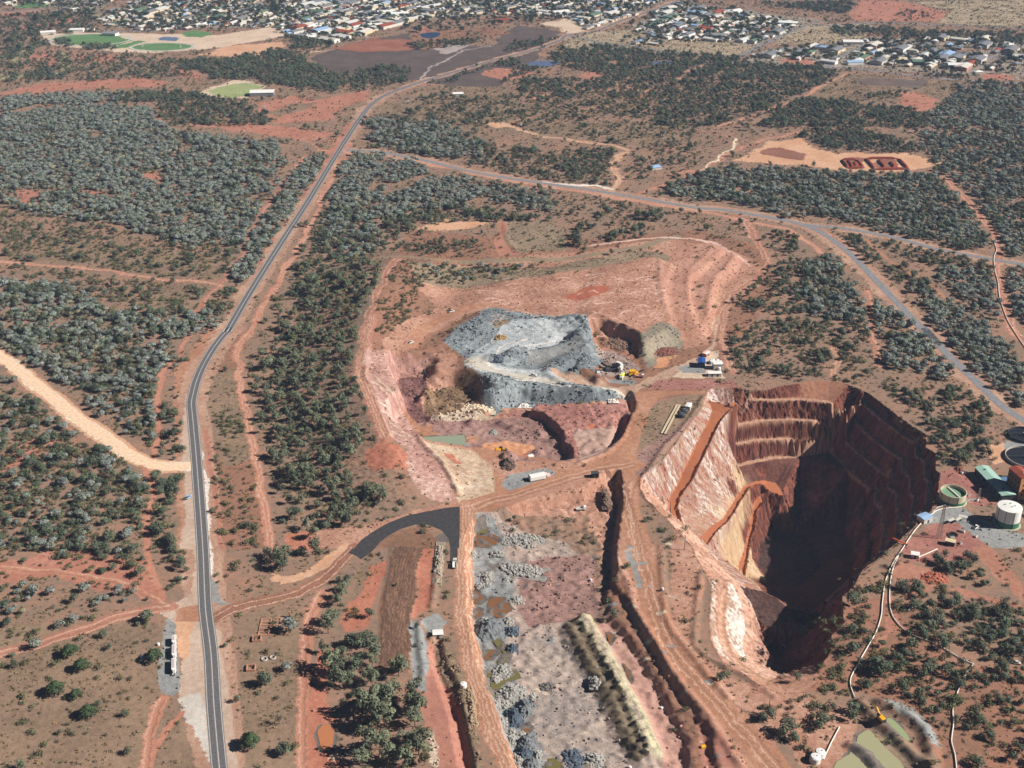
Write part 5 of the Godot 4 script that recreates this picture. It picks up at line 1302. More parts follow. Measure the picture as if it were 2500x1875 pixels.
	g("drygrass2", 0, L([797, 2569.5, 924.5, 2589, 1044.5, 2589, 938, 2302, 794, 2341.5, 858.5, 2477]))
	g("town", 0, L([411.5, 2107.5, 504.5, 2148, 652.5, 2219, 681.5, 2068, 806, 2107.5, 865.5, 2107.5, 785, 1890, 712.5, 1912.5, 642, 1935, 506.5, 1981.5, 380, 2005.5]))
	g("redsoil", 0, L([438.5, 2030, 474, 2055.5, 504, 1993.5, 471.5, 1993.5, 436.5, 2005.5]))
	g("redsoil", 0, L([733, 1935, 781.5, 1923.5, 764, 1890, 724.5, 1901]))
	g("brown", 0, L([420.5, 1776.5, 516.5, 1923.5, 563.5, 1935, 689, 1879.5, 596.5, 1719, 533.5, 1728.5, 495.5, 1766.5]))
	g("redsoil", 0, L([567, 1806, 594.5, 1816, 616, 1766.5, 569, 1674, 550.5, 1747.5]))
	g("burnt", 0, L([524, 1901, 641.5, 1890, 613, 1837, 526, 1858]))
	g("orangepale", 0, L([271.5, 1464.5, 335, 1552.5, 372, 1564, 389, 1507.5, 419, 1500, 492, 1500, 524.5, 1457.5, 482, 1423.5, 404.5, 1417, 355, 1443.5]))
	g("redmuck", 0, L([308.5, 1500, 330, 1526, 367, 1500, 368.5, 1489, 350.5, 1471.5, 322.5, 1485.5]))
	g("redmuck", 0, L([445.5, 1475, 471.5, 1471.5, 465, 1430, 437, 1427]))
	g("redmuck", 0, L([413.5, 1478.5, 435.5, 1475, 415, 1430, 402.5, 1433.5]))
	g("verge", 26, L([-140.5, 441, -143, 450, -155, 493.5, -166, 536.5, -178, 577, -193.5, 639, -212, 709, -226.5, 763, -241, 815.5, -245.5, 832.5, -248, 850.5, -250, 869, -251, 892.5, -250.5, 917.5, -248.5, 943.5, -244.5, 971]))
	g("verge", 20, L([-244.5, 971, -245, 960.5, -242, 1049, -234.5, 1190, -227, 1312, -219.5, 1471.5, -210, 1641.5, -202, 1728.5, -188.5, 1786, -163.5, 1837, -129.5, 1890, -80.5, 1958, -29, 2030, 26.5, 2094, 86, 2190, 99, 2233.5, 148.5, 2263.5, 201, 2357.5, 275.5, 2477, 341.5, 2589]))
	g("verge", 22, L([-209, 1511, -168.5, 1506, -103, 1464.5, -51, 1423.5, -1, 1394, 75.5, 1359.5, 121.5, 1335.5, 202.5, 1289.5, 229.5, 1283.5, 279, 1256.5, 307, 1235, 322.5, 1209.5, 335.5, 1156.5, 343, 1090, 351, 1006.5, 359, 936.5, 357, 971, 360, 925.5, 364.5, 888, 368.5, 862, 370.5, 843.5, 374, 824, 381.5, 803, 388.5, 782.5]))
	g("verge", 20, L([310, 1234, 326.5, 1229, 343.5, 1225, 389, 1199.5, 428.5, 1161, 470, 1135.5, 499, 1120, 539, 1102.5]))
	g("redsoil", 0, L([-223.5, 1641.5, -210, 1641.5, -218, 1507.5, -229.5, 1397.5, -243, 1240.5, -245.5, 1120, -251, 1098.5, -246.5, 1199.5, -240, 1335.5, -231.5, 1500]))
	g("haul", 0, L([-206.5, 637, -221, 700.5, -238.5, 763, -259.5, 846, -261, 905, -253, 971, -263.5, 971, -271, 892.5, -259.5, 832.5, -240.5, 763, -225.5, 709, -209, 637]))
	g("redsoil", 0, L([-227.5, 790.5, -213.5, 744.5, -198.5, 692.5, -183, 637, -180, 637, -195, 692.5, -213, 753.5, -224, 790.5]))
	g("shoulder", 0, L([-253.5, 850.5, -242.5, 819.5, -229, 763, -215, 709, -195, 637, -206.5, 637, -216.5, 692.5, -231.5, 744.5, -245.5, 803]))
	g("white", 0, L([-237.5, 815.5, -222.5, 763, -207.5, 717.5, -194, 660.5, -187.5, 637, -191.5, 637, -204.5, 692.5, -219, 744.5]))
	g("white", 0, L([-190, 639, -185, 630.5, -180.5, 613.5, -181, 607, -185.5, 622]))
	g("greymid", 0, L([-181.5, 605.5, -178, 604, -171, 587, -162, 582, -171, 580.5, -176, 585.5]))
	g("shoulder", 0, L([-200.5, 639, -196, 639, -185, 597.5, -175, 559.5, -163, 514.5, -143.5, 450, -146, 450, -159, 478.5, -174, 495.5, -177, 506, -179.5, 525, -189.5, 559.5, -198, 569.5, -204, 575.5, -198, 582, -190.5, 592, -191.5, 611]))
	g("shoulder", 0, L([-170.5, 559.5, -164.5, 557, -156, 525, -143.5, 483.5, -133.5, 450, -140, 450, -152.5, 493.5, -161.5, 525]))
	g("orangepale", 0, L([-193, 568, -184, 569.5, -178.5, 548, -178, 530.5, -183.5, 534, -189, 553.5]))
	g("greymid", 0, L([-196.5, 567, -193, 567, -187.5, 548, -181, 525, -176, 506, -179, 501.5, -186, 505, -191, 519.5, -193.5, 536.5, -196.5, 553.5]))
	g("haul", 0, L([-193.5, 577, -182, 580.5, -174, 579.5, -178.5, 564.5, -191.5, 564.5]))
	g("paleg", 0, L([-175.5, 499.5, -166, 504, -157, 488.5, -146, 450, -148.5, 450, -160, 476, -170, 486.5]))
	g("redsoil", 5, L([-255.5, 1493, -265.5, 1378.5, -272, 1283.5, -270, 1180, -270, 1111, -275.5, 1069, -280.5, 1003]))
	g("redtrack", 4, L([-276, 954.5, -277, 917.5, -279, 885.5, -275.5, 852.5, -266.5, 813.5, -255.5, 773, -253.5, 753.5, -254, 744.5]))
	g("redtrack", 4, L([-259, 739, -251, 726.5, -243, 709, -239, 699, -237.5, 676, -233.5, 660.5, -228, 637, -220.5, 617.5, -211.5, 601.5, -205, 584.5]))
	g("redtrack", 5, L([-502.5, 1129, -457.5, 1118, -415, 1111, -362, 1094, -326.5, 1079.5, -286, 1075, -273, 1065, -251.5, 1059]))
	g("redsoil", 7, L([-216.5, 1511, -241.5, 1511, -264.5, 1552.5, -346.5, 1600, -431.5, 1633.5]))
	g("redtrack", 6, L([-312.5, 617.5, -295, 613.5, -274, 611.5, -256.5, 608, -239, 602.5, -225.5, 597.5, -206, 583, -199, 579.5]))
	g("redsoil", 9, L([-285.5, 535, -266.5, 543, -251, 553.5, -232, 564.5, -218.5, 572, -206.5, 578, -197.5, 579.5]))
	g("redtrack", 6, L([-177.5, 446.5, -183, 474, -184, 491.5, -182.5, 499.5]))
	g("redtrack", 3.5, L([-178.5, 459, -175.5, 476, -172, 489.5]))
	g("redtrack", 6.5, L([-208, 1545, -212.5, 1341.5, -211.5, 1220, -215.5, 1156.5, -221.5, 1065, -225, 1006.5, -227, 957, -231, 933.5, -221, 891, -222.5, 897.5, -215.5, 873.5, -205.5, 832.5, -193.5, 792.5, -184.5, 763, -175.5, 730, -165, 692.5, -157, 663.5, -151.5, 637]))
	g("redtrack", 7, L([-208, 1503.5, -102.5, 1450.5, -1, 1384.5, 75, 1347.5, 201, 1278, 242.5, 1251, 289.5, 1220, 301, 1190, 309.5, 1151.5]))
	g("orangepale", 8, L([-10.5, 1641.5, 10, 1608.5, 42, 1576, 84.5, 1552.5, 126.5, 1537, 144, 1514.5, 132.5, 1478.5, 120, 1447, 125.5, 1410.5, 129.5, 1388, 117.5, 1359.5, 111, 1347.5]))
	g("white", 6, L([37.5, 1378.5, 76, 1369, 99, 1366, 113.5, 1353.5]))
	g("haul", 4, L([-1.5, 1648, 21.5, 1665.5, 57, 1705.5, 92, 1710, 140, 1728.5]))
	g("redtrack", 7, L([140.5, 1338.5, 172, 1366, 219, 1413.5, 193.5, 1410.5, 228, 1430, 265.5, 1493, 302.5, 1537, 379, 1600]))
	g("paleyellow", 4, L([228, 1430, 248, 1471.5, 275.5, 1514.5, 287.5, 1537, 290.5, 1564]))
	g("redtrack", 6, L([277, 1622.5, 336.5, 1683, 411.5, 1766.5, 465.5, 1847.5, 520.5, 1929]))
	g("redtrack", 5, L([13, 1747.5, 127, 1901, 196, 1816, 269.5, 1912.5, 278, 1946.5, 320.5, 2005.5]))
	g("redtrack", 9, L([509.5, 1397.5, 507, 1353.5, 506.5, 1295, 501, 1225, 495.5, 1180, 466.5, 1098.5, 447, 1033, 435.5, 981, 431, 936.5, 428.5, 898.5]))
	g("redtrack", 6, L([329.5, 1209.5, 338, 1133.5]))
	g("haul", 4, L([362.5, 1190, 369.5, 1129, 388, 1081.5, 398.5, 1025.5]))
	g("redtrack", 6, L([330.5, 1053, 310, 963.5, 297.5, 895.5]))
	g("slagpale", 4, L([-137, 1890, -134, 1969.5, -110, 2018, -91, 2081, -77.5, 2107.5, -36, 2141]))
	g("tan", 6, L([-389, 1993.5, -371.5, 2018, -346, 2081, -307.5, 2107.5]))
	g("haul", 5, L([268, 936, 267, 902.5, 258, 883, 253.5, 873.5]))
	g("redtrack", 7, L([-99, 446.5, -106, 474, -112.5, 514.5, -115.5, 548, -114, 574.5, -110.5, 592]))
	g("brownred", 0, L([-107.5, 1220.5, 21, 1183.5, 193, 1220.5, 249, 1172, 248.5, 1063.5, 188.5, 929.5, 143.5, 848, 77.5, 821, -46.5, 821, -116, 891, -122.5, 1063.5]))
	g("pinkdump", 0, L([-59.5, 1110, 0, 1137.5, 82, 1160, 164.5, 1195.5, 205.5, 1160, 240.5, 1126.5, 239, 1073.5, 200.5, 1025, 177.5, 971, 165.5, 937.5, 122.5, 921.5, 53, 971, -36, 988.5, -73, 946, -88, 914, -106, 891, -101.5, 954, -69.5, 1006.5, -86.5, 1044]))
	g("khaki", 0, L([-97, 1098.5, -33.5, 1115.5, 31, 1107, 64.5, 1129, 133, 1161, 156, 1142.5, 143, 1098.5, 95, 1098.5, 30.5, 1073, -47.5, 1057, -86, 1057]))
	g("pinkmottle", 0, L([-47.5, 1057, 14.5, 1073, 77.5, 1077, 131, 1142.5, 144.5, 1098.5, 136.5, 999.5, 137.5, 967, 108, 943.5, 66.5, 985, -1, 992, -30.5, 999.5, -16, 1025.5]))
	g("redmud", 0, L([44.5, 1023.5, 60, 1033, 68, 1043, 88, 1041, 83.5, 1025.5, 59, 1012, 47, 1016]))
	g("redmud", 0, L([-87.5, 915.5, -80.5, 930, -76.5, 933.5, -81, 917]))
	g("terrace", 0, L([142.5, 1107, 158.5, 1142.5, 179.5, 1175, 207, 1180, 223, 1151.5, 234, 1129, 227.5, 1102.5, 202.5, 1073, 185, 1041, 172, 981, 164.5, 950, 139.5, 967, 134, 1006.5, 135.5, 1057]))
	g("haul", 0, L([-78.5, 967, -60, 999.5, -38.5, 1014, -16, 1014, -30.5, 999.5, -59, 977.5, -71.5, 946.5, -83.5, 914, -88, 936.5]))
	g("khaki", 0, L([-10, 1240.5, 4.5, 1251, 40, 1245.5, 59, 1199.5, 54, 1156.5, 7.5, 1151.5, -4.5, 1180]))
	g("redtrackp", 0, L([-13.5, 1240.5, -4.5, 1245.5, -9.5, 1199.5, -1, 1161, 7.5, 1147, -12.5, 1142.5, -18, 1190]))
	g("orangepale", 0, L([-102, 1220, -72.5, 1251, -57.5, 1240.5, -19, 1251, -20.5, 1240.5, -53.5, 1220, -67, 1214.5]))
	g("khaki", 10, L([-184.5, 1098.5, -131, 1120, -82.5, 1124.5, -17.5, 1129, 48, 1133.5, 134, 1170.5, 171, 1199.5]))
	g("redtrackp", 8, L([-122, 891, -124, 920.5, -123, 981, -118.5, 1057, -113, 1098.5, -107, 1107]))
	g("redtrackp", 13, L([-121.5, 971, -121.5, 917.5, -117.5, 857, -105.5, 813.5, -96.5, 782.5, -88.5, 757.5]))
	g("redtrackp", 9, L([240.5, 1262, 252.5, 1245.5, 249.5, 1190, 252, 1156.5, 252, 1129, 240, 1098.5, 222, 1069, 199, 1041, 182, 999.5, 172, 953.5]))
	g("redtrackp", 6, L([199, 1041, 183.5, 981, 176, 914, 178, 882.5]))
	g("pinkpale", 4, L([77.5, 1170.5, 147.5, 1194.5, 182, 1194.5, 205.5, 1180, 220.5, 1147, 230, 1115.5]))
	g("pinkdump", 0, L([-84, 906, 0, 848, 99.5, 854.5, 83, 725.5, 42, 717.5, -32.5, 681.5, -71.5, 742, -90, 821]))
	g("pinkslope", 0, L([-119, 905, -94, 907.5, -62.5, 910, -67, 895, -90.5, 892.5, -92.5, 873.5, -83, 832.5, -72.5, 803, -67.5, 786.5, -71.5, 778.5, -61.5, 753.5, -39.5, 709, -45.5, 700.5, -74, 744.5, -86.5, 759.5, -98.5, 803, -113, 850.5]))
	g("redsoil2", 0, L([-101, 726.5, -102, 744.5, -91.5, 752, -79, 748, -63, 719.5, -95.5, 717.5]))
	g("pinkslope", 0, L([-74, 744.5, -59, 730, -39.5, 709, -35.5, 692.5, -52, 690.5, -67, 709]))
	g("pinkdump", 0, L([-128, 657.5, -93.5, 663.5, -69, 678, -39, 692.5, -34.5, 684, -56, 678, -84.5, 660.5, -99, 637, -120, 637]))
	g("pinkdump", 0, L([-70.5, 906, -61.5, 912, -48, 912, -41, 889.5, -51, 877.5, -69, 881.5]))
	g("cliff", 0, L([-67.5, 869, -38.5, 883, -26.5, 878, -22, 862, -24.5, 839, -19.5, 824, -61, 824, -70, 824, -67.5, 850.5]))
	g("purple", 0, L([-92.5, 890.5, -68, 895, -68.5, 869, -70.5, 832.5, -60.5, 819.5, -70, 811, -80.5, 832.5, -91, 869]))
	g("palerock", 0, L([-61, 826, -40, 830.5, -29.5, 832.5, -15, 824, -29, 815.5, -49.5, 815.5, -61.5, 815.5]))
	g("mauve", 0, L([-73.5, 815.5, -19, 819.5, 21.5, 832.5, 47, 832.5, 43, 744.5, 1, 744.5, -27.5, 763, -67.5, 786.5]))
	g("haul", 0, L([-92, 880.5, -86, 846, -69, 809, -59, 813.5, -60.5, 803, -48.5, 794.5, -23.5, 794.5, -24.5, 784.5, -57.5, 786.5, -70, 794.5, -80, 824, -89, 857]))
	g("orangebright", 0, L([-20.5, 782.5, -4, 788.5, 15.5, 784.5, 17.5, 776.5, 5.5, 769, -12.5, 767, -23, 773]))
	g("haul", 0, L([-28, 773, 1, 763, 20, 763, 31, 748, 24.5, 742.5, 1, 752, -18, 744.5, -8.5, 726.5, -3.5, 700.5, -25.5, 684, -34.5, 686, -38.5, 702.5, -17, 709, -22.5, 744.5, -29.5, 763]))
	g("stripe", 0, L([-62, 759.5, -27.5, 759.5, -13, 735.5, -11.5, 704, -34.5, 689, -38, 709, -52, 737]))
	g("redsoil2", 0, L([-48, 746.5, -41.5, 748, -37, 737, -41.5, 733.5]))
	g("greymid", 0, L([-67, 782.5, -32, 785.5, -30, 782.5, -32, 780.5, -65, 780.5]))
	g("terracered", 0, L([-11.5, 828.5, 7.5, 837.5, 45, 833.5, 74, 833.5, 92.5, 843, 92.5, 824.5, 88, 798.5, 78, 768.5, 65, 754.5, 47, 742, 44, 757.5, 38.5, 781.5, 27.5, 814, 13, 824.5]))
	g("mauvepale", 0, L([46.5, 793.5, 59.5, 796.5, 76.5, 800, 78.5, 776.5, 67, 756, 49, 743.5, 48, 760.5, 45, 781.5]))
	g("redmud", 0, L([56, 802.5, 64, 803.5, 63, 798.5, 58, 796.5]))
	g("greyblue", 0, L([-58.5, 936, -45.5, 965, -36, 969.5, -25, 998.5, -15, 1001, -2.5, 993.5, 17, 986, 36.5, 975.5, 54, 979, 63.5, 975.5, 68, 951.5, 69.5, 918.5, 75.5, 912, 71, 893.5, 65, 887.5, 69.5, 873.5, 55.5, 881.5, 55, 869.5, 78.5, 852.5, 93.5, 846.5, 74, 835.5, 24.5, 843, -6.5, 837.5, -14.5, 826.5, -25, 837.5, -22.5, 864, -24, 873.5, -38, 887.5, -39.5, 906, -48, 916.5]))
	g("greypale", 0, L([-38.5, 906, -16.5, 947, -1.5, 969.5, 31.5, 969.5, 48.5, 967.5, 58.5, 958, 57, 944.5, 39.5, 929.5, 16, 923, 4, 925, -3, 914.5, -12.5, 910, -19.5, 908, -19.5, 897.5, -12, 893.5, 11.5, 889.5, 25.5, 889.5, 27.5, 883.5, 46, 864, 80, 850.5, 63, 852.5, 24, 862, -24.5, 879.5, -37, 889.5]))
	g("greymid", 0, L([15.5, 918.5, 39.5, 923, 57.5, 936, 57.5, 918.5, 34, 906, 25.5, 889.5, 11.5, 906]))
	g("greymid", 0, L([62.5, 877.5, 77.5, 873.5, 99.5, 873.5, 94, 862, 77, 865.5]))
	g("tanhaul", 0, L([33.5, 889.5, 55.5, 873.5, 80.5, 858, 98.5, 864, 109, 877.5, 113, 873.5, 97.5, 850.5, 125, 854, 124, 846.5, 109, 837.5, 94, 833.5, 93, 846.5, 63, 854, 37.5, 871.5, 29, 887.5]))
	g("paledust", 0, L([-39.5, 906, -25, 912, -21, 897.5, -6.5, 879.5, 37.5, 864, 80.5, 853.5, 93, 849.5, 63, 851.5, 11, 864, -24.5, 881.5, -37, 889.5]))
	g("khaki", 0, L([-16.5, 963, -7, 968.5, -2.5, 965, -13, 958]))
	g("mauvegrey", 0, L([70, 923, 85.5, 923, 98.5, 910, 104.5, 881.5, 90.5, 873.5, 70, 881.5, 75, 902]))
	g("khakigrey", 0, L([106.5, 938, 126.5, 960.5, 136.5, 956, 143, 938, 135, 918.5, 110, 889.5, 107.5, 912]))
	g("orangebright", 0, L([122.5, 912, 137.5, 917, 124, 894.5, 113.5, 889.5]))
	g("tanhaul", 0, L([102, 856.5, 117, 882.5, 141, 899.5, 160, 919.5, 172.5, 945.5, 173, 979, 182, 1002, 177.5, 965, 174, 940.5, 163.5, 914.5, 143, 892, 124.5, 873, 109.5, 856.5]))
	g("tan", 0, L([126, 873, 134, 887, 150.5, 885, 160, 919.5, 171.5, 924.5, 168, 873]))
	g("greymid", 0, L([134.5, 892, 155.5, 904.5, 155, 885, 135.5, 882.5]))
	g("terracered", 0, L([104, 856.5, 114, 870.5, 158.5, 870.5, 174, 870.5, 179.5, 856.5, 155, 854.5]))
	g("haul", 0, L([96, 850, 119.5, 854.5, 150.5, 852, 153, 847.5, 131, 845.5, 114, 841, 105.5, 819, 96, 784, 91.5, 764.5, 88, 746, 83, 714, 78, 731.5, 64.5, 731.5, 40.5, 719, 17.5, 705, -13.5, 684, -13.5, 700, 8.5, 715.5, 29, 727.5, 45, 738.5, 65.5, 751.5, 75, 764.5, 84.5, 794, 90.5, 821, 94, 838.5]))
	g("brown", 0, L([112, 832, 139, 843, 149, 843, 145.5, 825.5, 122, 788, 105, 764.5, 91, 761, 95, 784, 104.5, 819]))
	g("mauve", 0, L([111.5, 784, 120, 788, 132, 804.5, 141, 812.5, 121, 780, 104, 755, 87, 719, 86, 724, 90.5, 755, 100, 766.5]))
	g("greymid", 0, L([-7, 715.5, -0.5, 727.5, 23, 735, 30, 729.5, 29, 722.5, 20.5, 715.5, -3, 702]))
	g("pinkdump", 0, L([52.5, 642, 71.5, 648, 93, 639, 90, 597.5, 88, 572, 100, 533, 115.5, 500.5, 131.5, 474, 132.5, 446.5, 96.5, 446.5, 92.5, 488.5, 79.5, 525, 69.5, 578, 61, 624.5]))
	g("haul", 17, L([84.5, 740.5, 64.5, 733, 41, 722.5, 22, 710.5, 4, 700, -13.5, 692, -23.5, 684, -31.5, 681]))
	g("haul", 16, L([81.5, 719, 76, 684, 80, 639, 82, 604, 83, 572, 87, 543, 97, 519.5, 108, 498.5, 118, 476, 129, 450, 132, 443]))
	g("haul", 7, L([59.5, 731.5, 73, 726, 77.5, 710.5, 77, 684, 80, 624.5]))
	g("pinkdump", 0, L([42.5, 725.5, 76.5, 731, 68, 689, 72, 639, 57.5, 639, 51, 684]))
	g("haulred", 0, L([58, 733, 67, 733, 75.5, 724, 80, 707, 79.5, 684, 74.5, 684, 73, 714, 68.5, 726]))
	g("greymid", 3, L([74, 639, 74.5, 617.5, 75.5, 597.5]))
	g("stage", 0, L([-26, 648, -21, 663, 0, 669.5, 34, 654, 42, 639, 43.5, 572, 60, 548, 69.5, 493.5, 78.5, 450, 0, 450, -6.5, 488.5, -18, 536.5, -23.5, 572]))
	g("pinkdump", 0, L([-13.5, 693.5, 27, 710.5, 55, 729.5, 68.5, 724, 62, 700, 48, 684, -4.5, 684]))
	g("mauve", 0, L([4, 630.5, 29, 639, 52.5, 639, 50.5, 600, 53, 584.5, 42.5, 577, 9.5, 567, 3.5, 584.5]))
	g("greymid", 0, L([-26, 645, -8, 642, 0, 630.5, 1, 604, -3.5, 572, -1.5, 541, 1, 525, 9, 516.5, 17.5, 493.5, 21.5, 450, 4, 450, -6.5, 488.5, -15, 530.5, -23.5, 569.5]))
	g("stage", 0, L([-26, 679.5, -8, 679.5, 5, 673, 18, 653, 5, 637, -25, 637]))
	g("greymid", 0, L([-26, 676, -12, 676, -3.5, 660.5, -7.5, 637, -25, 638]))
	g("stage2", 0, L([9.5, 557, 29.5, 559.5, 39.5, 525, 47, 493.5, 56, 459, 22.5, 455.5, 6.5, 493.5, 2, 536.5]))
	g("pinkfl", 0, L([42, 570.5, 59, 573, 67.5, 553.5, 79, 519.5, 86.5, 493.5, 89.5, 474, 87.5, 450, 74, 452, 75.5, 464.5, 64, 514.5, 56, 550]))
	g("brownred", 0, L([57.5, 597.5, 65, 582, 70, 559.5, 81, 525, 89.5, 495.5, 97.5, 474, 97, 441, 86.5, 441, 89.5, 474, 79, 519.5, 67.5, 553.5, 57.5, 574.5]))
	g("haulred", 0, L([61, 622, 67.5, 600, 69, 582, 61, 587, 58.5, 600]))
	g("redfl", 0, L([96, 488.5, 104.5, 476, 110.5, 450, 94.5, 450, 94, 469]))
	g("redfl", 0, L([-52, 514.5, -45.5, 548, -42, 545.5, -38.5, 519.5, -31.5, 506, -27, 483.5, -20, 450, -39, 450, -45.5, 483.5, -50, 506]))
	g("palerock", 0, L([-41, 476, -37, 464.5, -35.5, 450, -39, 450, -44, 478.5]))
	g("tanrock", 0, L([-43, 550, -32, 536.5, -24, 514.5, -19, 488.5, -14, 450, -20, 450, -26, 488.5, -34, 509, -41.5, 530.5]))
	g("plough", 0, L([-75.5, 639, -57.5, 639, -56.5, 604, -57, 564.5, -55, 525, -56, 518.5, -71.5, 518.5, -75, 548, -77.5, 582, -75.5, 611]))
	g("redsoil2", 0, L([-57.5, 639, -50, 639, -47, 578, -56, 564.5, -56.5, 604]))
	g("plough", 0, L([-85.5, 637, -80.5, 651.5, -67.5, 660.5, -54, 660.5, -46, 637]))
	g("redsoil2", 0, L([-89.5, 617.5, -77, 624.5, -79.5, 593.5, -83, 559.5, -96, 555, -99, 564.5, -95, 582, -90.5, 597.5]))
	g("brown", 0, L([-94, 617.5, -88, 619, -89.5, 591, -94, 582]))
	g("redsoil2", 0, L([-108, 542, -99.5, 545.5, -99.5, 514.5, -96, 498.5, -89, 483.5, -90.5, 464.5, -82, 450, -99.5, 450, -106, 493.5]))
	g("palerock", 0, L([-92, 457, -87.5, 462, -84.5, 459, -89, 453.5]))
	g("greymid", 0, L([-57.5, 563, -53, 565, -49, 555, -44.5, 525, -45.5, 506, -49.5, 508, -53.5, 519.5]))
	g("greymid", 0, L([-51.5, 564.5, -42, 573, -36.5, 564.5, -37, 557, -46.5, 553.5]))
	g("haul", 11, L([-28.5, 689, -29, 639, -28.5, 611, -28, 584.5, -25.5, 548, -20, 519.5, -13.5, 488.5, -6.5, 464.5, 1, 444.5]))
	g("haulred", 9, L([-171.5, 567, -162, 578, -151, 582, -155.5, 580.5, -140.5, 584.5, -126, 591, -115.5, 602.5, -106, 622, -97.5, 639]))
	g("orangepale", 6, L([-103.5, 640.5, -114, 620.5, -122.5, 609.5, -129.5, 605.5, -142.5, 605.5]))
	g("orangepale", 0, L([-145.5, 612, -138.5, 600, -126, 602.5, -116.5, 615, -108, 636, -112.5, 634.5, -123.5, 616.5, -133.5, 605.5]))
	g("redsoil2", 0, L([-143.5, 653, -127, 656, -120, 637, -140.5, 637]))
	g("mauvered", 0, L([265.5, 660.5, 285, 670, 298.5, 637, 291, 627, 241.5, 620.5, 242.5, 637.5]))
	g("greymid", 0, L([268.5, 671.5, 280.5, 683, 297.5, 685.5, 303, 674, 315.5, 662.5, 330.5, 648, 326.5, 637, 300.5, 637, 294.5, 649.5, 287, 666.5, 275, 665.5, 266, 662.5]))
	g("mauvered", 0, L([296, 729.5, 308.5, 736.5, 317.5, 718, 317, 697.5, 323, 689.5, 307, 685.5, 301, 693.5, 287, 701.5, 287, 709.5]))
	g("orangepale", 0, L([336.5, 766, 355.5, 771, 346.5, 743.5, 338.5, 740, 336, 752.5]))
	g("greymid", 0, L([355.5, 771, 371, 774.5, 370.5, 752.5, 358.5, 757, 351, 756]))
	g("brownred", 0, L([180, 572, 220, 591, 237.5, 572, 238.5, 525, 281.5, 525, 252, 446.5, 207, 446.5, 211.5, 483.5, 183.5, 509, 157.5, 504]))
	g("redtrackp", 0, L([233, 624.5, 258.5, 613.5, 263, 602.5, 229, 582, 228, 597.5]))
	g("redtrackp", 0, L([265, 597.5, 298, 578, 296.5, 574.5, 259, 591]))
	g("redtrackp", 0, L([287, 639, 299.5, 639, 305, 597.5, 299, 582, 290.5, 613.5]))
	g("redtrackp", 0, L([220.5, 584.5, 225.5, 597.5, 220.5, 564.5, 225, 555, 210, 555]))
	g("haul", 0, L([205, 550, 212.5, 555, 203.5, 536.5, 188.5, 514.5, 182, 509, 184, 518.5, 197, 538.5]))
	g("pinkdump", 0, L([98, 623.5, 112, 613, 115, 603, 101.5, 552, 100.5, 539, 122.5, 512.5, 139, 499, 115, 500, 106, 520.5, 91, 559.5]))
	g("pinkdump", 0, L([104.5, 676, 113, 639.5, 120.5, 621, 115, 613, 98, 621]))
	g("pinkdump", 0, L([122.5, 512.5, 141, 510.5, 156.5, 505.5, 156, 498, 139, 499]))
	g("pinkdump", 0, L([120.5, 514.5, 146, 498.5, 173, 495.5, 177.5, 485.5, 173.5, 469, 156, 450, 142.5, 450, 129.5, 483.5, 118, 498.5]))
	g("greymid", 0, L([191.5, 499.5, 199, 500.5, 207.5, 493.5, 214, 480.5, 214.5, 464.5, 209, 464.5, 206.5, 478.5, 196.5, 491.5]))
	g("khaki", 0, L([180.5, 476, 194.5, 472, 201.5, 450, 195, 450, 186, 466.5]))
	g("paleyellow", 11, L([-441.5, 934.5, -422.5, 914, -387, 876, -353.5, 839, -322.5, 805, -294, 776.5, -267.5, 750, -253.5, 740.5, -240.5, 736, -224.5, 738]))
	g("wetmud", 3.2, L([-98.5, 474, -97, 479.5, -91.5, 479.5, -90, 474, -90, 462.5, -95, 462.5, -98.5, 474]))
	g("wetmud", 3.2, L([18.5, 463.5, 22, 463.5, 25, 457, 16.5, 455.5, 18.5, 463.5]))
	g("wetmud", 3.2, L([61.5, 535.5, 63.5, 531.5, 65, 524.5, 64.5, 521.5, 62.5, 527, 61.5, 535.5]))
	g("wetmud", 3.2, L([53.5, 563.5, 57, 561.5, 57, 556.5, 55.5, 553, 54.5, 557.5, 53.5, 563.5]))
	g("wetmud", 3.2, L([-23.5, 665, -21.5, 671, -18.5, 674, -16.5, 666.5, -20.5, 662, -23.5, 665]))
	g("wetmud", 3.2, L([-24, 657.5, -21.5, 663.5, -14, 664, -8, 659.5, -9.5, 653, -16, 648.5, -23, 650, -24, 657.5]))
	g("wetmud", 3.2, L([-47.5, 649, -43, 653.5, -38, 650.5, -42, 646.5, -46.5, 647, -47.5, 649]))
	g("wetmud", 3.2, L([5.5, 486.5, 8, 488.5, 9.5, 485.5, 7.5, 481.5, 6, 483.5, 5.5, 486.5]))
	g("wetmud", 3.2, L([-14, 527, -11, 530.5, -7, 522.5, -0.5, 527, 1.5, 530, 4.5, 524.5, -2.5, 520.5, -7, 514, -10, 506.5, -12, 513, -11.5, 519, -14, 527]))
	g("wetmud", 3.2, L([-11, 555.5, -8, 557.5, -2, 549.5, -0.5, 545, -3, 538, -7, 534.5, -7.5, 539, -5, 545, -7.5, 548.5, -11, 555.5]))
	g("wetmud", 3.2, L([-17, 545, -11, 548.5, -10, 546, -12.5, 540, -15.5, 539.5, -17, 545]))
	g("wetmud", 3.2, L([-12, 627.5, -8, 629.5, -4.5, 625.5, -6, 622, -10.5, 622.5, -12, 627.5]))
	g("wetmud", 3.2, L([-23, 584.5, -21, 585.5, -18, 582, -18.5, 578.5, -21.5, 577, -23, 581, -23, 584.5]))
	g("wetmud", 3.2, L([-24, 600.5, -22.5, 602.5, -18, 597.5, -17.5, 593, -22, 590, -24, 592, -24, 600.5]))
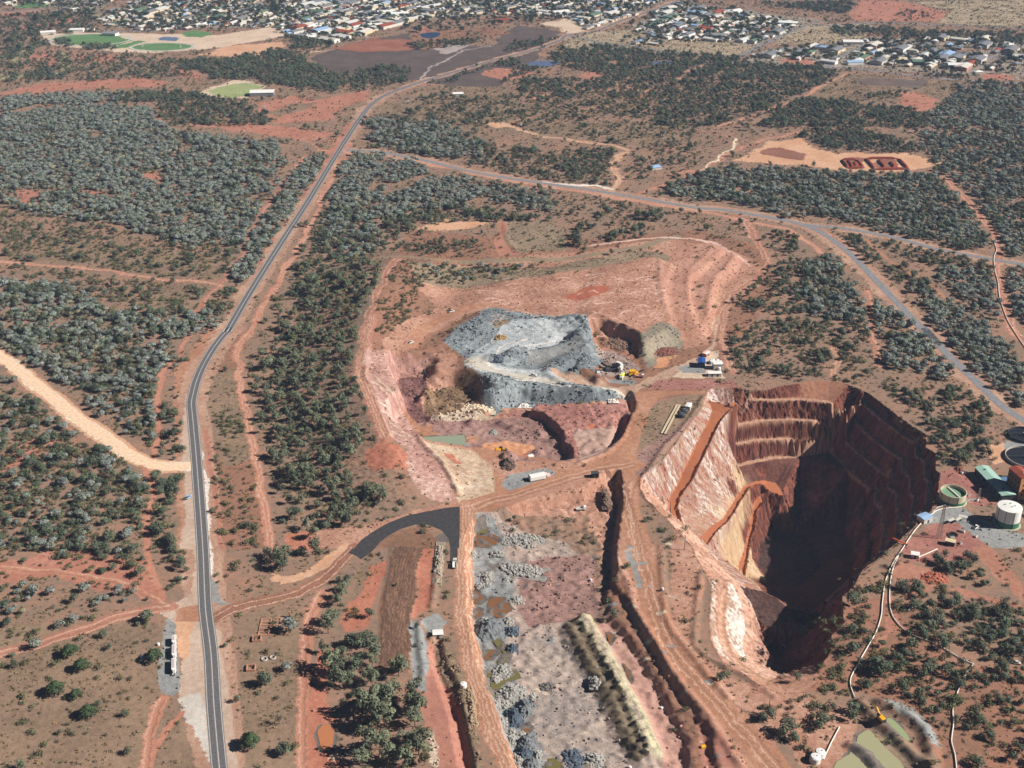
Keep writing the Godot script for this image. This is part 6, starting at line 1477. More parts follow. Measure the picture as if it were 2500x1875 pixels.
	g("wetmud", 3.2, L([-14, 593.5, -12, 596.5, -5.5, 595, -2, 588.5, 0, 585.5, -3, 581, -5.5, 577, -9, 577, -13, 581, -14.5, 587.5, -14, 593.5]))
	g("wetmud", 2, L([174.5, 472, 179.5, 476, 182, 475.5, 185.5, 465.5, 190, 447.5, 157.5, 447.5, 159.5, 453.5, 166.5, 459, 171.5, 464.5, 174.5, 472]))
	g("wetmud", 2, L([189.5, 480, 193.5, 485, 197, 481, 200, 472, 199, 466.5, 196, 468, 192.5, 472, 189.5, 480]))
	g("wetmud", 2, L([-66, 794, -35.5, 797, -34, 788.5, -34.5, 782, -64, 781, -66, 794]))
	g("trackl", 0.8, L([-253.8, 1492.9, -263.8, 1378.4, -270.3, 1283.5, -268.3, 1180, -268.3, 1110.9, -273.8, 1068.8, -278.8, 1002.9]))
	g("trackd", 0.8, L([-256.4, 1493.1, -266.4, 1378.6, -272.9, 1283.5, -270.9, 1180, -270.9, 1111, -276.4, 1069.1, -281.4, 1003.1]))
	g("trackl", 0.8, L([-502.1, 1130.7, -457.2, 1119.7, -414.6, 1112.6, -361.4, 1095.6, -326.1, 1081.1, -285.6, 1076.6, -272.3, 1066.5, -251, 1060.6]))
	g("trackl", 0.8, L([-502.7, 1128.1, -457.7, 1117.1, -415.2, 1110.1, -362.3, 1093.2, -326.7, 1078.6, -286.2, 1074.1, -273.4, 1064.2, -251.7, 1058.1]))
	g("trackl", 0.8, L([-216.5, 1509.3, -242.6, 1509.7, -265.6, 1551.2, -347.2, 1598.5, -432.1, 1631.9]))
	g("trackd", 0.8, L([-216.5, 1511.9, -240.9, 1511.7, -263.9, 1553.2, -346.1, 1600.8, -431.2, 1634.3]))
	g("trackl", 0.8, L([-312.1, 619.2, -294.7, 615.2, -273.8, 613.2, -256.1, 609.6, -238.5, 604.1, -224.6, 599, -205, 584.4, -198.2, 581]))
	g("trackd", 0.8, L([-312.7, 616.6, -295.1, 612.6, -274.1, 610.6, -256.7, 607.1, -239.3, 601.6, -226, 596.7, -206.5, 582.3, -199.4, 578.7]))
	g("trackd", 0.8, L([-286.9, 538.3, -268.2, 546.2, -252.9, 556.6, -233.8, 567.6, -220.2, 575.2, -207.7, 581.4, -198.1, 583.1]))
	g("trackl", 0.8, L([-286, 536.3, -267.2, 544.2, -251.7, 554.7, -232.7, 565.7, -219.2, 573.2, -207, 579.3, -197.7, 580.9]))
	g("trackd", 0.8, L([-285, 533.9, -265.9, 541.9, -250.4, 552.5, -231.4, 563.5, -217.9, 570.9, -206.1, 576.9, -197.3, 578.3]))
	g("trackl", 0.8, L([-284.2, 531.9, -264.9, 540, -249.2, 550.6, -230.3, 561.5, -216.9, 569, -205.4, 574.8, -196.9, 576.1]))
	g("trackl", 0.8, L([-179.2, 446.2, -184.7, 473.8, -185.7, 491.5, -184.2, 499.8]))
	g("trackd", 0.8, L([-176.6, 446.7, -182.1, 474.1, -183.1, 491.5, -181.6, 499.3]))
	g("trackl", 0.8, L([-206.3, 1545, -210.8, 1341.5, -209.8, 1220, -213.8, 1156.4, -219.8, 1064.9, -223.3, 1006.4, -225.3, 956.9, -229.3, 933.7, -219.3, 891.4, -220.9, 898, -213.9, 873.9, -203.9, 832.9, -191.9, 793, -182.9, 763.5, -173.9, 730.5, -163.4, 693, -155.3, 663.9, -149.8, 637.3]))
	g("trackl", 0.8, L([-208.9, 1545, -213.4, 1341.5, -212.4, 1220, -216.4, 1156.6, -222.4, 1065.1, -225.9, 1006.5, -227.9, 957.1, -231.9, 933.4, -221.9, 890.8, -223.4, 897.2, -216.4, 873.3, -206.4, 832.3, -194.4, 792.2, -185.4, 762.8, -176.4, 729.8, -165.9, 692.3, -157.9, 663.3, -152.4, 636.8]))
	g("trackl", 0.8, L([-207.2, 1505, -101.7, 1452, -0.1, 1386, 75.8, 1349, 201.8, 1279.5, 243.4, 1252.4, 290.7, 1221.2, 302.6, 1190.5, 311.2, 1151.9]))
	g("trackl", 0.8, L([-208.4, 1502.7, -102.9, 1449.7, -1.5, 1383.7, 74.6, 1346.7, 200.6, 1277.2, 242, 1250.2, 288.9, 1219.4, 300.1, 1189.7, 308.6, 1151.3]))
	g("trackl", 0.8, L([-7.4, 1643.4, 12.8, 1610.8, 44.2, 1578.9, 86, 1555.8, 128.4, 1540, 147.6, 1514.9, 135.9, 1477.3, 123.6, 1446.6, 129.1, 1411.1, 133.1, 1387.4, 120.8, 1358, 114.2, 1345.8]))
	g("trackd", 0.8, L([-9.3, 1642.2, 11.1, 1609.4, 42.8, 1577.1, 85.1, 1553.8, 127.3, 1538.2, 145.4, 1514.6, 133.8, 1478, 121.4, 1446.9, 126.9, 1410.7, 130.9, 1387.8, 118.8, 1358.9, 112.2, 1346.8]))
	g("trackl", 0.8, L([-11.5, 1640.9, 9.1, 1607.7, 41.3, 1575, 84, 1551.4, 125.9, 1536, 142.8, 1514.4, 131.4, 1478.9, 118.8, 1447.1, 124.3, 1410.3, 128.3, 1388.2, 116.4, 1360, 109.9, 1348.1]))
	g("trackl", 0.8, L([-13.4, 1639.7, 7.3, 1606.4, 40, 1573.3, 83.1, 1549.4, 124.7, 1534.1, 140.6, 1514.2, 129.3, 1479.6, 116.6, 1447.3, 122.1, 1410, 126.1, 1388.5, 114.4, 1360.9, 108, 1349.1]))
	g("trackd", 0.8, L([139.4, 1339.8, 170.8, 1367.2, 217.5, 1414.2, 192, 1411.3, 226.7, 1431.1, 264.1, 1494, 301.3, 1538.2, 377.9, 1601.3]))
	g("trackl", 0.8, L([141.1, 1337.8, 172.6, 1365.3, 219.8, 1413.1, 194.3, 1410.1, 228.7, 1429.4, 266.2, 1492.5, 303.1, 1536.3, 379.6, 1599.3]))
	g("trackl", 0.8, L([275.8, 1623.7, 335.3, 1684.2, 410.2, 1767.5, 464.1, 1848.4, 519.1, 1930]))
	g("trackl", 0.8, L([277.6, 1621.9, 337.2, 1682.4, 412.2, 1765.9, 466.2, 1847, 521.2, 1928.5]))
	g("trackl", 0.8, L([11.6, 1748.5, 126.4, 1902.6, 195.9, 1817.7, 268.1, 1913.4, 276.5, 1947.3, 319.1, 2006.5]))
	g("trackl", 0.8, L([13.7, 1747, 127.3, 1900.2, 196.1, 1815.1, 270.3, 1912, 278.8, 1946.1, 321.2, 2005]))
	g("trackl", 0.8, L([513.1, 1397.3, 510.6, 1353.4, 510.1, 1294.8, 504.6, 1224.7, 499, 1179.1, 469.9, 1097.4, 450.5, 1032.1, 439.1, 980.4, 434.6, 936.2, 432.1, 898.3]))
	g("trackd", 0.8, L([510.9, 1397.4, 508.4, 1353.5, 507.9, 1294.9, 502.4, 1224.9, 496.9, 1179.6, 467.8, 1098.1, 448.4, 1032.6, 436.9, 980.8, 432.4, 936.4, 429.9, 898.4]))
	g("trackl", 0.8, L([508.3, 1397.6, 505.8, 1353.5, 505.3, 1295.1, 499.8, 1225.1, 494.3, 1180.3, 465.4, 1098.9, 445.8, 1033.3, 434.3, 981.2, 429.8, 936.6, 427.3, 898.6]))
	g("trackd", 0.8, L([506.1, 1397.7, 503.6, 1353.6, 503.1, 1295.2, 497.6, 1225.3, 492.2, 1180.9, 463.3, 1099.6, 443.7, 1033.9, 432.1, 981.6, 427.6, 936.8, 425.1, 898.7]))
	g("trackd", 0.8, L([331.2, 1209.7, 339.7, 1133.7]))
	g("trackl", 0.8, L([328.6, 1209.4, 337.1, 1133.4]))
	g("trackl", 0.8, L([332.2, 1052.6, 311.7, 963.2, 299.2, 895.2]))
	g("trackd", 0.8, L([329.6, 1053.2, 309.1, 963.7, 296.6, 895.7]))
	g("trackl", 0.8, L([269.7, 935.9, 268.7, 902.2, 259.5, 882.3, 255, 872.8]))
	g("trackl", 0.8, L([267.1, 936, 266.1, 902.7, 257.2, 883.4, 252.7, 873.9]))
	g("trackl", 0.8, L([-100.6, 446.1, -107.7, 473.7, -114.2, 514.3, -117.2, 548, -115.7, 574.7, -112.2, 592.3]))
	g("trackd", 0.8, L([-98.1, 446.7, -105.1, 474.2, -111.6, 514.6, -114.6, 548, -113.1, 574.4, -109.6, 591.8]))
	g("trackl", 0.8, L([-125.6, 890.8, -127.6, 920.5, -126.6, 981.1, -122.1, 1057.3, -116.5, 1099.3, -109.9, 1109.1]))
	g("trackd", 0.8, L([-123.4, 890.9, -125.4, 920.5, -124.4, 981.1, -119.9, 1057.1, -114.4, 1098.8, -108.1, 1107.8]))
	g("trackl", 0.8, L([-120.8, 891.1, -122.8, 920.5, -121.8, 981, -117.3, 1056.9, -111.8, 1098.2, -106, 1106.3]))
	g("trackd", 0.8, L([-118.6, 891.2, -120.6, 920.5, -119.6, 980.9, -115.1, 1056.7, -109.7, 1097.7, -104.2, 1105]))
	g("trackl", 0.8, L([-117.9, 971, -117.9, 917.6, -113.9, 857.5, -102, 814.5, -93.1, 783.5, -85.1, 758.6]))
	g("trackl", 0.8, L([-120.1, 971, -120.1, 917.5, -116.1, 857.2, -104.2, 813.9, -95.2, 782.9, -87.2, 757.9]))
	g("trackl", 0.8, L([-122.7, 971, -122.7, 917.5, -118.7, 856.8, -106.7, 813.2, -97.6, 782.2, -89.6, 757.1]))
	g("trackl", 0.8, L([-124.9, 971, -124.9, 917.4, -120.9, 856.5, -108.8, 812.6, -99.8, 781.5, -91.7, 756.5]))
	g("trackd", 0.8, L([243.4, 1264.1, 256.1, 1245.9, 253.1, 1190, 255.6, 1156.6, 255.5, 1128.3, 243.2, 1096.9, 224.9, 1066.9, 202.1, 1039.2, 185.4, 998.4, 175.5, 952.7]))
	g("trackl", 0.8, L([241.6, 1262.8, 253.9, 1245.7, 250.9, 1190, 253.4, 1156.6, 253.4, 1128.7, 241.3, 1097.9, 223.1, 1068.2, 200.2, 1040.3, 183.3, 999.1, 173.4, 953.2]))
	g("trackd", 0.8, L([239.5, 1261.3, 251.3, 1245.4, 248.3, 1190, 250.8, 1156.5, 250.8, 1129.2, 238.9, 1099, 221, 1069.7, 198, 1041.6, 180.9, 999.9, 170.8, 953.8]))
	g("trackl", 0.8, L([237.8, 1260, 249.1, 1245.1, 246.1, 1190, 248.6, 1156.4, 248.7, 1129.7, 237, 1100, 219.2, 1071, 196.1, 1042.7, 178.8, 1000.5, 168.7, 954.2]))
	g("trackl", 0.8, L([200.6, 1040.6, 185.2, 980.7, 177.7, 913.9, 179.7, 882.6]))
	g("trackl", 0.8, L([198.1, 1041.2, 182.6, 981.2, 175.1, 914.1, 177.1, 882.4]))
	g("trackd", 0.8, L([85.8, 737.1, 65.9, 729.7, 42.7, 719.3, 23.9, 707.4, 5.7, 696.8, -11.7, 688.9, -21.6, 680.9, -30.2, 677.6]))
	g("trackl", 0.8, L([85, 739.2, 65, 731.7, 41.7, 721.3, 22.7, 709.3, 4.6, 698.8, -12.8, 690.8, -22.8, 682.8, -31, 679.7]))
	g("trackd", 0.8, L([84.1, 741.6, 64, 734.1, 40.4, 723.6, 21.4, 711.5, 3.4, 701.1, -14.1, 693, -24.1, 685, -31.9, 682.1]))
	g("trackl", 0.8, L([83.3, 743.7, 63.2, 736.1, 39.4, 725.5, 20.2, 713.4, 2.4, 703, -15.2, 694.9, -25.3, 686.9, -32.7, 684.2]))
	g("trackd", 0.8, L([85.1, 718.4, 79.6, 683.9, 83.6, 639.3, 85.6, 604.2, 86.6, 572.3, 90.5, 543.9, 100.3, 521, 111.2, 500.1, 121.3, 477.4, 132.3, 451.4, 135.3, 444.4]))
	g("trackl", 0.8, L([82.9, 718.8, 77.4, 684, 81.4, 639.1, 83.4, 604.1, 84.4, 572.1, 88.4, 543.4, 98.3, 520.1, 109.3, 499.1, 119.3, 476.6, 130.3, 450.5, 133.3, 443.6]))
	g("trackd", 0.8, L([80.3, 719.2, 74.8, 684, 78.8, 638.9, 80.8, 603.9, 81.8, 571.9, 85.8, 542.7, 95.9, 519, 106.9, 498, 116.9, 475.5, 127.9, 449.5, 130.9, 442.5]))
	g("trackl", 0.8, L([78.1, 719.5, 72.6, 684.1, 76.6, 638.7, 78.6, 603.8, 79.6, 571.7, 83.7, 542.1, 93.9, 518, 104.9, 497, 114.9, 474.6, 125.9, 448.7, 128.9, 441.7]))
	g("trackd", 0.8, L([60.1, 733.1, 74.3, 727.1, 79.2, 710.7, 78.7, 684, 81.7, 624.6]))
	g("trackl", 0.8, L([59.2, 730.7, 72.3, 725.4, 76.6, 710.4, 76.1, 684, 79.1, 624.5]))
	g("trackl", 0.8, L([-24.9, 689, -25.4, 639, -24.9, 611.1, -24.4, 584.7, -21.9, 548.4, -16.5, 520.2, -10, 489.4, -3.1, 465.6, 4.4, 445.8]))
	g("trackl", 0.8, L([-27.1, 689, -27.6, 639, -27.1, 611, -26.6, 584.6, -24.1, 548.2, -18.6, 519.8, -12.1, 488.8, -5.2, 464.9, 2.3, 445]))
	g("trackl", 0.8, L([-29.7, 689, -30.2, 639, -29.7, 611, -29.2, 584.4, -26.7, 547.9, -21.2, 519.3, -14.7, 488.2, -7.6, 464.1, -0.1, 444.1]))
	g("trackl", 0.8, L([-31.9, 689, -32.4, 639, -31.9, 610.9, -31.4, 584.3, -28.9, 547.6, -23.3, 518.8, -16.8, 487.7, -9.7, 463.4, -2.2, 443.3]))
	g("trackd", 0.8, L([-174.2, 569.4, -164.1, 580.9, -152.3, 585.4, -156.3, 584, -141.7, 587.9, -128.1, 593.9, -118.5, 604.5, -109.2, 623.6, -100.7, 640.6]))
	g("trackl", 0.8, L([-172.6, 567.9, -162.8, 579.1, -151.5, 583.3, -155.8, 581.9, -141, 585.8, -126.8, 592.1, -116.7, 603.3, -107.3, 622.6, -98.8, 639.6]))
	g("trackd", 0.8, L([-170.6, 566.2, -161.3, 577, -150.6, 580.9, -155.2, 579.3, -140.1, 583.4, -125.3, 590, -114.5, 601.8, -104.9, 621.5, -96.4, 638.5]))
	g("trackl", 0.8, L([-168.9, 564.8, -160, 575.3, -149.8, 578.8, -154.7, 577.2, -139.4, 581.3, -124, 588.2, -112.6, 600.7, -103, 620.5, -94.5, 637.5]))
	g("trackl", 0.8, L([-102, 639.7, -112.6, 619.6, -121.3, 608.3, -129.2, 603.8, -142.5, 603.8]))
	g("trackl", 0.8, L([-104.3, 640.9, -114.8, 621, -123.1, 610.1, -129.7, 606.4, -142.5, 606.4]))
	g("tan", 0.9, L([-438.6, 937.2, -419.6, 916.7, -384.1, 878.7, -350.5, 841.7, -319.6, 807.8, -291.2, 779.3, -264.8, 753, -251.7, 744.1, -240.2, 740, -225, 742]))
	g("white", 0.9, L([-440, 935.9, -421, 915.4, -385.5, 877.4, -352, 840.3, -321.1, 806.4, -292.6, 777.9, -266.2, 751.5, -252.6, 742.3, -240.3, 738, -224.7, 740]))
	g("tan", 0.9, L([-441.9, 934.2, -422.9, 913.7, -387.4, 875.7, -353.9, 838.7, -322.9, 804.7, -294.4, 776.1, -267.8, 749.6, -253.7, 740.1, -240.5, 735.5, -224.4, 737.5]))
	g("white", 0.9, L([-443.4, 932.7, -424.4, 912.2, -388.9, 874.2, -355.4, 837.3, -324.4, 803.2, -295.8, 774.7, -269.2, 748.1, -254.7, 738.2, -240.7, 733.4, -224.2, 735.4]))
	g("ploughd", 1.3, L([-75, 637.5, -74.5, 597.5, -74, 559.5, -71.5, 521]))
	g("ploughd", 1.3, L([-73.5, 637.5, -73, 597.5, -72, 559.5, -69.5, 521]))
	g("ploughd", 1.3, L([-71.5, 637.5, -71, 597.5, -70.5, 559.5, -68, 521]))
	g("ploughd", 1.3, L([-69.5, 637.5, -69, 597.5, -68.5, 559.5, -66, 521]))
	g("ploughd", 1.3, L([-67.5, 637.5, -67, 597.5, -66.5, 559.5, -64.5, 521]))
	g("ploughd", 1.3, L([-65.5, 637.5, -65.5, 597.5, -65, 559.5, -62.5, 521]))
	g("ploughd", 1.3, L([-63.5, 637.5, -63.5, 597.5, -63, 559.5, -60.5, 521]))
	g("ploughd", 1.3, L([-62, 637.5, -61.5, 597.5, -61, 559.5, -59, 521]))
	g("ploughd", 1.3, L([-60, 637.5, -59.5, 597.5, -59, 559.5, -57, 521]))
	g("ploughd", 1.3, L([-58, 637.5, -58, 597.5, -57.5, 559.5, -55.5, 521]))
	g("ridged", 7, L([33.5, 566, 40.5, 537.5, 49, 512.5, 57.5, 485, 63, 462.5]))
	g("ridged", 4, L([37.5, 569.5, 45.5, 541, 53.5, 516, 62, 488, 67.5, 463]))
	g("ridgey", 2.4, L([40, 572, 48.5, 542.5, 56.5, 517, 64.5, 489, 70, 463]))
	g("ridgey", 4.5, L([44.5, 573.5, 53.5, 543.5, 60, 519, 68.5, 492, 74, 463]))
	g("palerock", 1.6, L([-110, 859.5, -103, 850.5, -91, 832.5]))
	g("palerock", 1.6, L([-108, 848, -95, 830.5]))
	g("palerock", 1.6, L([-97.5, 813.5, -88.5, 803, -79.5, 792.5]))
	g("palerock", 1.6, L([-94, 799, -82, 786.5, -74.5, 776.5]))
	g("palerock", 1.6, L([-89.5, 782.5, -80, 773, -71, 765]))
	g("palerock", 1.6, L([-86.5, 769, -75, 759.5]))
	g("palerock", 1.6, L([-60.5, 752, -41.5, 753.5, -27, 744.5]))
	g("palerock", 1.6, L([-50, 733.5, -36, 735.5, -17.5, 728]))
	g("palerock", 1.6, L([-40, 721, -26.5, 723, -13, 717.5]))
	g("palerock", 1.6, L([-35, 709, -17, 712.5]))
	g("palerock", 1.6, L([-61.5, 757.5, -53, 737, -42, 719.5, -38, 707.5]))
	g("white", 1.4, L([-19.5, 897.5, -12, 885.5, 11, 879.5]))
	g("white", 1.4, L([-16, 908, -7, 929.5, 12, 940.5]))
	g("white", 1.4, L([11.5, 929.5, 39.5, 936]))
	g("white", 1.4, L([2.5, 865.5, 19.5, 861.5, 45.5, 850]))
	g("pinkpale", 1.1, L([8, 1071.5, 10.5, 1073.5, 21.5, 1077.5]))
	g("pinkpale", 1.2, L([96.5, 1056.5, 100, 1057, 106.5, 1064]))
	g("pinkpale", 1.7, L([1, 1045.5, 7.5, 1049.5, 9, 1049]))
	g("pinkpale", 1.4, L([79, 1021.5, 82, 1026, 91.5, 1024.5]))
	g("pinkpale", 1.9, L([17.5, 975, 24, 977, 27, 978]))
	g("pinkpale", 1.8, L([41, 1064, 43.5, 1064.5, 52.5, 1064]))
	g("pinkpale", 2, L([56.5, 1025.5, 60, 1027.5, 65.5, 1029.5]))
	g("pinkpale", 1.3, L([14.5, 1039.5, 20, 1044, 22.5, 1037]))
	g("pinkpale", 1.2, L([6.5, 991, 10.5, 992, 16.5, 988.5]))
	g("pinkpale", 1.2, L([85.5, 969.5, 92.5, 972.5, 95.5, 976]))
	g("pinkpale", 1.1, L([68.5, 985, 73, 985.5, 78.5, 992]))
	g("pinkpale", 1.1, L([24.5, 1084, 31, 1086, 34, 1081.5]))
	g("pinkpale", 1, L([130.5, 1031.5, 133, 1032, 142, 1030]))
	g("pinkpale", 2, L([-24, 1023.5, -21.5, 1025.5, -12, 1024.5]))
	g("pinkpale", 1.4, L([131, 1025, 133.5, 1027, 140.5, 1031.5]))
	g("pinkpale", 1.2, L([105, 1022.5, 108.5, 1023.5, 114.5, 1028.5]))
	g("pinkpale", 1.9, L([58.5, 966, 64.5, 969.5, 70, 968]))
	g("pinkpale", 1.6, L([111.5, 973, 118, 976, 123.5, 975.5]))
	g("pinkpale", 1.9, L([75, 1000, 82, 1000.5, 88.5, 1007.5]))
	g("pinkpale", 1, L([-9.5, 968.5, -6.5, 971, 1, 973]))
	g("pinkpale", 1.9, L([124, 1057, 127, 1061, 133, 1063]))
	g("pinkpale", 1.9, L([93.5, 978.5, 97, 981.5, 103.5, 984.5]))
	g("pinkpale", 0.9, L([96, 1025.5, 98.5, 1028.5, 107, 1032]))
	g("pinkpale", 1.7, L([71, 1067, 76, 1067, 84.5, 1073.5]))
	g("pinkpale", 1.8, L([-17, 1017, -13, 1018, -6.5, 1024.5]))
	g("pinkpale", 1.9, L([-16, 1070, -11, 1072.5, -3, 1076]))
	g("pinkpale", 1.2, L([-19, 978, -13, 980, -7.5, 977]))
	g("pinkpale", 1.4, L([115.5, 1062, 120, 1065, 129.5, 1067]))
	g("pinkpale", 1.4, L([-30.5, 1045, -24.5, 1047.5, -22.5, 1044.5]))
	g("pinkpale", 1.6, L([128.5, 1007, 133, 1011.5, 139.5, 1014]))
	g("pinkpale", 1.7, L([69.5, 1029, 74, 1032.5, 78, 1027]))
	g("pinkpale", 1.9, L([-7, 986, -3, 988.5, 2, 989.5]))
	g("pinkpale", 1.2, L([-1.5, 1004, 1, 1004, 11.5, 1009.5]))
	g("pinkpale", 1.5, L([-5, 1012, 2, 1015.5, 8, 1010.5]))
	g("pinkpale", 1.6, L([74.5, 1001.5, 81, 1003, 87, 1002.5]))
	g("pinkpale", 1.2, L([64.5, 976.5, 68, 977.5, 76, 983.5]))
	g("pinkpale", 1.8, L([117, 1034, 121, 1036, 124.5, 1033]))
	g("pinkpale", 1.3, L([56.5, 999.5, 63.5, 1002, 64.5, 997]))
	g("pinkpale", 1.2, L([69, 1045, 73, 1049.5, 82.5, 1050.5]))
	g("pinkpale", 1.9, L([-6.5, 1054.5, -3.5, 1058, 5, 1057.5]))
	g("pinkpale", 1.1, L([129, 1051.5, 131.5, 1051.5, 138, 1049.5]))
	g("pinkpale", 1.9, L([-20, 965.5, -14.5, 969, -9, 972.5]))
	g("pinkpale", 1.7, L([110.5, 996.5, 116.5, 999, 120.5, 995]))
	g("pinkpale", 1.1, L([107, 1024, 114, 1025, 117.5, 1028.5]))
	g("pinkpale", 1.4, L([111.5, 1043, 114.5, 1047.5, 120, 1050.5]))
	g("pinkpale", 1.4, L([106.5, 1055, 112.5, 1056, 120, 1063.5]))
	g("pinkpale", 1.9, L([67.5, 1071, 72, 1074.5, 81.5, 1075]))
	g("trackd", 0.7, L([141, 1034, 136.5, 1017.5]))
	g("trackd", 0.7, L([175.5, 1030, 170, 1012.5]))
	g("trackd", 0.7, L([178, 1035, 172, 1017]))
	g("trackd", 0.7, L([170, 999.5, 163.5, 972.5]))
	g("trackd", 0.7, L([176.5, 1030.5, 170, 1005.5]))
	g("trackd", 0.7, L([167, 1048.5, 160, 1017.5]))
	g("trackd", 0.7, L([164.5, 1114, 158, 1085.5]))
	g("trackd", 0.7, L([162.5, 1046, 156.5, 1022.5]))
	g("trackd", 0.7, L([157.5, 1096, 152.5, 1081.5]))
	g("trackd", 0.7, L([167.5, 997.5, 161.5, 974]))
	g("trackd", 0.7, L([139.5, 988.5, 133.5, 963]))
	g("trackd", 0.7, L([173, 1127, 166, 1095]))
	g("trackd", 0.7, L([166, 1035.5, 161.5, 1023.5]))
	g("trackd", 0.7, L([182.5, 1121.5, 176, 1098]))
	g("trackd", 0.7, L([150, 1072.5, 143.5, 1042]))
	g("trackd", 0.7, L([168, 1009.5, 163, 992.5]))
	g("trackd", 0.7, L([156.5, 1038, 152, 1025.5]))
	g("trackd", 0.7, L([151.5, 989, 145.5, 964.5]))
	g("trackd", 0.7, L([183, 1081.5, 176, 1054.5]))
	g("trackd", 0.7, L([171.5, 1024, 166, 1004.5]))
	g("trackd", 0.7, L([157.5, 1124, 150.5, 1091.5]))
	g("trackd", 0.7, L([186.5, 1084.5, 179.5, 1056.5]))
	g("trackd", 0.7, L([157, 1034.5, 150.5, 1007]))
	g("trackd", 0.7, L([153.5, 1035.5, 148.5, 1019]))
	g("trackd", 0.7, L([172.5, 1122, 167, 1103]))
	g("trackd", 0.7, L([147, 996.5, 142.5, 983]))
	g("palerock", 2.2, L([96.5, 642.5, 100, 640.5]))
	g("stage2", 2, L([27, 611, 28.5, 611.5]))
	g("palerock", 1.2, L([44, 460, 46.5, 461.5]))
	g("stage2", 2.2, L([95.5, 588, 97, 586.5]))
	g("stage2", 2.5, L([66, 459.5, 69, 458.5]))
	g("stage2", 1.6, L([81, 600, 83.5, 597.5]))
	g("palerock", 1.3, L([70, 577, 72, 575]))
	g("palerock", 2.3, L([104.5, 513, 106, 511]))
	g("palerock", 2.6, L([75.5, 549.5, 78, 549.5]))
	g("greymid", 2.5, L([57, 586, 61, 585]))
	g("palerock", 1.6, L([-1.5, 626, 1.5, 624]))
	g("greymid", 1.7, L([103, 514, 106.5, 512.5]))
	g("stage2", 1.4, L([18, 580.5, 19.5, 582]))
	g("stage2", 2, L([89, 504, 90, 505]))
	g("palerock", 3, L([83.5, 571, 87, 571.5]))
	g("greymid", 1.1, L([-5, 510, -1, 509.5]))
	g("greymid", 2.2, L([50, 635.5, 51.5, 638]))
	g("palerock", 1.4, L([13, 514.5, 16.5, 514]))
	g("palerock", 1.8, L([63, 505.5, 65, 505]))
	g("stage2", 1.6, L([77, 631, 80, 632]))
	g("greymid", 2.9, L([77.5, 622, 82, 621]))
	g("stage2", 1.7, L([66, 581.5, 69.5, 581]))
	g("palerock", 2, L([35, 481, 39, 482.5]))
	g("palerock", 1.3, L([76.5, 615.5, 80, 615]))
	g("palerock", 2.4, L([0.5, 488.5, 1.5, 487]))
	g("stage2", 1.1, L([13.5, 620.5, 16.5, 618.5]))
	g("greymid", 2.1, L([19.5, 554, 23.5, 556]))
	g("palerock", 1, L([10, 471.5, 13, 470.5]))
	g("greymid", 2.4, L([108.5, 646.5, 113, 645]))
	g("stage2", 2.9, L([-2, 615, 2.5, 616.5]))
	g("palerock", 1, L([95, 471, 96, 472]))
	g("palerock", 2, L([58, 564, 60.5, 565.5]))
	g("palerock", 2.4, L([17.5, 511, 19, 511.5]))
	g("stage2", 1.6, L([12, 638.5, 14.5, 639.5]))
	g("stage2", 2.2, L([72.5, 634.5, 76.5, 637.5]))
	g("stage2", 1.8, L([-0.5, 597.5, 2, 598.5]))
	g("stage2", 1.9, L([85.5, 543.5, 90, 543.5]))
	g("stage2", 2.1, L([100, 459, 102.5, 458.5]))
	g("stage2", 2.1, L([16, 465.5, 18.5, 464.5]))
	g("palerock", 1.6, L([119, 624, 121.5, 625]))
	g("greymid", 1.5, L([19.5, 551.5, 24, 553]))
	g("greymid", 2.3, L([6.5, 607, 8.5, 607]))
	g("stage2", 1, L([118, 589, 123, 591.5]))
	g("palerock", 2.8, L([72.5, 537.5, 75, 536.5]))
	g("stage2", 1.9, L([39.5, 522.5, 42.5, 523]))
	g("greymid", 1, L([-0.5, 618.5, 4.5, 618.5]))
	g("greymid", 1.7, L([82, 537, 84.5, 536]))
	g("greymid", 2.1, L([-6, 577, -3, 575]))
	g("greymid", 1.3, L([44, 504, 46.5, 504]))
	g("palerock", 1.3, L([95.5, 641.5, 98.5, 640]))
	return shapes_made
func highway_line() -> PackedVector2Array: return L([-140.5, 441, -143, 450, -155, 493.5, -166, 536.5, -178, 577, -193.5, 639, -212, 709, -226.5, 763, -241, 815.5, -245.5, 832.5, -248, 850.5, -250, 869, -251, 892.5, -250.5, 917.5, -248.5, 943.5, -244.5, 971, -245, 960.5, -242, 1049, -234.5, 1190, -227, 1312, -219.5, 1471.5, -210, 1641.5, -202, 1728.5, -188.5, 1786, -163.5, 1837, -129.5, 1890, -80.5, 1958, -29, 2030, 26.5, 2094, 86, 2190, 99, 2233.5, 148.5, 2263.5, 201, 2357.5, 275.5, 2477, 341.5, 2589])
func side_line() -> PackedVector2Array: return L([-209, 1511, -168.5, 1506, -103, 1464.5, -51, 1423.5, -1, 1394, 75.5, 1359.5, 121.5, 1335.5, 202.5, 1289.5, 229.5, 1283.5, 279, 1256.5, 307, 1235, 322.5, 1209.5, 335.5, 1156.5, 343, 1090, 351, 1006.5, 359, 936.5, 357, 971, 360, 925.5, 364.5, 888, 368.5, 862, 370.5, 843.5, 374, 824, 381.5, 803, 388.5, 782.5])
func dump_line() -> PackedVector2Array: return L([-64.5, 692.5, -88.5, 757.5, -96.5, 782.5, -105.5, 813.5, -117.5, 857, -121.5, 917.5, -121.5, 971, -118.5, 1057, -110.5, 1107])
func branch_line() -> PackedVector2Array: return L([310, 1234, 326.5, 1229, 343.5, 1225, 389, 1199.5, 428.5, 1161, 470, 1135.5, 499, 1120, 539, 1102.5])
func pale_line() -> PackedVector2Array: return L([-441.5, 934.5, -422.5, 914, -387, 876, -353.5, 839, -322.5, 805, -294, 776.5, -267.5, 750, -253.5, 740.5, -240.5, 736, -224.5, 738])
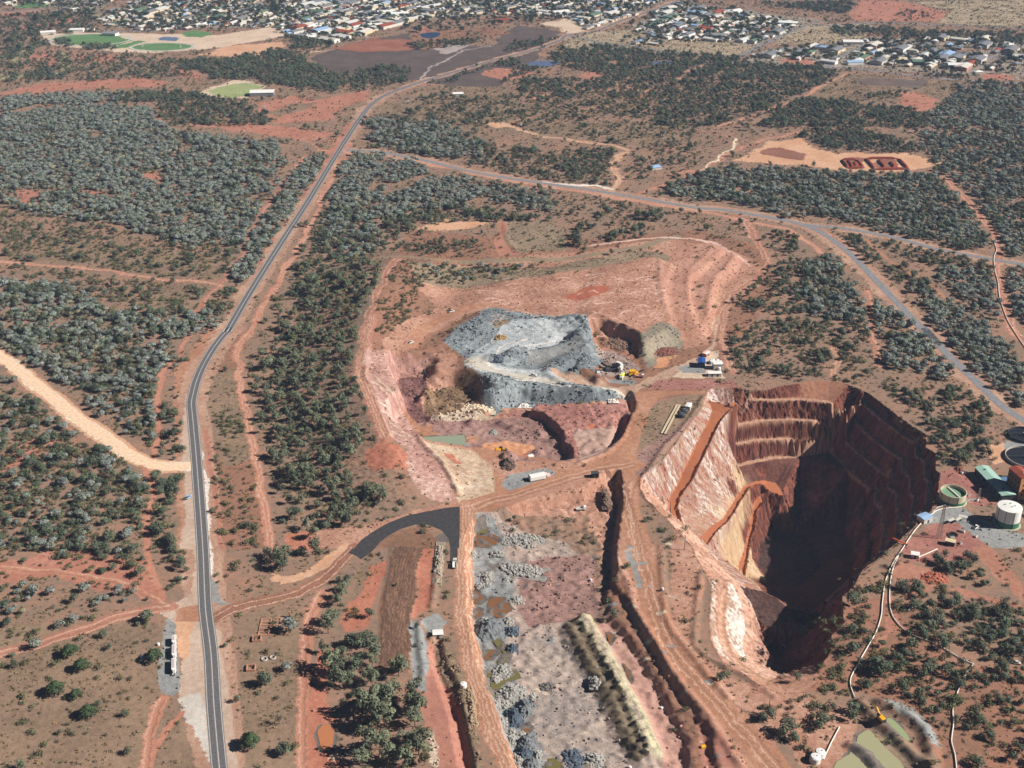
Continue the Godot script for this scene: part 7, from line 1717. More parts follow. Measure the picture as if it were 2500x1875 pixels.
func asphalt_patch() -> PackedVector2Array: return L([-99, 636, -95, 647, -88.5, 656, -80, 666, -68.5, 674.5, -56, 679.5, -43, 684, -34.5, 685.5, -33.5, 660.5, -33, 637, -34, 639, -33.5, 622, -38, 622, -38.5, 639, -38.5, 637.5, -40, 648.5, -45, 657.5, -54, 664, -62.5, 664, -71, 659, -78.5, 651.5, -83, 644, -87, 634, -93, 625.5, -96.5, 629.5, -101.5, 632.5, -99.5, 637.5])
var zones_made := []
func z(k: Dictionary, w: float, a: PackedVector2Array): zones_made.append([k, w, a])
func plant_zones() -> Array:
	z({"m": 0.56, "g": 0.10, "s": 0.15}, 0, L([-692.5, 1641.5, -490, 1641.5, -433, 1592, -302.5, 1537, -283.5, 1485.5, -273, 1353.5, -269.5, 1251, -273.5, 1170.5, -332.5, 1170.5, -417, 1230, -498, 1262, -564, 1295]))
	z({"m": 0.02, "s": 0.1, "g": 0.02}, 0, L([-442, 1437, -408, 1397.5, -402.5, 1353.5, -432, 1391]))
	z({"m": 0.02, "s": 0.1, "g": 0.02}, 0, L([-501, 1350.5, -451.5, 1350.5, -451, 1323.5, -489.5, 1326.5]))
	z({"m": 0.02, "s": 0.1, "g": 0.02}, 0, L([-569.5, 1356.5, -522, 1350.5, -523.5, 1289.5, -546, 1300.5]))
	z({"m": 0.02, "s": 0.1, "g": 0.02}, 0, L([-426, 1545, -401, 1529.5, -395.5, 1478.5, -415, 1500]))
	z({"m": 0.02, "s": 0.1, "g": 0.02}, 0, L([-553.5, 1584, -538, 1592, -531, 1552.5, -543.5, 1552.5]))
	z({"m": 0.02, "s": 0.1, "g": 0.02}, 0, L([-296.5, 1335.5, -282.5, 1341.5, -277.5, 1295, -292.5, 1306.5]))
	z({"m": 0.02, "s": 0.1, "g": 0.02}, 0, L([-438, 1272.5, -427, 1278, -424.5, 1256.5, -433.5, 1256.5]))
	z({"m": 0.54, "g": 0.10}, 0, L([-253.5, 1493, -227.5, 1500, -229.5, 1397.5, -237, 1295, -243, 1190, -246.5, 1073, -271.5, 1073, -268.5, 1170.5, -266.5, 1272.5, -263.5, 1366]))
	z({"s": 0.35, "g": 0.07}, 0, L([-560, 1283.5, -455.5, 1240.5, -371, 1190, -275, 1161, -275, 1098.5, -329, 1090, -419, 1124.5, -507.5, 1142.5]))
	z({"s": 0.35, "g": 0.10}, 0, L([-499, 1120, -326, 1077, -282, 1057, -283.5, 995.5, -337, 1003, -419, 1073]))
	z({"m": 0.43, "g": 0.25}, 0, L([-481.5, 1073, -442.5, 1073, -409, 1057, -358, 999.5, -293.5, 1006.5, -263.5, 1006.5, -254.5, 963.5, -280.5, 953.5, -332.5, 960.5, -345.5, 914, -387, 891, -425, 920.5]))
	z({"g": 0.36, "s": 0.4}, 0, L([-277.5, 1057, -255.5, 1057, -254.5, 999.5, -268.5, 963.5]))
	z({"m": 0.32, "g": 0.2, "s": 0.4}, 0, L([-455.5, 971, -340, 971, -283.5, 930.5, -275, 852.5, -255, 767, -275.5, 778.5, -335, 846, -402, 917.5, -440, 930.5]))
	z({"g": 0.3, "s": 0.4, "m": 0.07}, 0, L([-422.5, 885.5, -361.5, 832.5, -300, 763, -249.5, 717.5, -238.5, 692.5, -230, 637, -328, 637]))
	z({"g": 0.7}, 0, L([-272, 846, -261, 846, -234, 748, -250, 752]))
	z({"g": 0.6, "s": 0.2}, 0, L([-248.5, 728, -229.5, 728, -208, 637, -225.5, 637]))
	z({"s": 0.35}, 0, L([-233, 832.5, -201.5, 824, -181.5, 744.5, -156.5, 637, -183, 637, -214, 763]))
	z({"s": 0.3, "g": 0.15}, 0, L([-329, 639, -233, 639, -212.5, 593.5, -260.5, 607, -320, 616.5]))
	z({"g": 0.55}, 0, L([-221, 639, -204.5, 639, -192, 604, -200, 591, -209, 595]))
	z({"s": 0.12, "m": 0.06}, 0, L([-314, 600, -233.5, 597.5, -213.5, 582, -245.5, 559.5, -290.5, 538.5]))
	z({"s": 0.05}, 0, L([-289.5, 536.5, -207.5, 559.5, -189.5, 504, -184, 446.5, -255.5, 446.5]))
	z({"e": 0.62}, 0, L([-138.5, 1126.5, -111, 1063.5, -126, 1006.5, -128.5, 946, -124, 891, -113, 834, -104.5, 783, -94, 765, -105.5, 736.5, -107.5, 704, -84, 689, -92, 659.5, -117.5, 655, -146.5, 674, -164.5, 731, -181.5, 795, -200.5, 854.5, -208.5, 891, -206.5, 954, -189, 1025, -169.5, 1105]))
	z({"s": 0.3}, 0, L([-138.5, 1126.5, -111, 1063.5, -126, 1006.5, -128.5, 946, -124, 891, -113, 834, -104.5, 783, -94, 765, -105.5, 736.5, -107.5, 704, -84, 689, -92, 659.5, -117.5, 655, -146.5, 674, -164.5, 731, -181.5, 795, -200.5, 854.5, -208.5, 891, -206.5, 954, -189, 1025, -169.5, 1105]))
	z({"g": 0.22, "e": 0.16, "s": 0.3}, 0, L([-206, 1295, -154.5, 1262, -140.5, 1129, -165.5, 1115.5, -181.5, 1057, -203, 999.5, -202.5, 914, -208.5, 981, -210, 1120, -208, 1220]))
	z({"m": 0.61}, 0, L([-201.5, 1485.5, -167, 1493, -101.5, 1437, -107, 1397.5, -145.5, 1366, -142.5, 1240.5, -184, 1190, -198.5, 1262, -205, 1397.5]))
	z({"m": 0.58}, 0, L([-149, 1306.5, -91.5, 1397.5, -50, 1397.5, -38.5, 1323.5, -52, 1283.5, -99.5, 1283.5, -137.5, 1240.5]))
	z({"m": 0.29, "g": 0.17}, 0, L([-40, 1378.5, 37, 1353.5, 53, 1267, 26, 1272.5, -38.5, 1329.5]))
	z({"g": 0.43, "e": 0.3}, 0, L([-134, 1240.5, -83.5, 1289.5, -37.5, 1278, 35, 1262, 34.5, 1245.5, -58, 1245.5, -88.5, 1220, -125, 1199.5]))
	z({"m": 0.29, "g": 0.26, "s": 0.2}, 0, L([-190.5, 1199.5, -133.5, 1220, -126.5, 1161, -155.5, 1120, -178.5, 1111]))
	z({"s": 0.3, "g": 0.13}, 0, L([-129, 1190, -18, 1180, -17.5, 1151.5, -100, 1142.5]))
	z({"m": 0.43, "g": 0.25}, 0, L([-197.5, 1641.5, -103, 1641.5, -33, 1522, -42, 1457.5, -104.5, 1485.5, -168.5, 1507.5]))
	z({"s": 0.3, "g": 0.21}, 0, L([-48.5, 1560.5, 40, 1485.5, 47.5, 1391, -1, 1404, -41.5, 1450.5]))
	z({"s": 0.3, "g": 0.26}, 0, L([72.5, 1514.5, 125.5, 1522, 114, 1366, 37.5, 1384.5, 40, 1471.5]))
	z({"g": 0.09, "s": 0.12}, 0, L([-24, 1641.5, 249.5, 1641.5, 224, 1450.5, 136, 1397.5, 146.5, 1522, 20.5, 1600]))
	z({"g": 0.07, "s": 0.1}, 0, L([55.5, 1335.5, 200, 1272.5, 193, 1220, 52, 1240.5]))
	z({"s": 0.45}, 0, L([-110.5, 1107, -81.5, 1107, -72, 1057, -88, 1018, -93, 946.5, -112.5, 933.5, -115, 1037]))
	z({"s": 0.25, "m": 0.09}, 0, L([-97, 1098.5, -17, 1120, 48, 1129, -16.5, 1077, -78.5, 1057]))
	z({"g": 0.26, "s": 0.2}, 0, L([60, 1220, 79, 1220, 75.5, 1151.5, 57.5, 1161]))
	z({"g": 0.29}, 0, L([100, 1220, 139, 1225, 131.5, 1180, 98, 1190]))
	z({"g": 0.29}, 0, L([131, 1272.5, 159.5, 1267, 153.5, 1230, 131.5, 1240.5]))
	z({"g": 0.17, "s": 0.2}, 0, L([-194.5, 1656.5, -73.5, 1766.5, 23, 1806, 139, 1710, 89, 1639.5, -46, 1622.5]))
	z({"g": 0.75}, 0, L([-580.5, 2018, -469, 2030, -398, 2107.5, -338.5, 2068, -309, 1958, -237, 1901, -263, 1806, -372.5, 1868.5, -401.5, 1890, -453, 1890, -507, 1958]))
	z({"m": 0.7}, 0, L([-742.5, 1776.5, -582, 1806, -563, 1757, -677.5, 1728.5, -711.5, 1692]))
	z({"g": 0.7}, 0, L([-582, 1806, -520.5, 1806, -498.5, 1816, -407, 1766.5, -430, 1728.5, -493.5, 1747.5, -570.5, 1766.5]))
	z({"m": 0.85}, 0, L([-708, 1683, -607, 1728.5, -510, 1719, -473.5, 1622.5, -685.5, 1622.5]))
	z({"g": 0.3, "s": 0.3}, 0, L([-505.5, 1747.5, -378, 1766.5, -317.5, 1622.5, -462.5, 1622.5]))
	z({"g": 0.6}, 0, L([-399, 2219, -320.5, 2248.5, -259, 2233.5, -318, 2120.5, -374.5, 2120.5]))
	z({"g": 0.25, "t": 0.2}, 0, L([-977, 2407.5, -823.5, 2477, -755, 2263.5, -838, 2233.5, -787, 2042.5, -841.5, 2042.5]))
	z({"g": 0.4}, 0, L([-865.5, 2107.5, -833.5, 2120.5, -777, 1946.5, -797.5, 1923.5]))
	z({"g": 0.2}, 0, L([-824, 2094, -598.5, 2055.5, -483.5, 1912.5, -580.5, 1890, -777, 1868.5]))
	z({"g": 0.55}, 0, L([-853, 2233.5, -810, 2176, -785.5, 2120.5, -808, 2120.5]))
	z({"g": 0.5}, 0, L([-789.5, 2176, -773.5, 2190, -746, 2120.5, -778.5, 2134]))
	z({"g": 0.6}, 0, L([-743, 2148, -687.5, 2155, -671, 2107.5, -724.5, 2107.5]))
	z({"g": 0.65}, 0, L([-758.5, 1946.5, -733.5, 1981.5, -700.5, 1890, -730, 1879.5]))
	z({"g": 0.50}, 0, L([-244, 1958, -183, 1981.5, -160, 1958, -158.5, 1868.5, -222.5, 1806, -257, 1890]))
	z({"g": 0.29}, 0, L([-174.5, 2162, -60.5, 2204.5, -45, 2162, -115, 2120.5, -165, 2107.5]))
	z({"g": 0.43}, 0, L([-123, 1868.5, -79.5, 1923.5, -15, 2018, 20.5, 2042.5, 9, 1981.5, -54.5, 1969.5, -78, 1890, -116.5, 1847.5]))
	z({"g": 0.32}, 0, L([-16, 2134, 71.5, 2204.5, 55, 2120.5, -1.5, 2094]))
	z({"g": 0.54}, 0, L([77, 2107.5, 170.5, 2148, 209.5, 2107.5, 306.5, 2068, 282.5, 1890, 201, 1868.5, 104, 1958, 74, 2005.5, -6.5, 1890, 3.5, 1958, 51.5, 1981.5]))
	z({"g": 0.43, "s": 0.2}, 0, L([-6.5, 1890, 101, 1901, 147, 1826.5, 95, 1766.5, 23, 1786]))
	z({"g": 0.54}, 0, L([126, 1890, 204, 1901, 167, 1766.5, 125, 1786]))
	z({"s": 0.35, "g": 0.17}, 0, L([96.5, 1806, 284, 1901, 247, 1622.5, 114.5, 1692]))
	z({"g": 0.13}, 0, L([-148.5, 1806, 70, 1747.5, 44, 1648, -114.5, 1648]))
	z({"t": 0.45}, 0, L([-219, 2341.5, -132.5, 2477, 95, 2442, 108.5, 2391, 13.5, 2325.5, -62.5, 2294, -163, 2248.5]))
	z({"g": 0.54}, 0, L([239.5, 2081, 369, 2055.5, 393.5, 2005.5, 496, 1981.5, 509, 1923.5, 411.5, 1766.5, 373, 1890, 272.5, 1901, 222, 1912.5]))
	z({"g": 0.40, "s": 0.2}, 0, L([221, 1901, 347.5, 1890, 411.5, 1766.5, 361.5, 1692, 281, 1622.5, 192, 1622.5]))
	z({"g": 0.65}, 0, L([413.5, 1776.5, 481.5, 1757, 510, 1728.5, 574.5, 1692, 558, 1622.5, 330.5, 1622.5]))
	z({"g": 0.54}, 0, L([503, 2550.5, 695.5, 2569.5, 647.5, 2442, 571, 2459.5]))
	z({"g": 0.43}, 0, L([588.5, 2325.5, 672.5, 2294, 825, 2248.5, 918, 2248.5, 875.5, 2134, 767, 2162, 641.5, 2233.5, 578.5, 2219]))
	z({"g": 0.36}, 0, L([689, 1879.5, 773, 1858, 757.5, 1816, 691, 1847.5]))
	z({"m": 0.43, "g": 0.17}, 0, L([678.5, 1847.5, 783, 1826.5, 693, 1590, 549, 1622.5, 604, 1728.5]))
	z({"g": 0.25}, 0, L([478.5, 1826.5, 518, 1806, 567, 1806, 558.5, 1776.5, 507.5, 1766.5]))
	z({"g": 0.13}, 0, L([775.5, 2495, 814.5, 2407.5, 767.5, 2357.5, 735, 2407.5]))
	z({"g": 0.36}, 0, L([645.5, 1946.5, 707, 1935, 692.5, 1890, 632, 1901]))
	z({"m": 0.40, "g": 0.32}, 0, L([188, 1397.5, 241, 1423.5, 273, 1437, 408.5, 1417, 501.5, 1397.5, 497.5, 1335.5, 504.5, 1262, 489, 1180, 445.5, 1161, 377, 1220, 357, 1245.5, 306, 1256.5, 249.5, 1295, 168, 1335.5]))
	z({"g": 0.61}, 0, L([371.5, 1584, 438, 1625, 509, 1560.5, 506.5, 1507.5, 450, 1500, 392.5, 1522]))
	z({"m": 0.29, "g": 0.26}, 0, L([531, 1592, 693.5, 1592, 522, 1142.5, 511.5, 1220, 520.5, 1335.5, 514, 1423.5]))
	z({"m": 0.47}, 0, L([517, 1240.5, 529, 1161, 517, 1129, 487, 1147]))
	z({"g": 0.32, "s": 0.3}, 0, L([332, 1214.5, 355.5, 1204.5, 365, 1142.5, 367, 1120, 388, 1081.5, 384.5, 1018, 371.5, 1057, 354.5, 1133.5]))
	z({"g": 0.29, "s": 0.3}, 0, L([365.5, 1190, 427, 1156.5, 467.5, 1129, 459, 1090, 420, 1107, 386, 1129]))
	z({"m": 0.54}, 0, L([412.5, 1098.5, 460, 1107, 443.5, 1033, 428.5, 981, 408, 999.5, 401.5, 1049]))
	z({"m": 0.58}, 0, L([476, 1107, 508.5, 1107, 447, 946.5, 445.5, 988.5, 452.5, 1037]))
	z({"m": 0.61}, 0, L([372.5, 1065, 390, 1037, 402, 981, 399, 930, 409.5, 891, 378.5, 891, 376, 967, 371.5, 1025.5]))
	z({"m": 0.54, "g": 0.17}, 0, L([279.5, 1129, 314.5, 1138, 324, 1077, 324.5, 1037, 308, 967, 265.5, 988.5, 272.5, 1057]))
	z({"g": 0.36, "s": 0.2}, 0, L([205, 1033, 241.5, 1098.5, 279.5, 1129, 275.5, 1057, 262, 1006.5, 244.5, 995.5, 201, 999.5]))
	z({"s": 0.35, "g": 0.17}, 0, L([189.5, 981, 258, 988.5, 306.5, 960.5, 288.5, 891, 176.5, 891]))
	z({"m": 0.58}, 0, L([327.5, 1025.5, 346, 999.5, 350, 933.5, 350.5, 891, 299, 891]))
	z({"g": 0.10}, 0, L([208.5, 1262, 266, 1262, 301, 1190, 301, 1151.5, 259.5, 1151.5, 261, 1214.5]))
	z({"g": 0.26}, 0, L([264.5, 1214.5, 284.5, 1230, 309.5, 1190, 301, 1151.5, 274, 1142.5]))
	z({"m": 0.7}, 0, L([328, 971, 349, 943.5, 355, 892.5, 342, 864, 328, 873.5, 313.5, 897.5, 318.5, 943.5]))
	z({"s": 0.35, "g": 0.3}, 0, L([294, 885.5, 314.5, 864, 326, 832.5, 309, 811, 295, 850.5]))
	z({"g": 0.7}, 0, L([323, 824, 352, 850.5, 363.5, 824, 351, 792.5, 332.5, 748, 325, 767, 310.5, 782.5, 306.5, 803]))
	z({"m": 0.7, "g": 0.2}, 0, L([374.5, 971, 409, 971, 407, 917.5, 412, 885.5, 387.5, 819.5, 378, 850.5, 375.5, 905]))
	z({"s": 0.3, "g": 0.2}, 0, L([195, 971, 311, 971, 290.5, 892.5, 253.5, 873.5, 179.5, 876]))
	z({"g": 0.45}, 0, L([306.5, 776.5, 319, 778.5, 320.5, 753.5, 339, 763, 336, 744.5, 310, 744.5, 296, 735.5]))
	z({"g": 0.6, "s": 0.3}, 0, L([227, 574.5, 245.5, 597.5, 263, 591, 296.5, 574.5, 282.5, 536.5, 271.5, 527.5, 247.5, 530.5, 235, 550, 225, 559.5]))
	z({"g": 0.7}, 0, L([254, 620.5, 270.5, 626, 285.5, 634.5, 292, 617.5, 286, 593.5, 269.5, 598.5, 258.5, 615]))
	z({"g": 0.4, "s": 0.4}, 0, L([200, 530.5, 220, 550, 239, 527.5, 248.5, 523, 226.5, 483.5, 215, 474, 207.5, 498.5, 197, 506, 187, 506]))
	z({"g": 0.7, "s": 0.2}, 0, L([240, 518.5, 281.5, 525, 273.5, 504, 251, 498.5, 234.5, 498.5]))
	z({"s": 0.3, "g": 0.2}, 0, L([231.5, 495.5, 272, 498.5, 260.5, 469, 226.5, 471]))
	z({"g": 0.6, "s": 0.2}, 0, L([223.5, 466.5, 262.5, 474, 251.5, 444.5, 216, 444.5]))
	z({"s": 0.6, "g": 0.1}, 0, L([172, 536.5, 194, 572, 205.5, 591, 220, 597.5, 212.5, 569.5, 182.5, 518.5, 163.5, 508, 160.5, 514.5]))
	z({"s": 0.3, "g": 0.15}, 0, L([117, 493.5, 145.5, 495.5, 176, 493.5, 170.5, 478.5, 148, 474, 131.5, 460, 122, 480.5]))
	z({"g": 0.5}, 0, L([195, 587, 204, 591, 203, 572, 195, 569.5]))
	z({"s": 0.5}, 0, L([181.5, 563, 199, 576.5, 214, 586, 191.5, 541, 173.5, 522.5, 164.5, 512.5, 159.5, 505.5, 149.5, 503, 170.5, 525.5]))
	z({"s": 0.5}, 0, L([-103.5, 555, -97.5, 605.5, -98.5, 572, -101, 545.5]))
	z({"s": 0.15}, 0, L([-61, 509, -55, 519.5, -50, 514.5, -50.5, 501.5]))
	z({"t": 0.42, "g": 0.08}, 0, L([-786.5, 2366, -774.5, 2477, -755.5, 2589, -268, 2648, -248.5, 2442, -252.5, 2204.5, -372, 2294, -541, 2302, -653, 2263.5, -722, 2294]))
	z({"t": 0.42, "g": 0.08}, 0, L([-421, 2550.5, -243.5, 2628, -131, 2589, -110, 2407.5, -188.5, 2349.5, -248.5, 2263.5, -319, 2162, -420, 2248.5]))
	z({"t": 0.42, "g": 0.08}, 0, L([-131, 2589, 333.5, 2608.5, 202, 2374, 137.5, 2278.5, 100, 2407.5, -2, 2424.5, -103.5, 2407.5]))
	z({"t": 0.42, "g": 0.08}, 0, L([212.5, 2309.5, 340, 2550.5, 373.5, 2569.5, 322.5, 2190, 246.5, 2190]))
	z({"t": 0.42, "g": 0.08}, 0, L([202.5, 2190, 256.5, 2204.5, 258.5, 2141, 215.5, 2141]))
	z({"t": 0.42, "g": 0.08}, 0, L([277, 2442, 324.5, 2513.5, 437.5, 2477, 524, 2325.5, 508, 2278.5, 432.5, 2162, 307.5, 2176, 252.5, 2204.5]))
	z({"t": 0.42, "g": 0.08}, 0, L([391, 2055.5, 519, 2148, 557.5, 2094, 508, 1987.5, 455, 2042.5]))
	z({"t": 0.42, "g": 0.08}, 0, L([539, 2005.5, 643, 2204.5, 677, 2190, 711.5, 2120.5, 624, 1981.5]))
	z({"t": 0.42, "g": 0.08}, 0, L([624, 1981.5, 700.5, 2094, 727, 2081, 792.5, 2068, 720.5, 1952]))
	z({"t": 0.42, "g": 0.08}, 0, L([733, 1935, 780.5, 2018, 799.5, 1981.5, 772.5, 1935]))
	z({"t": 0.42, "g": 0.08}, 0, L([795.5, 2204.5, 867.5, 2233.5, 852, 2190, 790, 2162]))
	z({"t": 0.42, "g": 0.08}, 0, L([835.5, 2176, 911, 2162, 833.5, 1958, 802.5, 1981.5, 798, 2068]))
	z({"t": 0.42, "g": 0.08}, 0, L([676, 2197, 802.5, 2226, 810.5, 2120.5, 707.5, 2107.5]))
	z({"t": 0.42, "g": 0.08}, 0, L([-1059, 2628, -820.5, 2638, -794, 2391, -862.5, 2477, -1023, 2532]))
	return zones_made
func height_ops():
	op("plate", -7, 3.2, 0, 0.5, L([-26, 652.5, -21.5, 667.5, 13, 691.5, 49, 703.5, 66, 727.5, 72, 731, 70, 688.5, 62.5, 643.5, 60, 615, 58, 601.5, 58, 578, 68, 557.5, 79.5, 523, 87, 497, 90, 477, 88.5, 453, 87, 444, 6, 444, -3.5, 487, -16, 534.5, -22.5, 575.5]))
	op("plate", -4, 2, 0, 0.0, L([-44.5, 545.5, -41.5, 548, -37.5, 527.5, -31, 512.5, -26, 486, -19.5, 446.5, -23, 446.5, -30, 486, -37, 511.5, -42, 529.5]))
	op("plate", -3.2, 3.5, 0, 0.8, L([58, 600, 65.5, 584.5, 70.5, 562, 81, 527.5, 90, 498, 98, 476, 97.5, 443, 87, 443, 90, 476, 79, 522, 67.5, 556, 58, 577]))
	op("plate", 12, 58, 0, 0.0, L([-140.5, 1059.5, -123, 983.5, -125, 949, -124.5, 900.5, -122, 856, -108.5, 808.5, -95, 765, -87, 742, -81.5, 736, -92, 765, -105.5, 812, -113.5, 849, -117, 885.5, -118, 932.5, -117, 992.5, -109, 1049.5, -97, 1090, -113.5, 1101]))
	op("raise", 4, 45, 0, 0.0, L([-53, 964.5, -21.5, 982, -2.5, 978.5, 17, 973, 36, 964.5, 63.5, 964.5, 87, 952, 90, 1097.5, 0, 1056.5, -47, 999.5]))
	op("raise", 6, 40, 0, 0.0, L([-7, 977.5, 17, 970.5, 36, 961.5, 63.5, 961.5, 87, 950, 90, 1097.5, 19, 1061.5]))
	op("raise", 8, 34, 0, 0.0, L([49, 960, 66.5, 955.5, 86.5, 945.5, 89.5, 1092.5, 46, 1066.5]))
	op("raise", 9.5, 12, 0, 0.0, L([70, 1021.5, 89, 1086, 139, 1118.5, 152.5, 1096.5, 143.5, 1060.5, 136, 1003, 135.5, 950, 123.5, 940, 105.5, 918, 100, 926, 86.5, 942, 69.5, 954.5]))
	op("raise", 7, 9, 0, 0.0, L([154.5, 1111, 201, 1154, 207.5, 1142.5, 193, 1115.5, 166.5, 1068.5, 160, 1036, 157.5, 990.5, 159, 955, 139, 952, 136, 1001.5, 139.5, 1060]))
	op("raise", 4, 8, 0, 0.0, L([202.5, 1162, 219.5, 1132, 210, 1105.5, 188.5, 1067.5, 178.5, 1024, 169.5, 976, 161.5, 962, 158.5, 997.5, 161.5, 1043, 168, 1075.5, 194.5, 1123]))
	op("plate", -9, 5, 0, 0.4, L([-15, 837, 7.5, 848, 45.5, 845, 75, 847, 89, 849, 90, 829, 85, 811, 75, 781, 66, 768, 48, 755.5, 33.5, 750.5, 10, 757, -22, 769.5, -62, 769.5, -77.5, 777.5, -84.5, 794, -89, 811, -87, 829, -79.5, 841.5, -67, 847, -41, 845]))
	op("raise", -2, 1.6, 0, 0.3, L([13.5, 825.5, 22.5, 822, 29.5, 810.5, 38, 791, 37.5, 777, 43.5, 767.5, 42, 747, 49, 747, 65.5, 759.5, 74.5, 772, 84, 802, 89, 819.5, 88, 839.5, 74, 837.5, 45, 835.5, 19.5, 834]))
	op("plate", -7, 3, 0, 0.0, L([79.5, 814.5, 84, 818, 83.5, 806, 79, 785.5, 71, 769.5, 75.5, 785.5, 79, 800.5]))
	op("plate", -9, 9, 0, 1.2, L([-93.5, 901, -70, 905, -70.5, 876, -75.5, 844, -62.5, 833, -71, 826.5, -82, 848.5, -90, 876]))
	op("plate", -10, 10, 0, 1.0, L([-63, 877.5, -29, 880, -26, 856.5, -30, 848, -59.5, 848]))
	op("plate", -9, 4, 0, 0.0, L([-67.5, 800.5, -32, 802.5, -28.5, 782.5, -65.5, 779]))
	op("plate", 3, 12, 0, 0.0, L([-34, 902, -16, 927.5, -2.5, 954, 31, 961, 47, 958.5, 55.5, 949.5, 38.5, 931.5, 16, 923, 2.5, 916.5, -16, 908, -19, 891.5, 11, 877.5, 28, 875.5, 44.5, 854, 79.5, 845.5, 62.5, 846.5, 24, 858, -24.5, 875.5, -36, 885.5]))
	op("mound", 3, 14, 9, 1.2, L([-53, 923, -41.5, 943, -32.5, 952, -22.5, 975.5, -15, 977.5, -1.5, 970.5, 17, 963.5, 35.5, 954.5, 53, 958, 59, 952]))
	op("mound", 3, 12, 6, 1.2, L([54, 963.5, 61, 947.5, 64.5, 925.5]))
	op("mound", 2.2, 6, 2, 1.2, L([2.5, 914.5, 16, 912.5, 39.5, 923, 56.5, 940.5]))
	op("mound", 2.4, 6, 3, 1.2, L([-16.5, 904, -6.5, 900, 1.5, 912.5, 8, 916.5]))
	op("mound", 3.2, 9, 4, 1.2, L([33.5, 891.5, 48, 908, 57, 929.5, 59, 908, 63.5, 891.5, 51, 879.5]))
	op("mound", 1.8, 4, 1.5, 0.0, L([29, 882.5, 31.5, 871.5, 44.5, 854, 62.5, 848.5]))
	op("mound", 5, 6, 2, 1.2, L([56, 883.5, 64, 875.5, 69, 867.5]))
	op("mound", 1, 9, 2, 1.2, L([-22.5, 867.5, -6.5, 860, 7.5, 851.5, 24.5, 849.5, 54, 846.5, 74.5, 843]))
	op("mound", 4, 9, 3, 1.2, L([-19, 862, -6.5, 854.5, -13.5, 847]))
	op("plate", -1, 5, 0, 1.4, L([67.5, 960.5, 75, 964, 88, 953.5, 100.5, 938, 103.5, 918.5, 105.5, 889.5, 96, 881.5, 84.5, 908, 73, 927]))
	op("mound", 1, 1.8, 0.5, 0.3, L([-119, 904, -113.5, 852.5, -105, 832.5, -98.5, 803, -86.5, 759.5]))
	op("mound", 1.4, 2.6, 0.5, 0.5, L([64, 626, 70, 600, 70.5, 578, 78.5, 553.5, 83.5, 530.5, 91.5, 508, 100, 489.5, 107, 466.5, 112.5, 450]))
	op("mound", 1.2, 2.2, 0.5, 0.3, L([93, 639, 90, 597.5, 88, 569.5, 91.5, 553.5, 100, 533, 107, 514.5, 114, 500.5]))
	op("mound", 1.1, 1.9, 0.5, 0.3, L([115.5, 613.5, 111.5, 597.5, 103, 555, 102, 541, 108.5, 532, 125, 517.5, 138.5, 500.5]))
	op("mound", 1.4, 2.4, 0.5, 0.4, L([148, 841, 140, 821, 126.5, 792, 109.5, 764.5, 95, 731.5, 89, 719, 89, 700, 94.5, 684]))
	op("mound", 1.3, 1.9, 0.5, 0.5, L([92.5, 832, 89, 812.5, 79.5, 774.5, 67, 755, 45.5, 740.5]))
	op("mound", 2, 2.6, 0.5, 0.9, L([-68.5, 771, -61.5, 752, -50, 737, -42, 719.5, -36, 702.5]))
	op("mound", 1.2, 1.9, 0.5, 0.2, L([142.5, 1107, 136.5, 1057, 135.5, 1003, 139.5, 965.5]))
	op("mound", 1.2, 1.7, 0.5, 0.2, L([204, 1170.5, 196.5, 1142.5, 168, 1085.5, 162, 1053, 159.5, 1010.5]))
	op("mound", 1.1, 1.7, 0.5, 0.2, L([221.5, 1142.5, 212, 1115.5, 190.5, 1077, 181.5, 1037, 171.5, 988.5]))
	op("mound", 1.3, 2.2, 0.5, 0.3, L([61, 985, 75, 979, 90.5, 961.5, 103.5, 946, 107.5, 940.5]))
	op("mound", 1.3, 1.9, 0.5, 0.8, L([9, 561, 17.5, 569.5, 38, 569.5, 56, 577]))
	op("mound", 1.8, 3, 0.5, 0.8, L([55.5, 452, 68.5, 455.5, 81, 458]))
	op("mound", 1.8, 2.4, 0.5, 0.8, L([-46.5, 552.5, -41, 541, -37.5, 523, -31, 509, -24.5, 488.5]))
	op("mound", 1.4, 1.9, 0.5, 0.9, L([-45.5, 624.5, -46, 597.5, -46.5, 578]))
	op("mound", 1.6, 2.6, 0.5, 0.3, L([-53, 563, -51.5, 548, -47.5, 519.5]))
	op("mound", 3.4, 4.1, 0.5, 0.4, L([181.5, 495.5, 187.5, 480.5, 193.5, 469, 201, 452, 205, 444.5]))
	op("mound", 2.7, 3.8, 0.5, 0.4, L([169.5, 464.5, 175, 459, 177.5, 450]))
	op("mound", 3.2, 4.8, 0.5, 0.5, L([192.5, 495.5, 202.5, 488.5, 209, 476, 208.5, 462.5, 205.5, 450]))
	op("mound", 1, 2.4, 0.5, 0.5, L([-124, 1190, -70.5, 1214.5, -18.5, 1214.5]))
	op("mound", 1.1, 2.4, 0.5, 0.5, L([-8, 1240.5, -4.5, 1190, 5.5, 1151.5, 49, 1156.5]))
	op("mound", 2.4, 3, 0.5, 1, L([62, 724, 65.5, 710.5, 62.5, 693.5]))
	op("mound", 3.2, 6, 0.5, 0.7, L([-59, 821.5, -57.5, 821]))
	op("mound", 3.4, 6, 0.5, 0.7, L([-53, 821.5, -51.5, 821]))
	op("mound", 3.6, 6, 0.5, 0.7, L([-46, 823.5, -44.5, 823]))
	op("mound", 3, 6, 0.5, 0.7, L([-38.5, 823.5, -37.5, 823]))
	op("mound", 3.4, 6, 0.5, 0.7, L([-30.5, 828, -29.5, 827.5]))
	op("mound", 3.4, 6, 0.5, 0.7, L([-24.5, 830, -23.5, 829.5]))
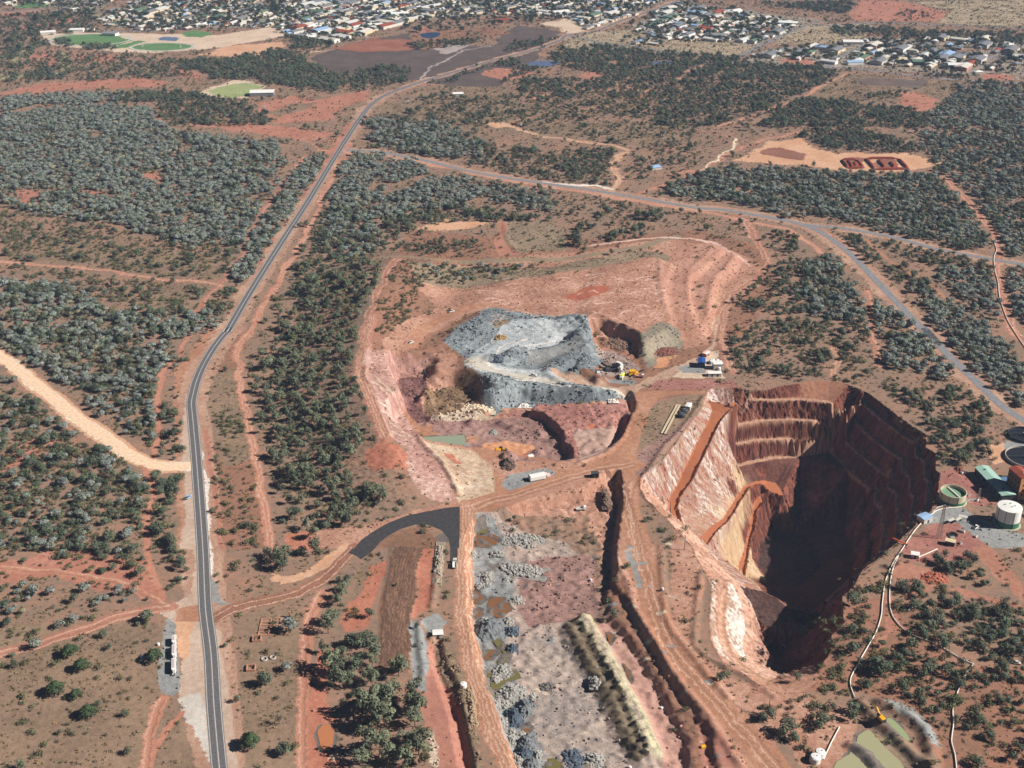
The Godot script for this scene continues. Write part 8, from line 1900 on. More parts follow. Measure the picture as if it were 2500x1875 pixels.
	op("mound", 3.6, 6, 0.5, 0.7, L([-30.5, 815, -29, 814.5]))
	op("mound", 4.5, 6.5, 0.5, 0.7, L([-3, 750.5, -1.5, 750]))
	op("mound", 3.5, 6, 0.5, 0.7, L([-7, 813, -6, 812.5]))
	op("mound", 3.8, 6, 0.5, 0.7, L([1, 807, 2, 806.5]))
	op("mound", 3.5, 6, 0.5, 0.7, L([9, 800.5, 10, 800.5]))
	op("mound", 4, 6, 0.5, 0.7, L([19, 798.5, 20, 798.5]))
	op("mound", 3, 5, 0.5, 0.7, L([30.5, 786.5, 31.5, 786.5]))
	op("mound", 3, 5, 0.5, 0.7, L([36.5, 788.5, 37.5, 788]))
	op("mound", 3.5, 6, 0.5, 0.7, L([-40.5, 841, -39, 840.5]))
	op("mound", 3.5, 7, 0.5, 0.7, L([-30, 843, -29, 842.5]))
	op("mound", 3.5, 6, 0.5, 0.7, L([-22, 843, -20.5, 842.5]))
	op("mound", 3, 6, 0.5, 0.7, L([-50.5, 838.5, -49.5, 838]))
	op("mound", 2.5, 4, 0.5, 0.7, L([18.5, 771, 19.5, 770.5]))
	op("mound", 4.6, 7.5, 0.4, 0.9, L([34, 563.5, 42, 537.5, 50.5, 514.5, 58, 485, 64.5, 463]))
	op("mound", 5.2, 4.2, 0.4, 0.9, L([39, 572, 48, 542.5, 56, 517, 64, 489, 69.5, 463]))
	op("mound", 5.2, 4.4, 0.4, 0.9, L([43.5, 572, 53, 542.5, 59.5, 519, 68, 492, 74, 464]))
	op("mound", 0.7, 1.5, 0.1, 0.3, L([-75, 637.5, -74.5, 597.5, -74, 559.5, -71.5, 521]))
	op("mound", 0.7, 1.5, 0.1, 0.3, L([-73, 637.5, -72.5, 597.5, -72, 559.5, -69.5, 521]))
	op("mound", 0.7, 1.5, 0.1, 0.3, L([-71, 637.5, -70.5, 597.5, -70, 559.5, -67.5, 521]))
	op("mound", 0.7, 1.5, 0.1, 0.3, L([-69, 637.5, -68.5, 597.5, -68, 559.5, -65.5, 521]))
	op("mound", 0.7, 1.5, 0.1, 0.3, L([-67, 637.5, -66.5, 597.5, -66, 559.5, -63.5, 521]))
	op("mound", 0.7, 1.5, 0.1, 0.3, L([-65, 637.5, -64.5, 597.5, -64, 559.5, -61.5, 521]))
	op("mound", 0.7, 1.5, 0.1, 0.3, L([-62.5, 637.5, -62.5, 597.5, -62, 559.5, -60, 521]))
	op("mound", 0.7, 1.5, 0.1, 0.3, L([-60.5, 637.5, -60.5, 597.5, -60, 559.5, -58, 521]))
	op("mound", 0.7, 1.5, 0.1, 0.3, L([-58.5, 637.5, -58.5, 597.5, -58, 559.5, -56, 521]))
func rim_line() -> PackedVector2Array: return L([153, 853.5, 164.5, 862, 177, 856, 185, 852.5, 197.5, 853.5, 215.5, 862, 239.5, 869.5, 257, 868, 268, 858.5, 277, 847.5, 286.5, 819, 295.5, 794.5, 302, 782, 296, 763.5, 300.5, 755.5, 293.5, 732, 295, 727.5, 288, 708.5, 282.5, 694, 273, 678.5, 261.5, 666, 248.5, 651, 235.5, 637, 224.5, 625.5, 212.5, 614.5, 203.5, 598, 194, 587.5, 189, 563, 179.5, 552, 177, 540, 171, 530.5, 162, 512.5, 154, 505.5, 142, 504.5, 131, 510.5, 123.5, 520.5, 115.5, 528.5, 111.5, 547.5, 114, 568.5, 119.5, 598, 117, 612, 113, 640, 100, 672, 89.5, 694, 87, 708.5, 89, 721, 107.5, 747.5, 129, 790.5, 143.5, 821, 150.5, 843])
func q(a: Array) -> Array:
	var p := []
	for i in range(0, a.size(), 3): p.append(Vector3(a[i], a[i + 1], a[i + 2]))
	return p
func pit_lines() -> Array:
	var l := []
	l.append(q([151.5, 842.5, -0.5, 152.5, 825.5, -3.6, 146.5, 810, -7.2, 131.5, 778.5, -13.5, 119, 749.5, -19.8, 110, 732.5, -24.3, 108.5, 722.5, -26.1, 114, 711, -27.9, 121.5, 701.5, -30.6]))
	l.append(q([166, 829.5, -1, 171.5, 831.5, -1.8, 157.5, 812.5, -6.3, 145.5, 786, -11.7, 130, 750.5, -18, 118, 732.5, -24.3, 115.5, 722.5, -26.1, 117, 707, -28.8]))
	l.append(q([126.5, 695.5, -32.4, 137, 714.5, -36, 150, 732.5, -39.6, 163.5, 765, -45, 174.5, 790, -49.5, 185.5, 802.5, -52.2, 195, 808, -54.9, 202.5, 806, -55.8, 205.5, 795.5, -56.7, 205, 790, -57.6]))
	l.append(q([132, 688.5, -33.3, 140, 706, -36, 153, 727, -39.6, 168.5, 763, -45, 179.5, 788, -49.5, 188.5, 796.5, -52.2, 193.5, 793, -54]))
	l.append(q([194, 795.5, -55.8, 185, 787, -57.6, 181.5, 782, -59.4, 175, 760.5, -63, 166, 731, -67.5, 157, 710.5, -71.1]))
	l.append(q([188.5, 782, -59.4, 183, 773, -61.2, 178.5, 756.5, -63.9, 172.5, 740, -67.5, 163.5, 706.5, -72]))
	l.append(q([197, 781, -82.8, 218.5, 781, -82.8, 227, 757, -82.8, 223.5, 732, -82.8, 203.5, 708, -82.8, 183.5, 710.5, -81.9, 177.5, 733, -81, 184.5, 759.5, -81]))
	l.append(q([183.5, 852, -6.3, 203, 851, -6.3, 225.5, 852.5, -6.3, 246, 848, -6.3, 258, 837.5, -6.3, 274, 846.5, -6.3, 283.5, 818, -6.3, 292.5, 793.5, -6.3, 299, 782, -6.3, 293, 763.5, -6.3, 297.5, 755.5, -6.3, 290.5, 732.5, -6.3, 292, 728, -6.3, 285, 709.5, -6.3, 280, 695.5, -6.3, 270.5, 680.5, -6.3, 259.5, 668, -6.3, 246.5, 653, -6.3, 233.5, 639, -6.3, 222.5, 627.5, -6.3]))
	l.append(q([183.5, 848.5, -6.5, 203, 847.5, -6.5, 225, 849, -6.5, 244.5, 844.5, -6.5, 258, 834, -6.5, 272, 843.5, -6.5, 280, 817, -6.5, 289, 792, -6.5, 295.5, 782, -6.5, 289.5, 763.5, -6.5, 294, 756, -6.5, 287, 733, -6.5, 288.5, 729, -6.5, 281.5, 710.5, -6.5, 277, 697, -6.5, 267.5, 682.5, -6.5, 257, 670.5, -6.5, 244, 655.5, -6.5, 231, 641.5, -6.5, 220, 630, -6.5]))
	l.append(q([170.5, 834, -19.8, 191.5, 841.5, -19.8, 219.5, 844, -19.8, 243, 840.5, -19.8, 266.5, 844, -19.8, 276, 815.5, -19.8, 285.5, 790, -19.8, 291, 782, -19.8, 285, 764, -19.8, 289.5, 756.5, -19.8, 282.5, 734, -19.8, 284.5, 730, -19.8, 277.5, 712.5, -19.8, 272.5, 699, -19.8, 264, 685, -19.8, 253.5, 673.5, -19.8, 240.5, 658.5, -19.8, 227.5, 644.5, -19.8, 216.5, 633, -19.8]))
	l.append(q([171.5, 830.5, -20, 192, 838, -20, 219.5, 840.5, -20, 243, 837, -20, 264.5, 841, -20, 272.5, 814.5, -20, 282, 788.5, -20, 287.5, 782, -20, 281.5, 764, -20, 286, 757, -20, 279, 734.5, -20, 281, 731, -20, 274, 714, -20, 269.5, 700.5, -20, 261, 687, -20, 251, 676, -20, 238, 661, -20, 225, 647, -20, 214, 635.5, -20]))
	l.append(q([172, 829, -33.3, 191.5, 835.5, -33.3, 214, 837.5, -33.3, 229, 836.5, -33.3, 259, 841.5, -33.3, 268.5, 812.5, -33.3, 278, 787, -33.3, 283, 781.5, -33.3, 277, 764.5, -33.3, 281.5, 757, -33.3, 275, 735.5, -33.3, 276.5, 732, -33.3, 270, 715, -33.3, 265.5, 702.5, -33.3, 258, 690, -33.3, 247.5, 678.5, -33.3, 234.5, 663.5, -33.3, 221.5, 650, -33.3, 211, 638.5, -33.3]))
	l.append(q([173, 825.5, -33.5, 192, 832, -33.5, 214, 834, -33.5, 229.5, 833, -33.5, 257, 838.5, -33.5, 265, 811.5, -33.5, 274.5, 785.5, -33.5, 279.5, 781.5, -33.5, 273.5, 764.5, -33.5, 278, 757, -33.5, 271.5, 736, -33.5, 273, 733, -33.5, 266.5, 716.5, -33.5, 262.5, 704, -33.5, 255, 692, -33.5, 245, 681, -33.5, 232, 666, -33.5, 219, 652.5, -33.5, 208.5, 641, -33.5]))
	l.append(q([172.5, 818.5, -46.8, 189, 826, -46.8, 203, 830.5, -46.8, 217.5, 832.5, -46.8, 251.5, 839, -46.8, 261, 810, -46.8, 270.5, 784, -46.8, 275, 781.5, -46.8, 269, 765, -46.8, 273.5, 757.5, -46.8, 267, 737, -46.8, 268.5, 733.5, -46.8, 262.5, 718, -46.8, 258.5, 706, -46.8, 251.5, 694.5, -46.8, 241.5, 684, -46.8, 228.5, 669, -46.8, 216, 655.5, -46.8, 205, 644, -46.8]))
	l.append(q([174, 815, -47, 190.5, 822.5, -47, 204, 827, -47, 218, 829, -47, 250, 836, -47, 257.5, 809, -47, 267.5, 782.5, -47, 271.5, 782, -47, 265.5, 765, -47, 270, 758, -47, 263.5, 737.5, -47, 265, 734.5, -47, 259, 719, -47, 255, 707.5, -47, 248.5, 696.5, -47, 239, 686.5, -47, 226, 671.5, -47, 213.5, 658, -47, 202.5, 646.5, -47]))
	l.append(q([263.5, 778, -62, 266, 781.5, -62, 260, 765.5, -62, 264.5, 758.5, -62, 258, 739, -62, 260, 735.5, -62, 254.5, 721, -62, 250.5, 710, -62, 244, 700, -62, 234.5, 690, -62, 221.5, 675, -62, 209.5, 661.5, -62, 198.5, 650.5, -62]))
	l.append(q([261, 776.5, -62.2, 263, 781.5, -62.2, 257, 765.5, -62.2, 261.5, 758.5, -62.2, 255, 739.5, -62.2, 257, 736.5, -62.2, 251.5, 722, -62.2, 247.5, 711.5, -62.2, 242, 702, -62.2, 232.5, 692, -62.2, 219.5, 677, -62.2, 207, 663.5, -62.2, 196.5, 652.5, -62.2]))
	l.append(q([257.5, 796.5, -78, 249, 766, -78, 253.5, 759, -78, 247.5, 741, -78, 249, 738, -78, 244, 725, -78, 240.5, 715, -78, 235.5, 706.5, -78, 226.5, 697.5, -78, 213.5, 682.5, -78, 201.5, 669, -78, 190.5, 658, -78]))
	l.append(q([207, 617.5, -20, 198.5, 601.5, -20, 188.5, 590, -20, 183.5, 565.5, -20, 174, 555, -20, 171, 541, -20]))
	l.append(q([201, 620.5, -30, 193, 605.5, -30, 182, 592.5, -30, 177, 568, -30, 168, 558, -30, 164.5, 542.5, -30]))
	l.append(q([195, 624, -40, 187, 609.5, -40, 175.5, 595, -40, 170.5, 570.5, -40, 162, 561.5, -40, 157.5, 544, -40]))
	l.append(q([127, 608, -3.6, 127.5, 600.5, -5.4, 122, 578, -7.2, 120.5, 562, -8.1, 122.5, 548, -8.1, 126.5, 534, -6.3, 136.5, 517.5, -3.6]))
	l.append(q([130.5, 608.5, -4, 130, 601, -5.7, 124.5, 578.5, -7.5, 123, 562.5, -8.4, 124.5, 548, -8.4, 128.5, 534.5, -6.6, 139, 518, -3.9]))
	l.append(q([105, 680, -2.7, 116.5, 656.5, -7.2, 125, 640, -9.9, 135.5, 621.5, -13.5, 141.5, 607.5, -15.3, 145, 600.5, -17.1, 146, 589.5, -18.9, 135.5, 575.5, -18, 134.5, 563, -18, 139, 550, -18, 150.5, 539.5, -17.1]))
	l.append(q([139.5, 634, -21.6, 143.5, 630, -23.4, 158.5, 632, -28.8, 167, 629, -32.4, 173.5, 621.5, -34.2, 171.5, 609, -34.2, 164, 602, -34.2, 155, 603, -33.3, 151, 609, -32.4, 149, 620.5, -29.7]))
	l.append(q([152, 599.5, -37.8, 155, 596.5, -45, 156.5, 587, -45, 164, 587, -45, 167.5, 599, -45, 162, 602.5, -42.3]))
	l.append(q([181.5, 616, -41.4, 183, 595, -34.2, 173.5, 574, -36, 163.5, 556.5, -30.6]))
	return l
func ramp_shapes() -> Array:
	var r := []
	r.append([0, L([151.5, 842.5, 152.5, 825.5, 146.5, 810, 131.5, 778.5, 119, 749.5, 110, 732.5, 108.5, 722.5, 114, 711, 121.5, 701.5, 117, 707, 115.5, 722.5, 118, 732.5, 130, 750.5, 145.5, 786, 157.5, 812.5, 171.5, 831.5, 166, 829.5]), 50])
	r.append([0, L([126.5, 695.5, 137, 714.5, 150, 732.5, 163.5, 765, 174.5, 790, 185.5, 802.5, 195, 808, 202.5, 806, 205.5, 795.5, 205, 790, 193.5, 793, 188.5, 796.5, 179.5, 788, 168.5, 763, 153, 727, 140, 706, 132, 688.5]), 50])
	r.append([0, L([194, 795.5, 185, 787, 181.5, 782, 175, 760.5, 166, 731, 157, 710.5, 163.5, 706.5, 172.5, 740, 178.5, 756.5, 183, 773, 188.5, 782, 205, 790]), 50])
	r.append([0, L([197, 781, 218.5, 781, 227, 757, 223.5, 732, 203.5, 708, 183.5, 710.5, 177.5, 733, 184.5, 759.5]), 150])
	r.append([0, L([183.5, 852, 203, 851, 225.5, 852.5, 246, 848, 258, 837.5, 274, 846.5, 283.5, 818, 292.5, 793.5, 299, 782, 293, 763.5, 297.5, 755.5, 290.5, 732.5, 292, 728, 285, 709.5, 280, 695.5, 270.5, 680.5, 259.5, 668, 246.5, 653, 233.5, 639, 222.5, 627.5, 220, 630, 231, 641.5, 244, 655.5, 257, 670.5, 267.5, 682.5, 277, 697, 281.5, 710.5, 288.5, 729, 287, 733, 294, 756, 289.5, 763.5, 295.5, 782, 289, 792, 280, 817, 272, 843.5, 258, 834, 244.5, 844.5, 225, 849, 203, 847.5, 183.5, 848.5]), 220])
	r.append([0, L([170.5, 834, 191.5, 841.5, 219.5, 844, 243, 840.5, 266.5, 844, 276, 815.5, 285.5, 790, 291, 782, 285, 764, 289.5, 756.5, 282.5, 734, 284.5, 730, 277.5, 712.5, 272.5, 699, 264, 685, 253.5, 673.5, 240.5, 658.5, 227.5, 644.5, 216.5, 633, 214, 635.5, 225, 647, 238, 661, 251, 676, 261, 687, 269.5, 700.5, 274, 714, 281, 731, 279, 734.5, 286, 757, 281.5, 764, 287.5, 782, 282, 788.5, 272.5, 814.5, 264.5, 841, 243, 837, 219.5, 840.5, 192, 838, 171.5, 830.5]), 220])
	r.append([0, L([172, 829, 191.5, 835.5, 214, 837.5, 229, 836.5, 259, 841.5, 268.5, 812.5, 278, 787, 283, 781.5, 277, 764.5, 281.5, 757, 275, 735.5, 276.5, 732, 270, 715, 265.5, 702.5, 258, 690, 247.5, 678.5, 234.5, 663.5, 221.5, 650, 211, 638.5, 208.5, 641, 219, 652.5, 232, 666, 245, 681, 255, 692, 262.5, 704, 266.5, 716.5, 273, 733, 271.5, 736, 278, 757, 273.5, 764.5, 279.5, 781.5, 274.5, 785.5, 265, 811.5, 257, 838.5, 229.5, 833, 214, 834, 192, 832, 173, 825.5]), 220])
	r.append([0, L([172.5, 818.5, 189, 826, 203, 830.5, 217.5, 832.5, 251.5, 839, 261, 810, 270.5, 784, 275, 781.5, 269, 765, 273.5, 757.5, 267, 737, 268.5, 733.5, 262.5, 718, 258.5, 706, 251.5, 694.5, 241.5, 684, 228.5, 669, 216, 655.5, 205, 644, 202.5, 646.5, 213.5, 658, 226, 671.5, 239, 686.5, 248.5, 696.5, 255, 707.5, 259, 719, 265, 734.5, 263.5, 737.5, 270, 758, 265.5, 765, 271.5, 782, 267.5, 782.5, 257.5, 809, 250, 836, 218, 829, 204, 827, 190.5, 822.5, 174, 815]), 220])
	r.append([3, L([127, 608, 127.5, 600.5, 122, 578, 120.5, 562, 122.5, 548, 126.5, 534, 136.5, 517.5]), 220])
	r.append([0, L([121.5, 608.5, 123, 603.5, 118.5, 579.5, 117, 557, 118, 540.5, 124, 530, 120.5, 531.5, 114.5, 538.5, 112.5, 557, 114, 574, 118, 591.5]), 240])
	r.append([0, L([132.5, 614.5, 135.5, 609.5, 137.5, 595, 138, 578.5, 134, 569, 132.5, 556, 132, 544, 128, 549.5, 124.5, 558, 124, 569, 126.5, 584, 130, 602]), 240])
	r.append([0, L([139.5, 634, 143.5, 630, 158.5, 632, 167, 629, 173.5, 621.5, 171.5, 609, 164, 602, 155, 603, 151, 609, 149, 620.5]), 150])
	r.append([0, L([152, 599.5, 155, 596.5, 156.5, 587, 164, 587, 167.5, 599, 162, 602.5]), 150])
	return r
func pond_list() -> Array:
	var l := []
	l.append(["pond_water", "pondgrey", L([-66, 794, -35.5, 797, -34, 788.5, -34.5, 782, -64, 781]), -8.65, 0.0])
	l.append(["pond_water", "pondmint", L([189.5, 480, 193.5, 485, 197, 481, 200, 472, 199, 466.5, 196, 468, 192.5, 472]), 0.3, 0.4])
	l.append(["pond_water", "pondgreen", L([174.5, 472, 179.5, 476, 182, 475.5, 185.5, 465.5, 190, 447.5, 157.5, 447.5, 159.5, 453.5, 166.5, 459, 171.5, 464.5]), 0.25, 0.4])
	l.append(["puddle_water", "pondorange", L([-14, 593.5, -12, 596.5, -5.5, 595, -2, 588.5, 0, 585.5, -3, 581, -5.5, 577, -9, 577, -13, 581, -14.5, 587.5]), -6.72, 0.5])
	l.append(["puddle_water", "pondorange", L([-24, 600.5, -22.5, 602.5, -18, 597.5, -17.5, 593, -22, 590, -24, 592]), -6.72, 0.5])
	l.append(["puddle_water", "pondorange", L([-23, 584.5, -21, 585.5, -18, 582, -18.5, 578.5, -21.5, 577, -23, 581]), -6.72, 0.5])
	l.append(["puddle_water", "pondolive", L([-12, 627.5, -8, 629.5, -4.5, 625.5, -6, 622, -10.5, 622.5]), -6.72, 0.5])
	l.append(["puddle_water", "pondorange", L([-17, 545, -11, 548.5, -10, 546, -12.5, 540, -15.5, 539.5]), -6.72, 0.5])
	l.append(["puddle_water", "pondolive", L([-11, 555.5, -8, 557.5, -2, 549.5, -0.5, 545, -3, 538, -7, 534.5, -7.5, 539, -5, 545, -7.5, 548.5]), -6.72, 0.5])
	l.append(["puddle_water", "pondolive", L([-14, 527, -11, 530.5, -7, 522.5, -0.5, 527, 1.5, 530, 4.5, 524.5, -2.5, 520.5, -7, 514, -10, 506.5, -12, 513, -11.5, 519]), -6.72, 0.5])
	l.append(["puddle_water", "pondorange", L([5.5, 486.5, 8, 488.5, 9.5, 485.5, 7.5, 481.5, 6, 483.5]), -6.72, 0.5])
	l.append(["puddle_water", "pondorange", L([-47.5, 649, -43, 653.5, -38, 650.5, -42, 646.5, -46.5, 647]), -6.72, 0.5])
	l.append(["puddle_water", "pondorange", L([-24, 657.5, -21.5, 663.5, -14, 664, -8, 659.5, -9.5, 653, -16, 648.5, -23, 650]), -6.72, 0.6])
	l.append(["puddle_water", "pondolive", L([-23.5, 665, -21.5, 671, -18.5, 674, -16.5, 666.5, -20.5, 662]), -6.72, 0.5])
	l.append(["puddle_water", "pondorange", L([53.5, 563.5, 57, 561.5, 57, 556.5, 55.5, 553, 54.5, 557.5]), -6.72, 0.4])
	l.append(["puddle_water", "pondorange", L([61.5, 535.5, 63.5, 531.5, 65, 524.5, 64.5, 521.5, 62.5, 527]), -6.72, 0.4])
	l.append(["puddle_water", "pondolive", L([18.5, 463.5, 22, 463.5, 25, 457, 16.5, 455.5]), -6.72, 0.4])
	l.append(["puddle_water", "pondbrown", L([-98.5, 474, -97, 479.5, -91.5, 479.5, -90, 474, -90, 462.5, -95, 462.5]), 0.16, 0.5])
	l.append(["lake_water", "lakegrey", L([24, 1993.5, 36.5, 2020, 74.5, 2018, 64, 1984, 35.5, 1974.5]), 0.25, 2.0])
	l.append(["lake_water", "lakeblue", L([-165.5, 2241, -136.5, 2256, -128.5, 2230.5, -142.5, 2203, -158, 2213]), 0.25, 2.0])
	l.append(["lake_water", "lakegrey", L([214.5, 2011.5, 259, 2024, 257, 2003, 228.5, 1991]), 0.25, 2.0])
	l.append(["lake_water", "lakeblue", L([-711.5, 1921, -706.5, 1931.5, -695.5, 1929, -695, 1912.5]), 0.25, 1.0])
	return l
func town_zones() -> Array:
	var l := []
	l.append([L([-786.5, 2366, -774.5, 2477, -755.5, 2589, -268, 2648, -248.5, 2442, -252.5, 2204.5, -372, 2294, -541, 2302, -653, 2263.5, -722, 2294]), 1.221, 0.12, 0.85])
	l.append([L([-421, 2550.5, -243.5, 2628, -131, 2589, -110, 2407.5, -188.5, 2349.5, -248.5, 2263.5, -319, 2162, -420, 2248.5]), 0.971, 0.45, 0.85])
	l.append([L([-131, 2589, 333.5, 2608.5, 202, 2374, 137.5, 2278.5, 100, 2407.5, -2, 2424.5, -103.5, 2407.5]), 0.971, 0.12, 0.9])
	l.append([L([212.5, 2309.5, 340, 2550.5, 373.5, 2569.5, 322.5, 2190, 246.5, 2190]), 0.971, 0.05, 0.75])
	l.append([L([202.5, 2190, 256.5, 2204.5, 258.5, 2141, 215.5, 2141]), 0.971, 0.05, 0.9])
	l.append([L([277, 2442, 324.5, 2513.5, 437.5, 2477, 524, 2325.5, 508, 2278.5, 432.5, 2162, 307.5, 2176, 252.5, 2204.5]), 0.971, 0.15, 0.85])
	l.append([L([391, 2055.5, 519, 2148, 557.5, 2094, 508, 1987.5, 455, 2042.5]), 0.971, 0.2, 0.8])
	l.append([L([539, 2005.5, 643, 2204.5, 677, 2190, 711.5, 2120.5, 624, 1981.5]), 0.971, 0.3, 0.8])
	l.append([L([624, 1981.5, 700.5, 2094, 727, 2081, 792.5, 2068, 720.5, 1952]), 0.971, 0.6, 0.9])
	l.append([L([733, 1935, 780.5, 2018, 799.5, 1981.5, 772.5, 1935]), 0.971, 0.2, 0.5])
	l.append([L([795.5, 2204.5, 867.5, 2233.5, 852, 2190, 790, 2162]), 0.971, 0.1, 0.4])
	l.append([L([835.5, 2176, 911, 2162, 833.5, 1958, 802.5, 1981.5, 798, 2068]), 0.971, 0.25, 0.6])
	l.append([L([676, 2197, 802.5, 2226, 810.5, 2120.5, 707.5, 2107.5]), 0.971, 0.15, 0.6])
	l.append([L([-1059, 2628, -820.5, 2638, -794, 2391, -862.5, 2477, -1023, 2532]), 1.221, 0.1, 0.5])
	return l
func town_streets() -> Array:
	var l := []
	l.append(L([362.5, 2030, 430, 2148, 484, 2233.5, 545.5, 2325.5]))
	l.append(L([504, 1981.5, 560, 2081, 635, 2176, 681.5, 2248.5]))
	l.append(L([626, 1999.5, 657.5, 2042.5, 697, 2100.5]))
	l.append(L([722.5, 1958, 754.5, 2005.5, 796, 2055.5, 875.5, 2068]))
	l.append(L([-150.5, 2569.5, -126, 2477, -100, 2399]))
	l.append(L([-501.5, 2382.5, -469.5, 2416, -429.5, 2486]))
	l.append(L([-757.5, 2271, -683, 2263.5, -614.5, 2278.5, -573, 2309.5, -495, 2382.5]))
	l.append(L([-995, 2456, -920, 2473.5, -812, 2450.5]))
	l.append(L([284, 1993.5, 366.5, 2005.5, 470.5, 1987.5, 568, 1952, 657.5, 1901, 777, 1868.5]))
	l.append(L([99, 2233.5, 132.5, 2190, 154.5, 2168.5, 306.5, 2068]))
	l.append(L([548, 2309.5, 670, 2341.5, 789, 2325.5, 935, 2294]))
	l.append(L([370, 2325.5, 435.5, 2424.5]))
	l.append(L([24, 2477, 76, 2589]))
	return l
func far_buildings() -> Array:
	var l := []
	l.append(["white-roofed sports clubhouse beside the small playing field", -365.5, 1796.1, 0.1, 3, "white", "grey"])
	l.append(["lone white house with a green tree on the bare plain", -79, 1794.1, 0.1, 0, "white", "offwhite"])
	l.append(["long grandstand with a dark roof beside the green oval", -714.1, 2230.6, -0.25, 4, "grey", "white"])
	l.append(["white pavilion at the west end of the green oval", -828.8, 2240.9, 0.4, 4, "white", "offwhite"])
	l.append(["white clubrooms behind the green oval, by a second pale roof", -785.2, 2263.4, 0.1, 4, "white", "white"])
	l.append(["pale square building behind the green oval", -762.9, 2274.1, 0.1, 1, "offwhite", "white"])
	l.append(["white domed-looking shed on the town road by three others", 619.6, 2182.8, 0.6, 1, "white", "white"])
	l.append(["large white hall at the corner of the town road", 92.8, 2433.3, 0.5, 3, "white", "white"])
	l.append(["large white hall beside the slag heap", -256.7, 2301.9, 0.2, 3, "white", "white"])
	l.append(["long dark-fronted warehouse with pale roof on the flat", 359.2, 2211.5, -0.15, 3, "grey", "darkgrey"])
	l.append(["pale yellow-roofed warehouse among blue-grey yards", 623.2, 2017.8, -0.1, 3, "cream", "darkgrey"])
	l.append(["blue-fronted white warehouse at the yard street", 711.2, 1975.5, -0.15, 3, "white", "blue"])
	l.append(["pale green-roofed warehouse of the yards", 661.1, 1999.5, -0.1, 3, "roofgreen", "darkgrey"])
	l.append(["pale blue roofed garage at the road corner", 550.9, 1999.5, 0.2, 4, "paleblue", "white"])
	l.append(["white-roofed depot near the road junction", 586.6, 2154.8, -0.05, 3, "white", "white"])
	l.append(["white house with a steep roof by the eastern red yard", 729.3, 1934.8, 0.1, 1, "white", "white"])
	l.append(["white-roofed store above the bright street", 510, 2325.5, -0.3, 3, "white", "darkgrey"])
	l.append(["red-roofed hall at the slag heap foot", -19, 2357.7, 0.2, 4, "roofred", "brick"])
	l.append(["white dome-like shed at the town edge", 853.3, 2141, 0.3, 1, "white", "white"])
	l.append(["white sheds by the rail line", 433.2, 2450.7, 0.8, 4, "white", "white"])
	l.append(["white shed beside the rail line, its twin", 421.7, 2459.5, 0.6, 1, "white", "white"])
	l.append(["small shed with pale roof by the drain track", 172.1, 1433.6, 0.4, 1, "paleblue", "offwhite"])
	l.append(["white market hall in the town centre, largest roof", -242.8, 2433.3, 0.3, 3, "white", "white"])
	l.append(["second large white hall in the town centre", -215.7, 2416.1, 0.3, 3, "white", "grey"])
	return l
func ovals() -> Array: return [[Vector2(-739.1, 2193.2), Vector2(73.3, 52.2), "white rail round the larger green oval", -0.05], [Vector2(-597.7, 2132), Vector2(54.8, 35.3), "white rail round the smaller green oval", 0.0]]
func goal_spots() -> Array: return [[-629.5, 2127.4, "white goal posts at the west end of the smaller oval", 1.57], [-563.1, 2120.7, "white goal posts at the east end of the smaller oval", 1.57], [-398.5, 1796.1, "white goal posts at the near end of the small playing field", 0.3], [-392.7, 1849.4, "white goal posts at the far end of the small playing field", 0.3]]
var extra_made := []
func x_(k: String, a: float, b: float, c: float): extra_made.append([k, a, b, c])
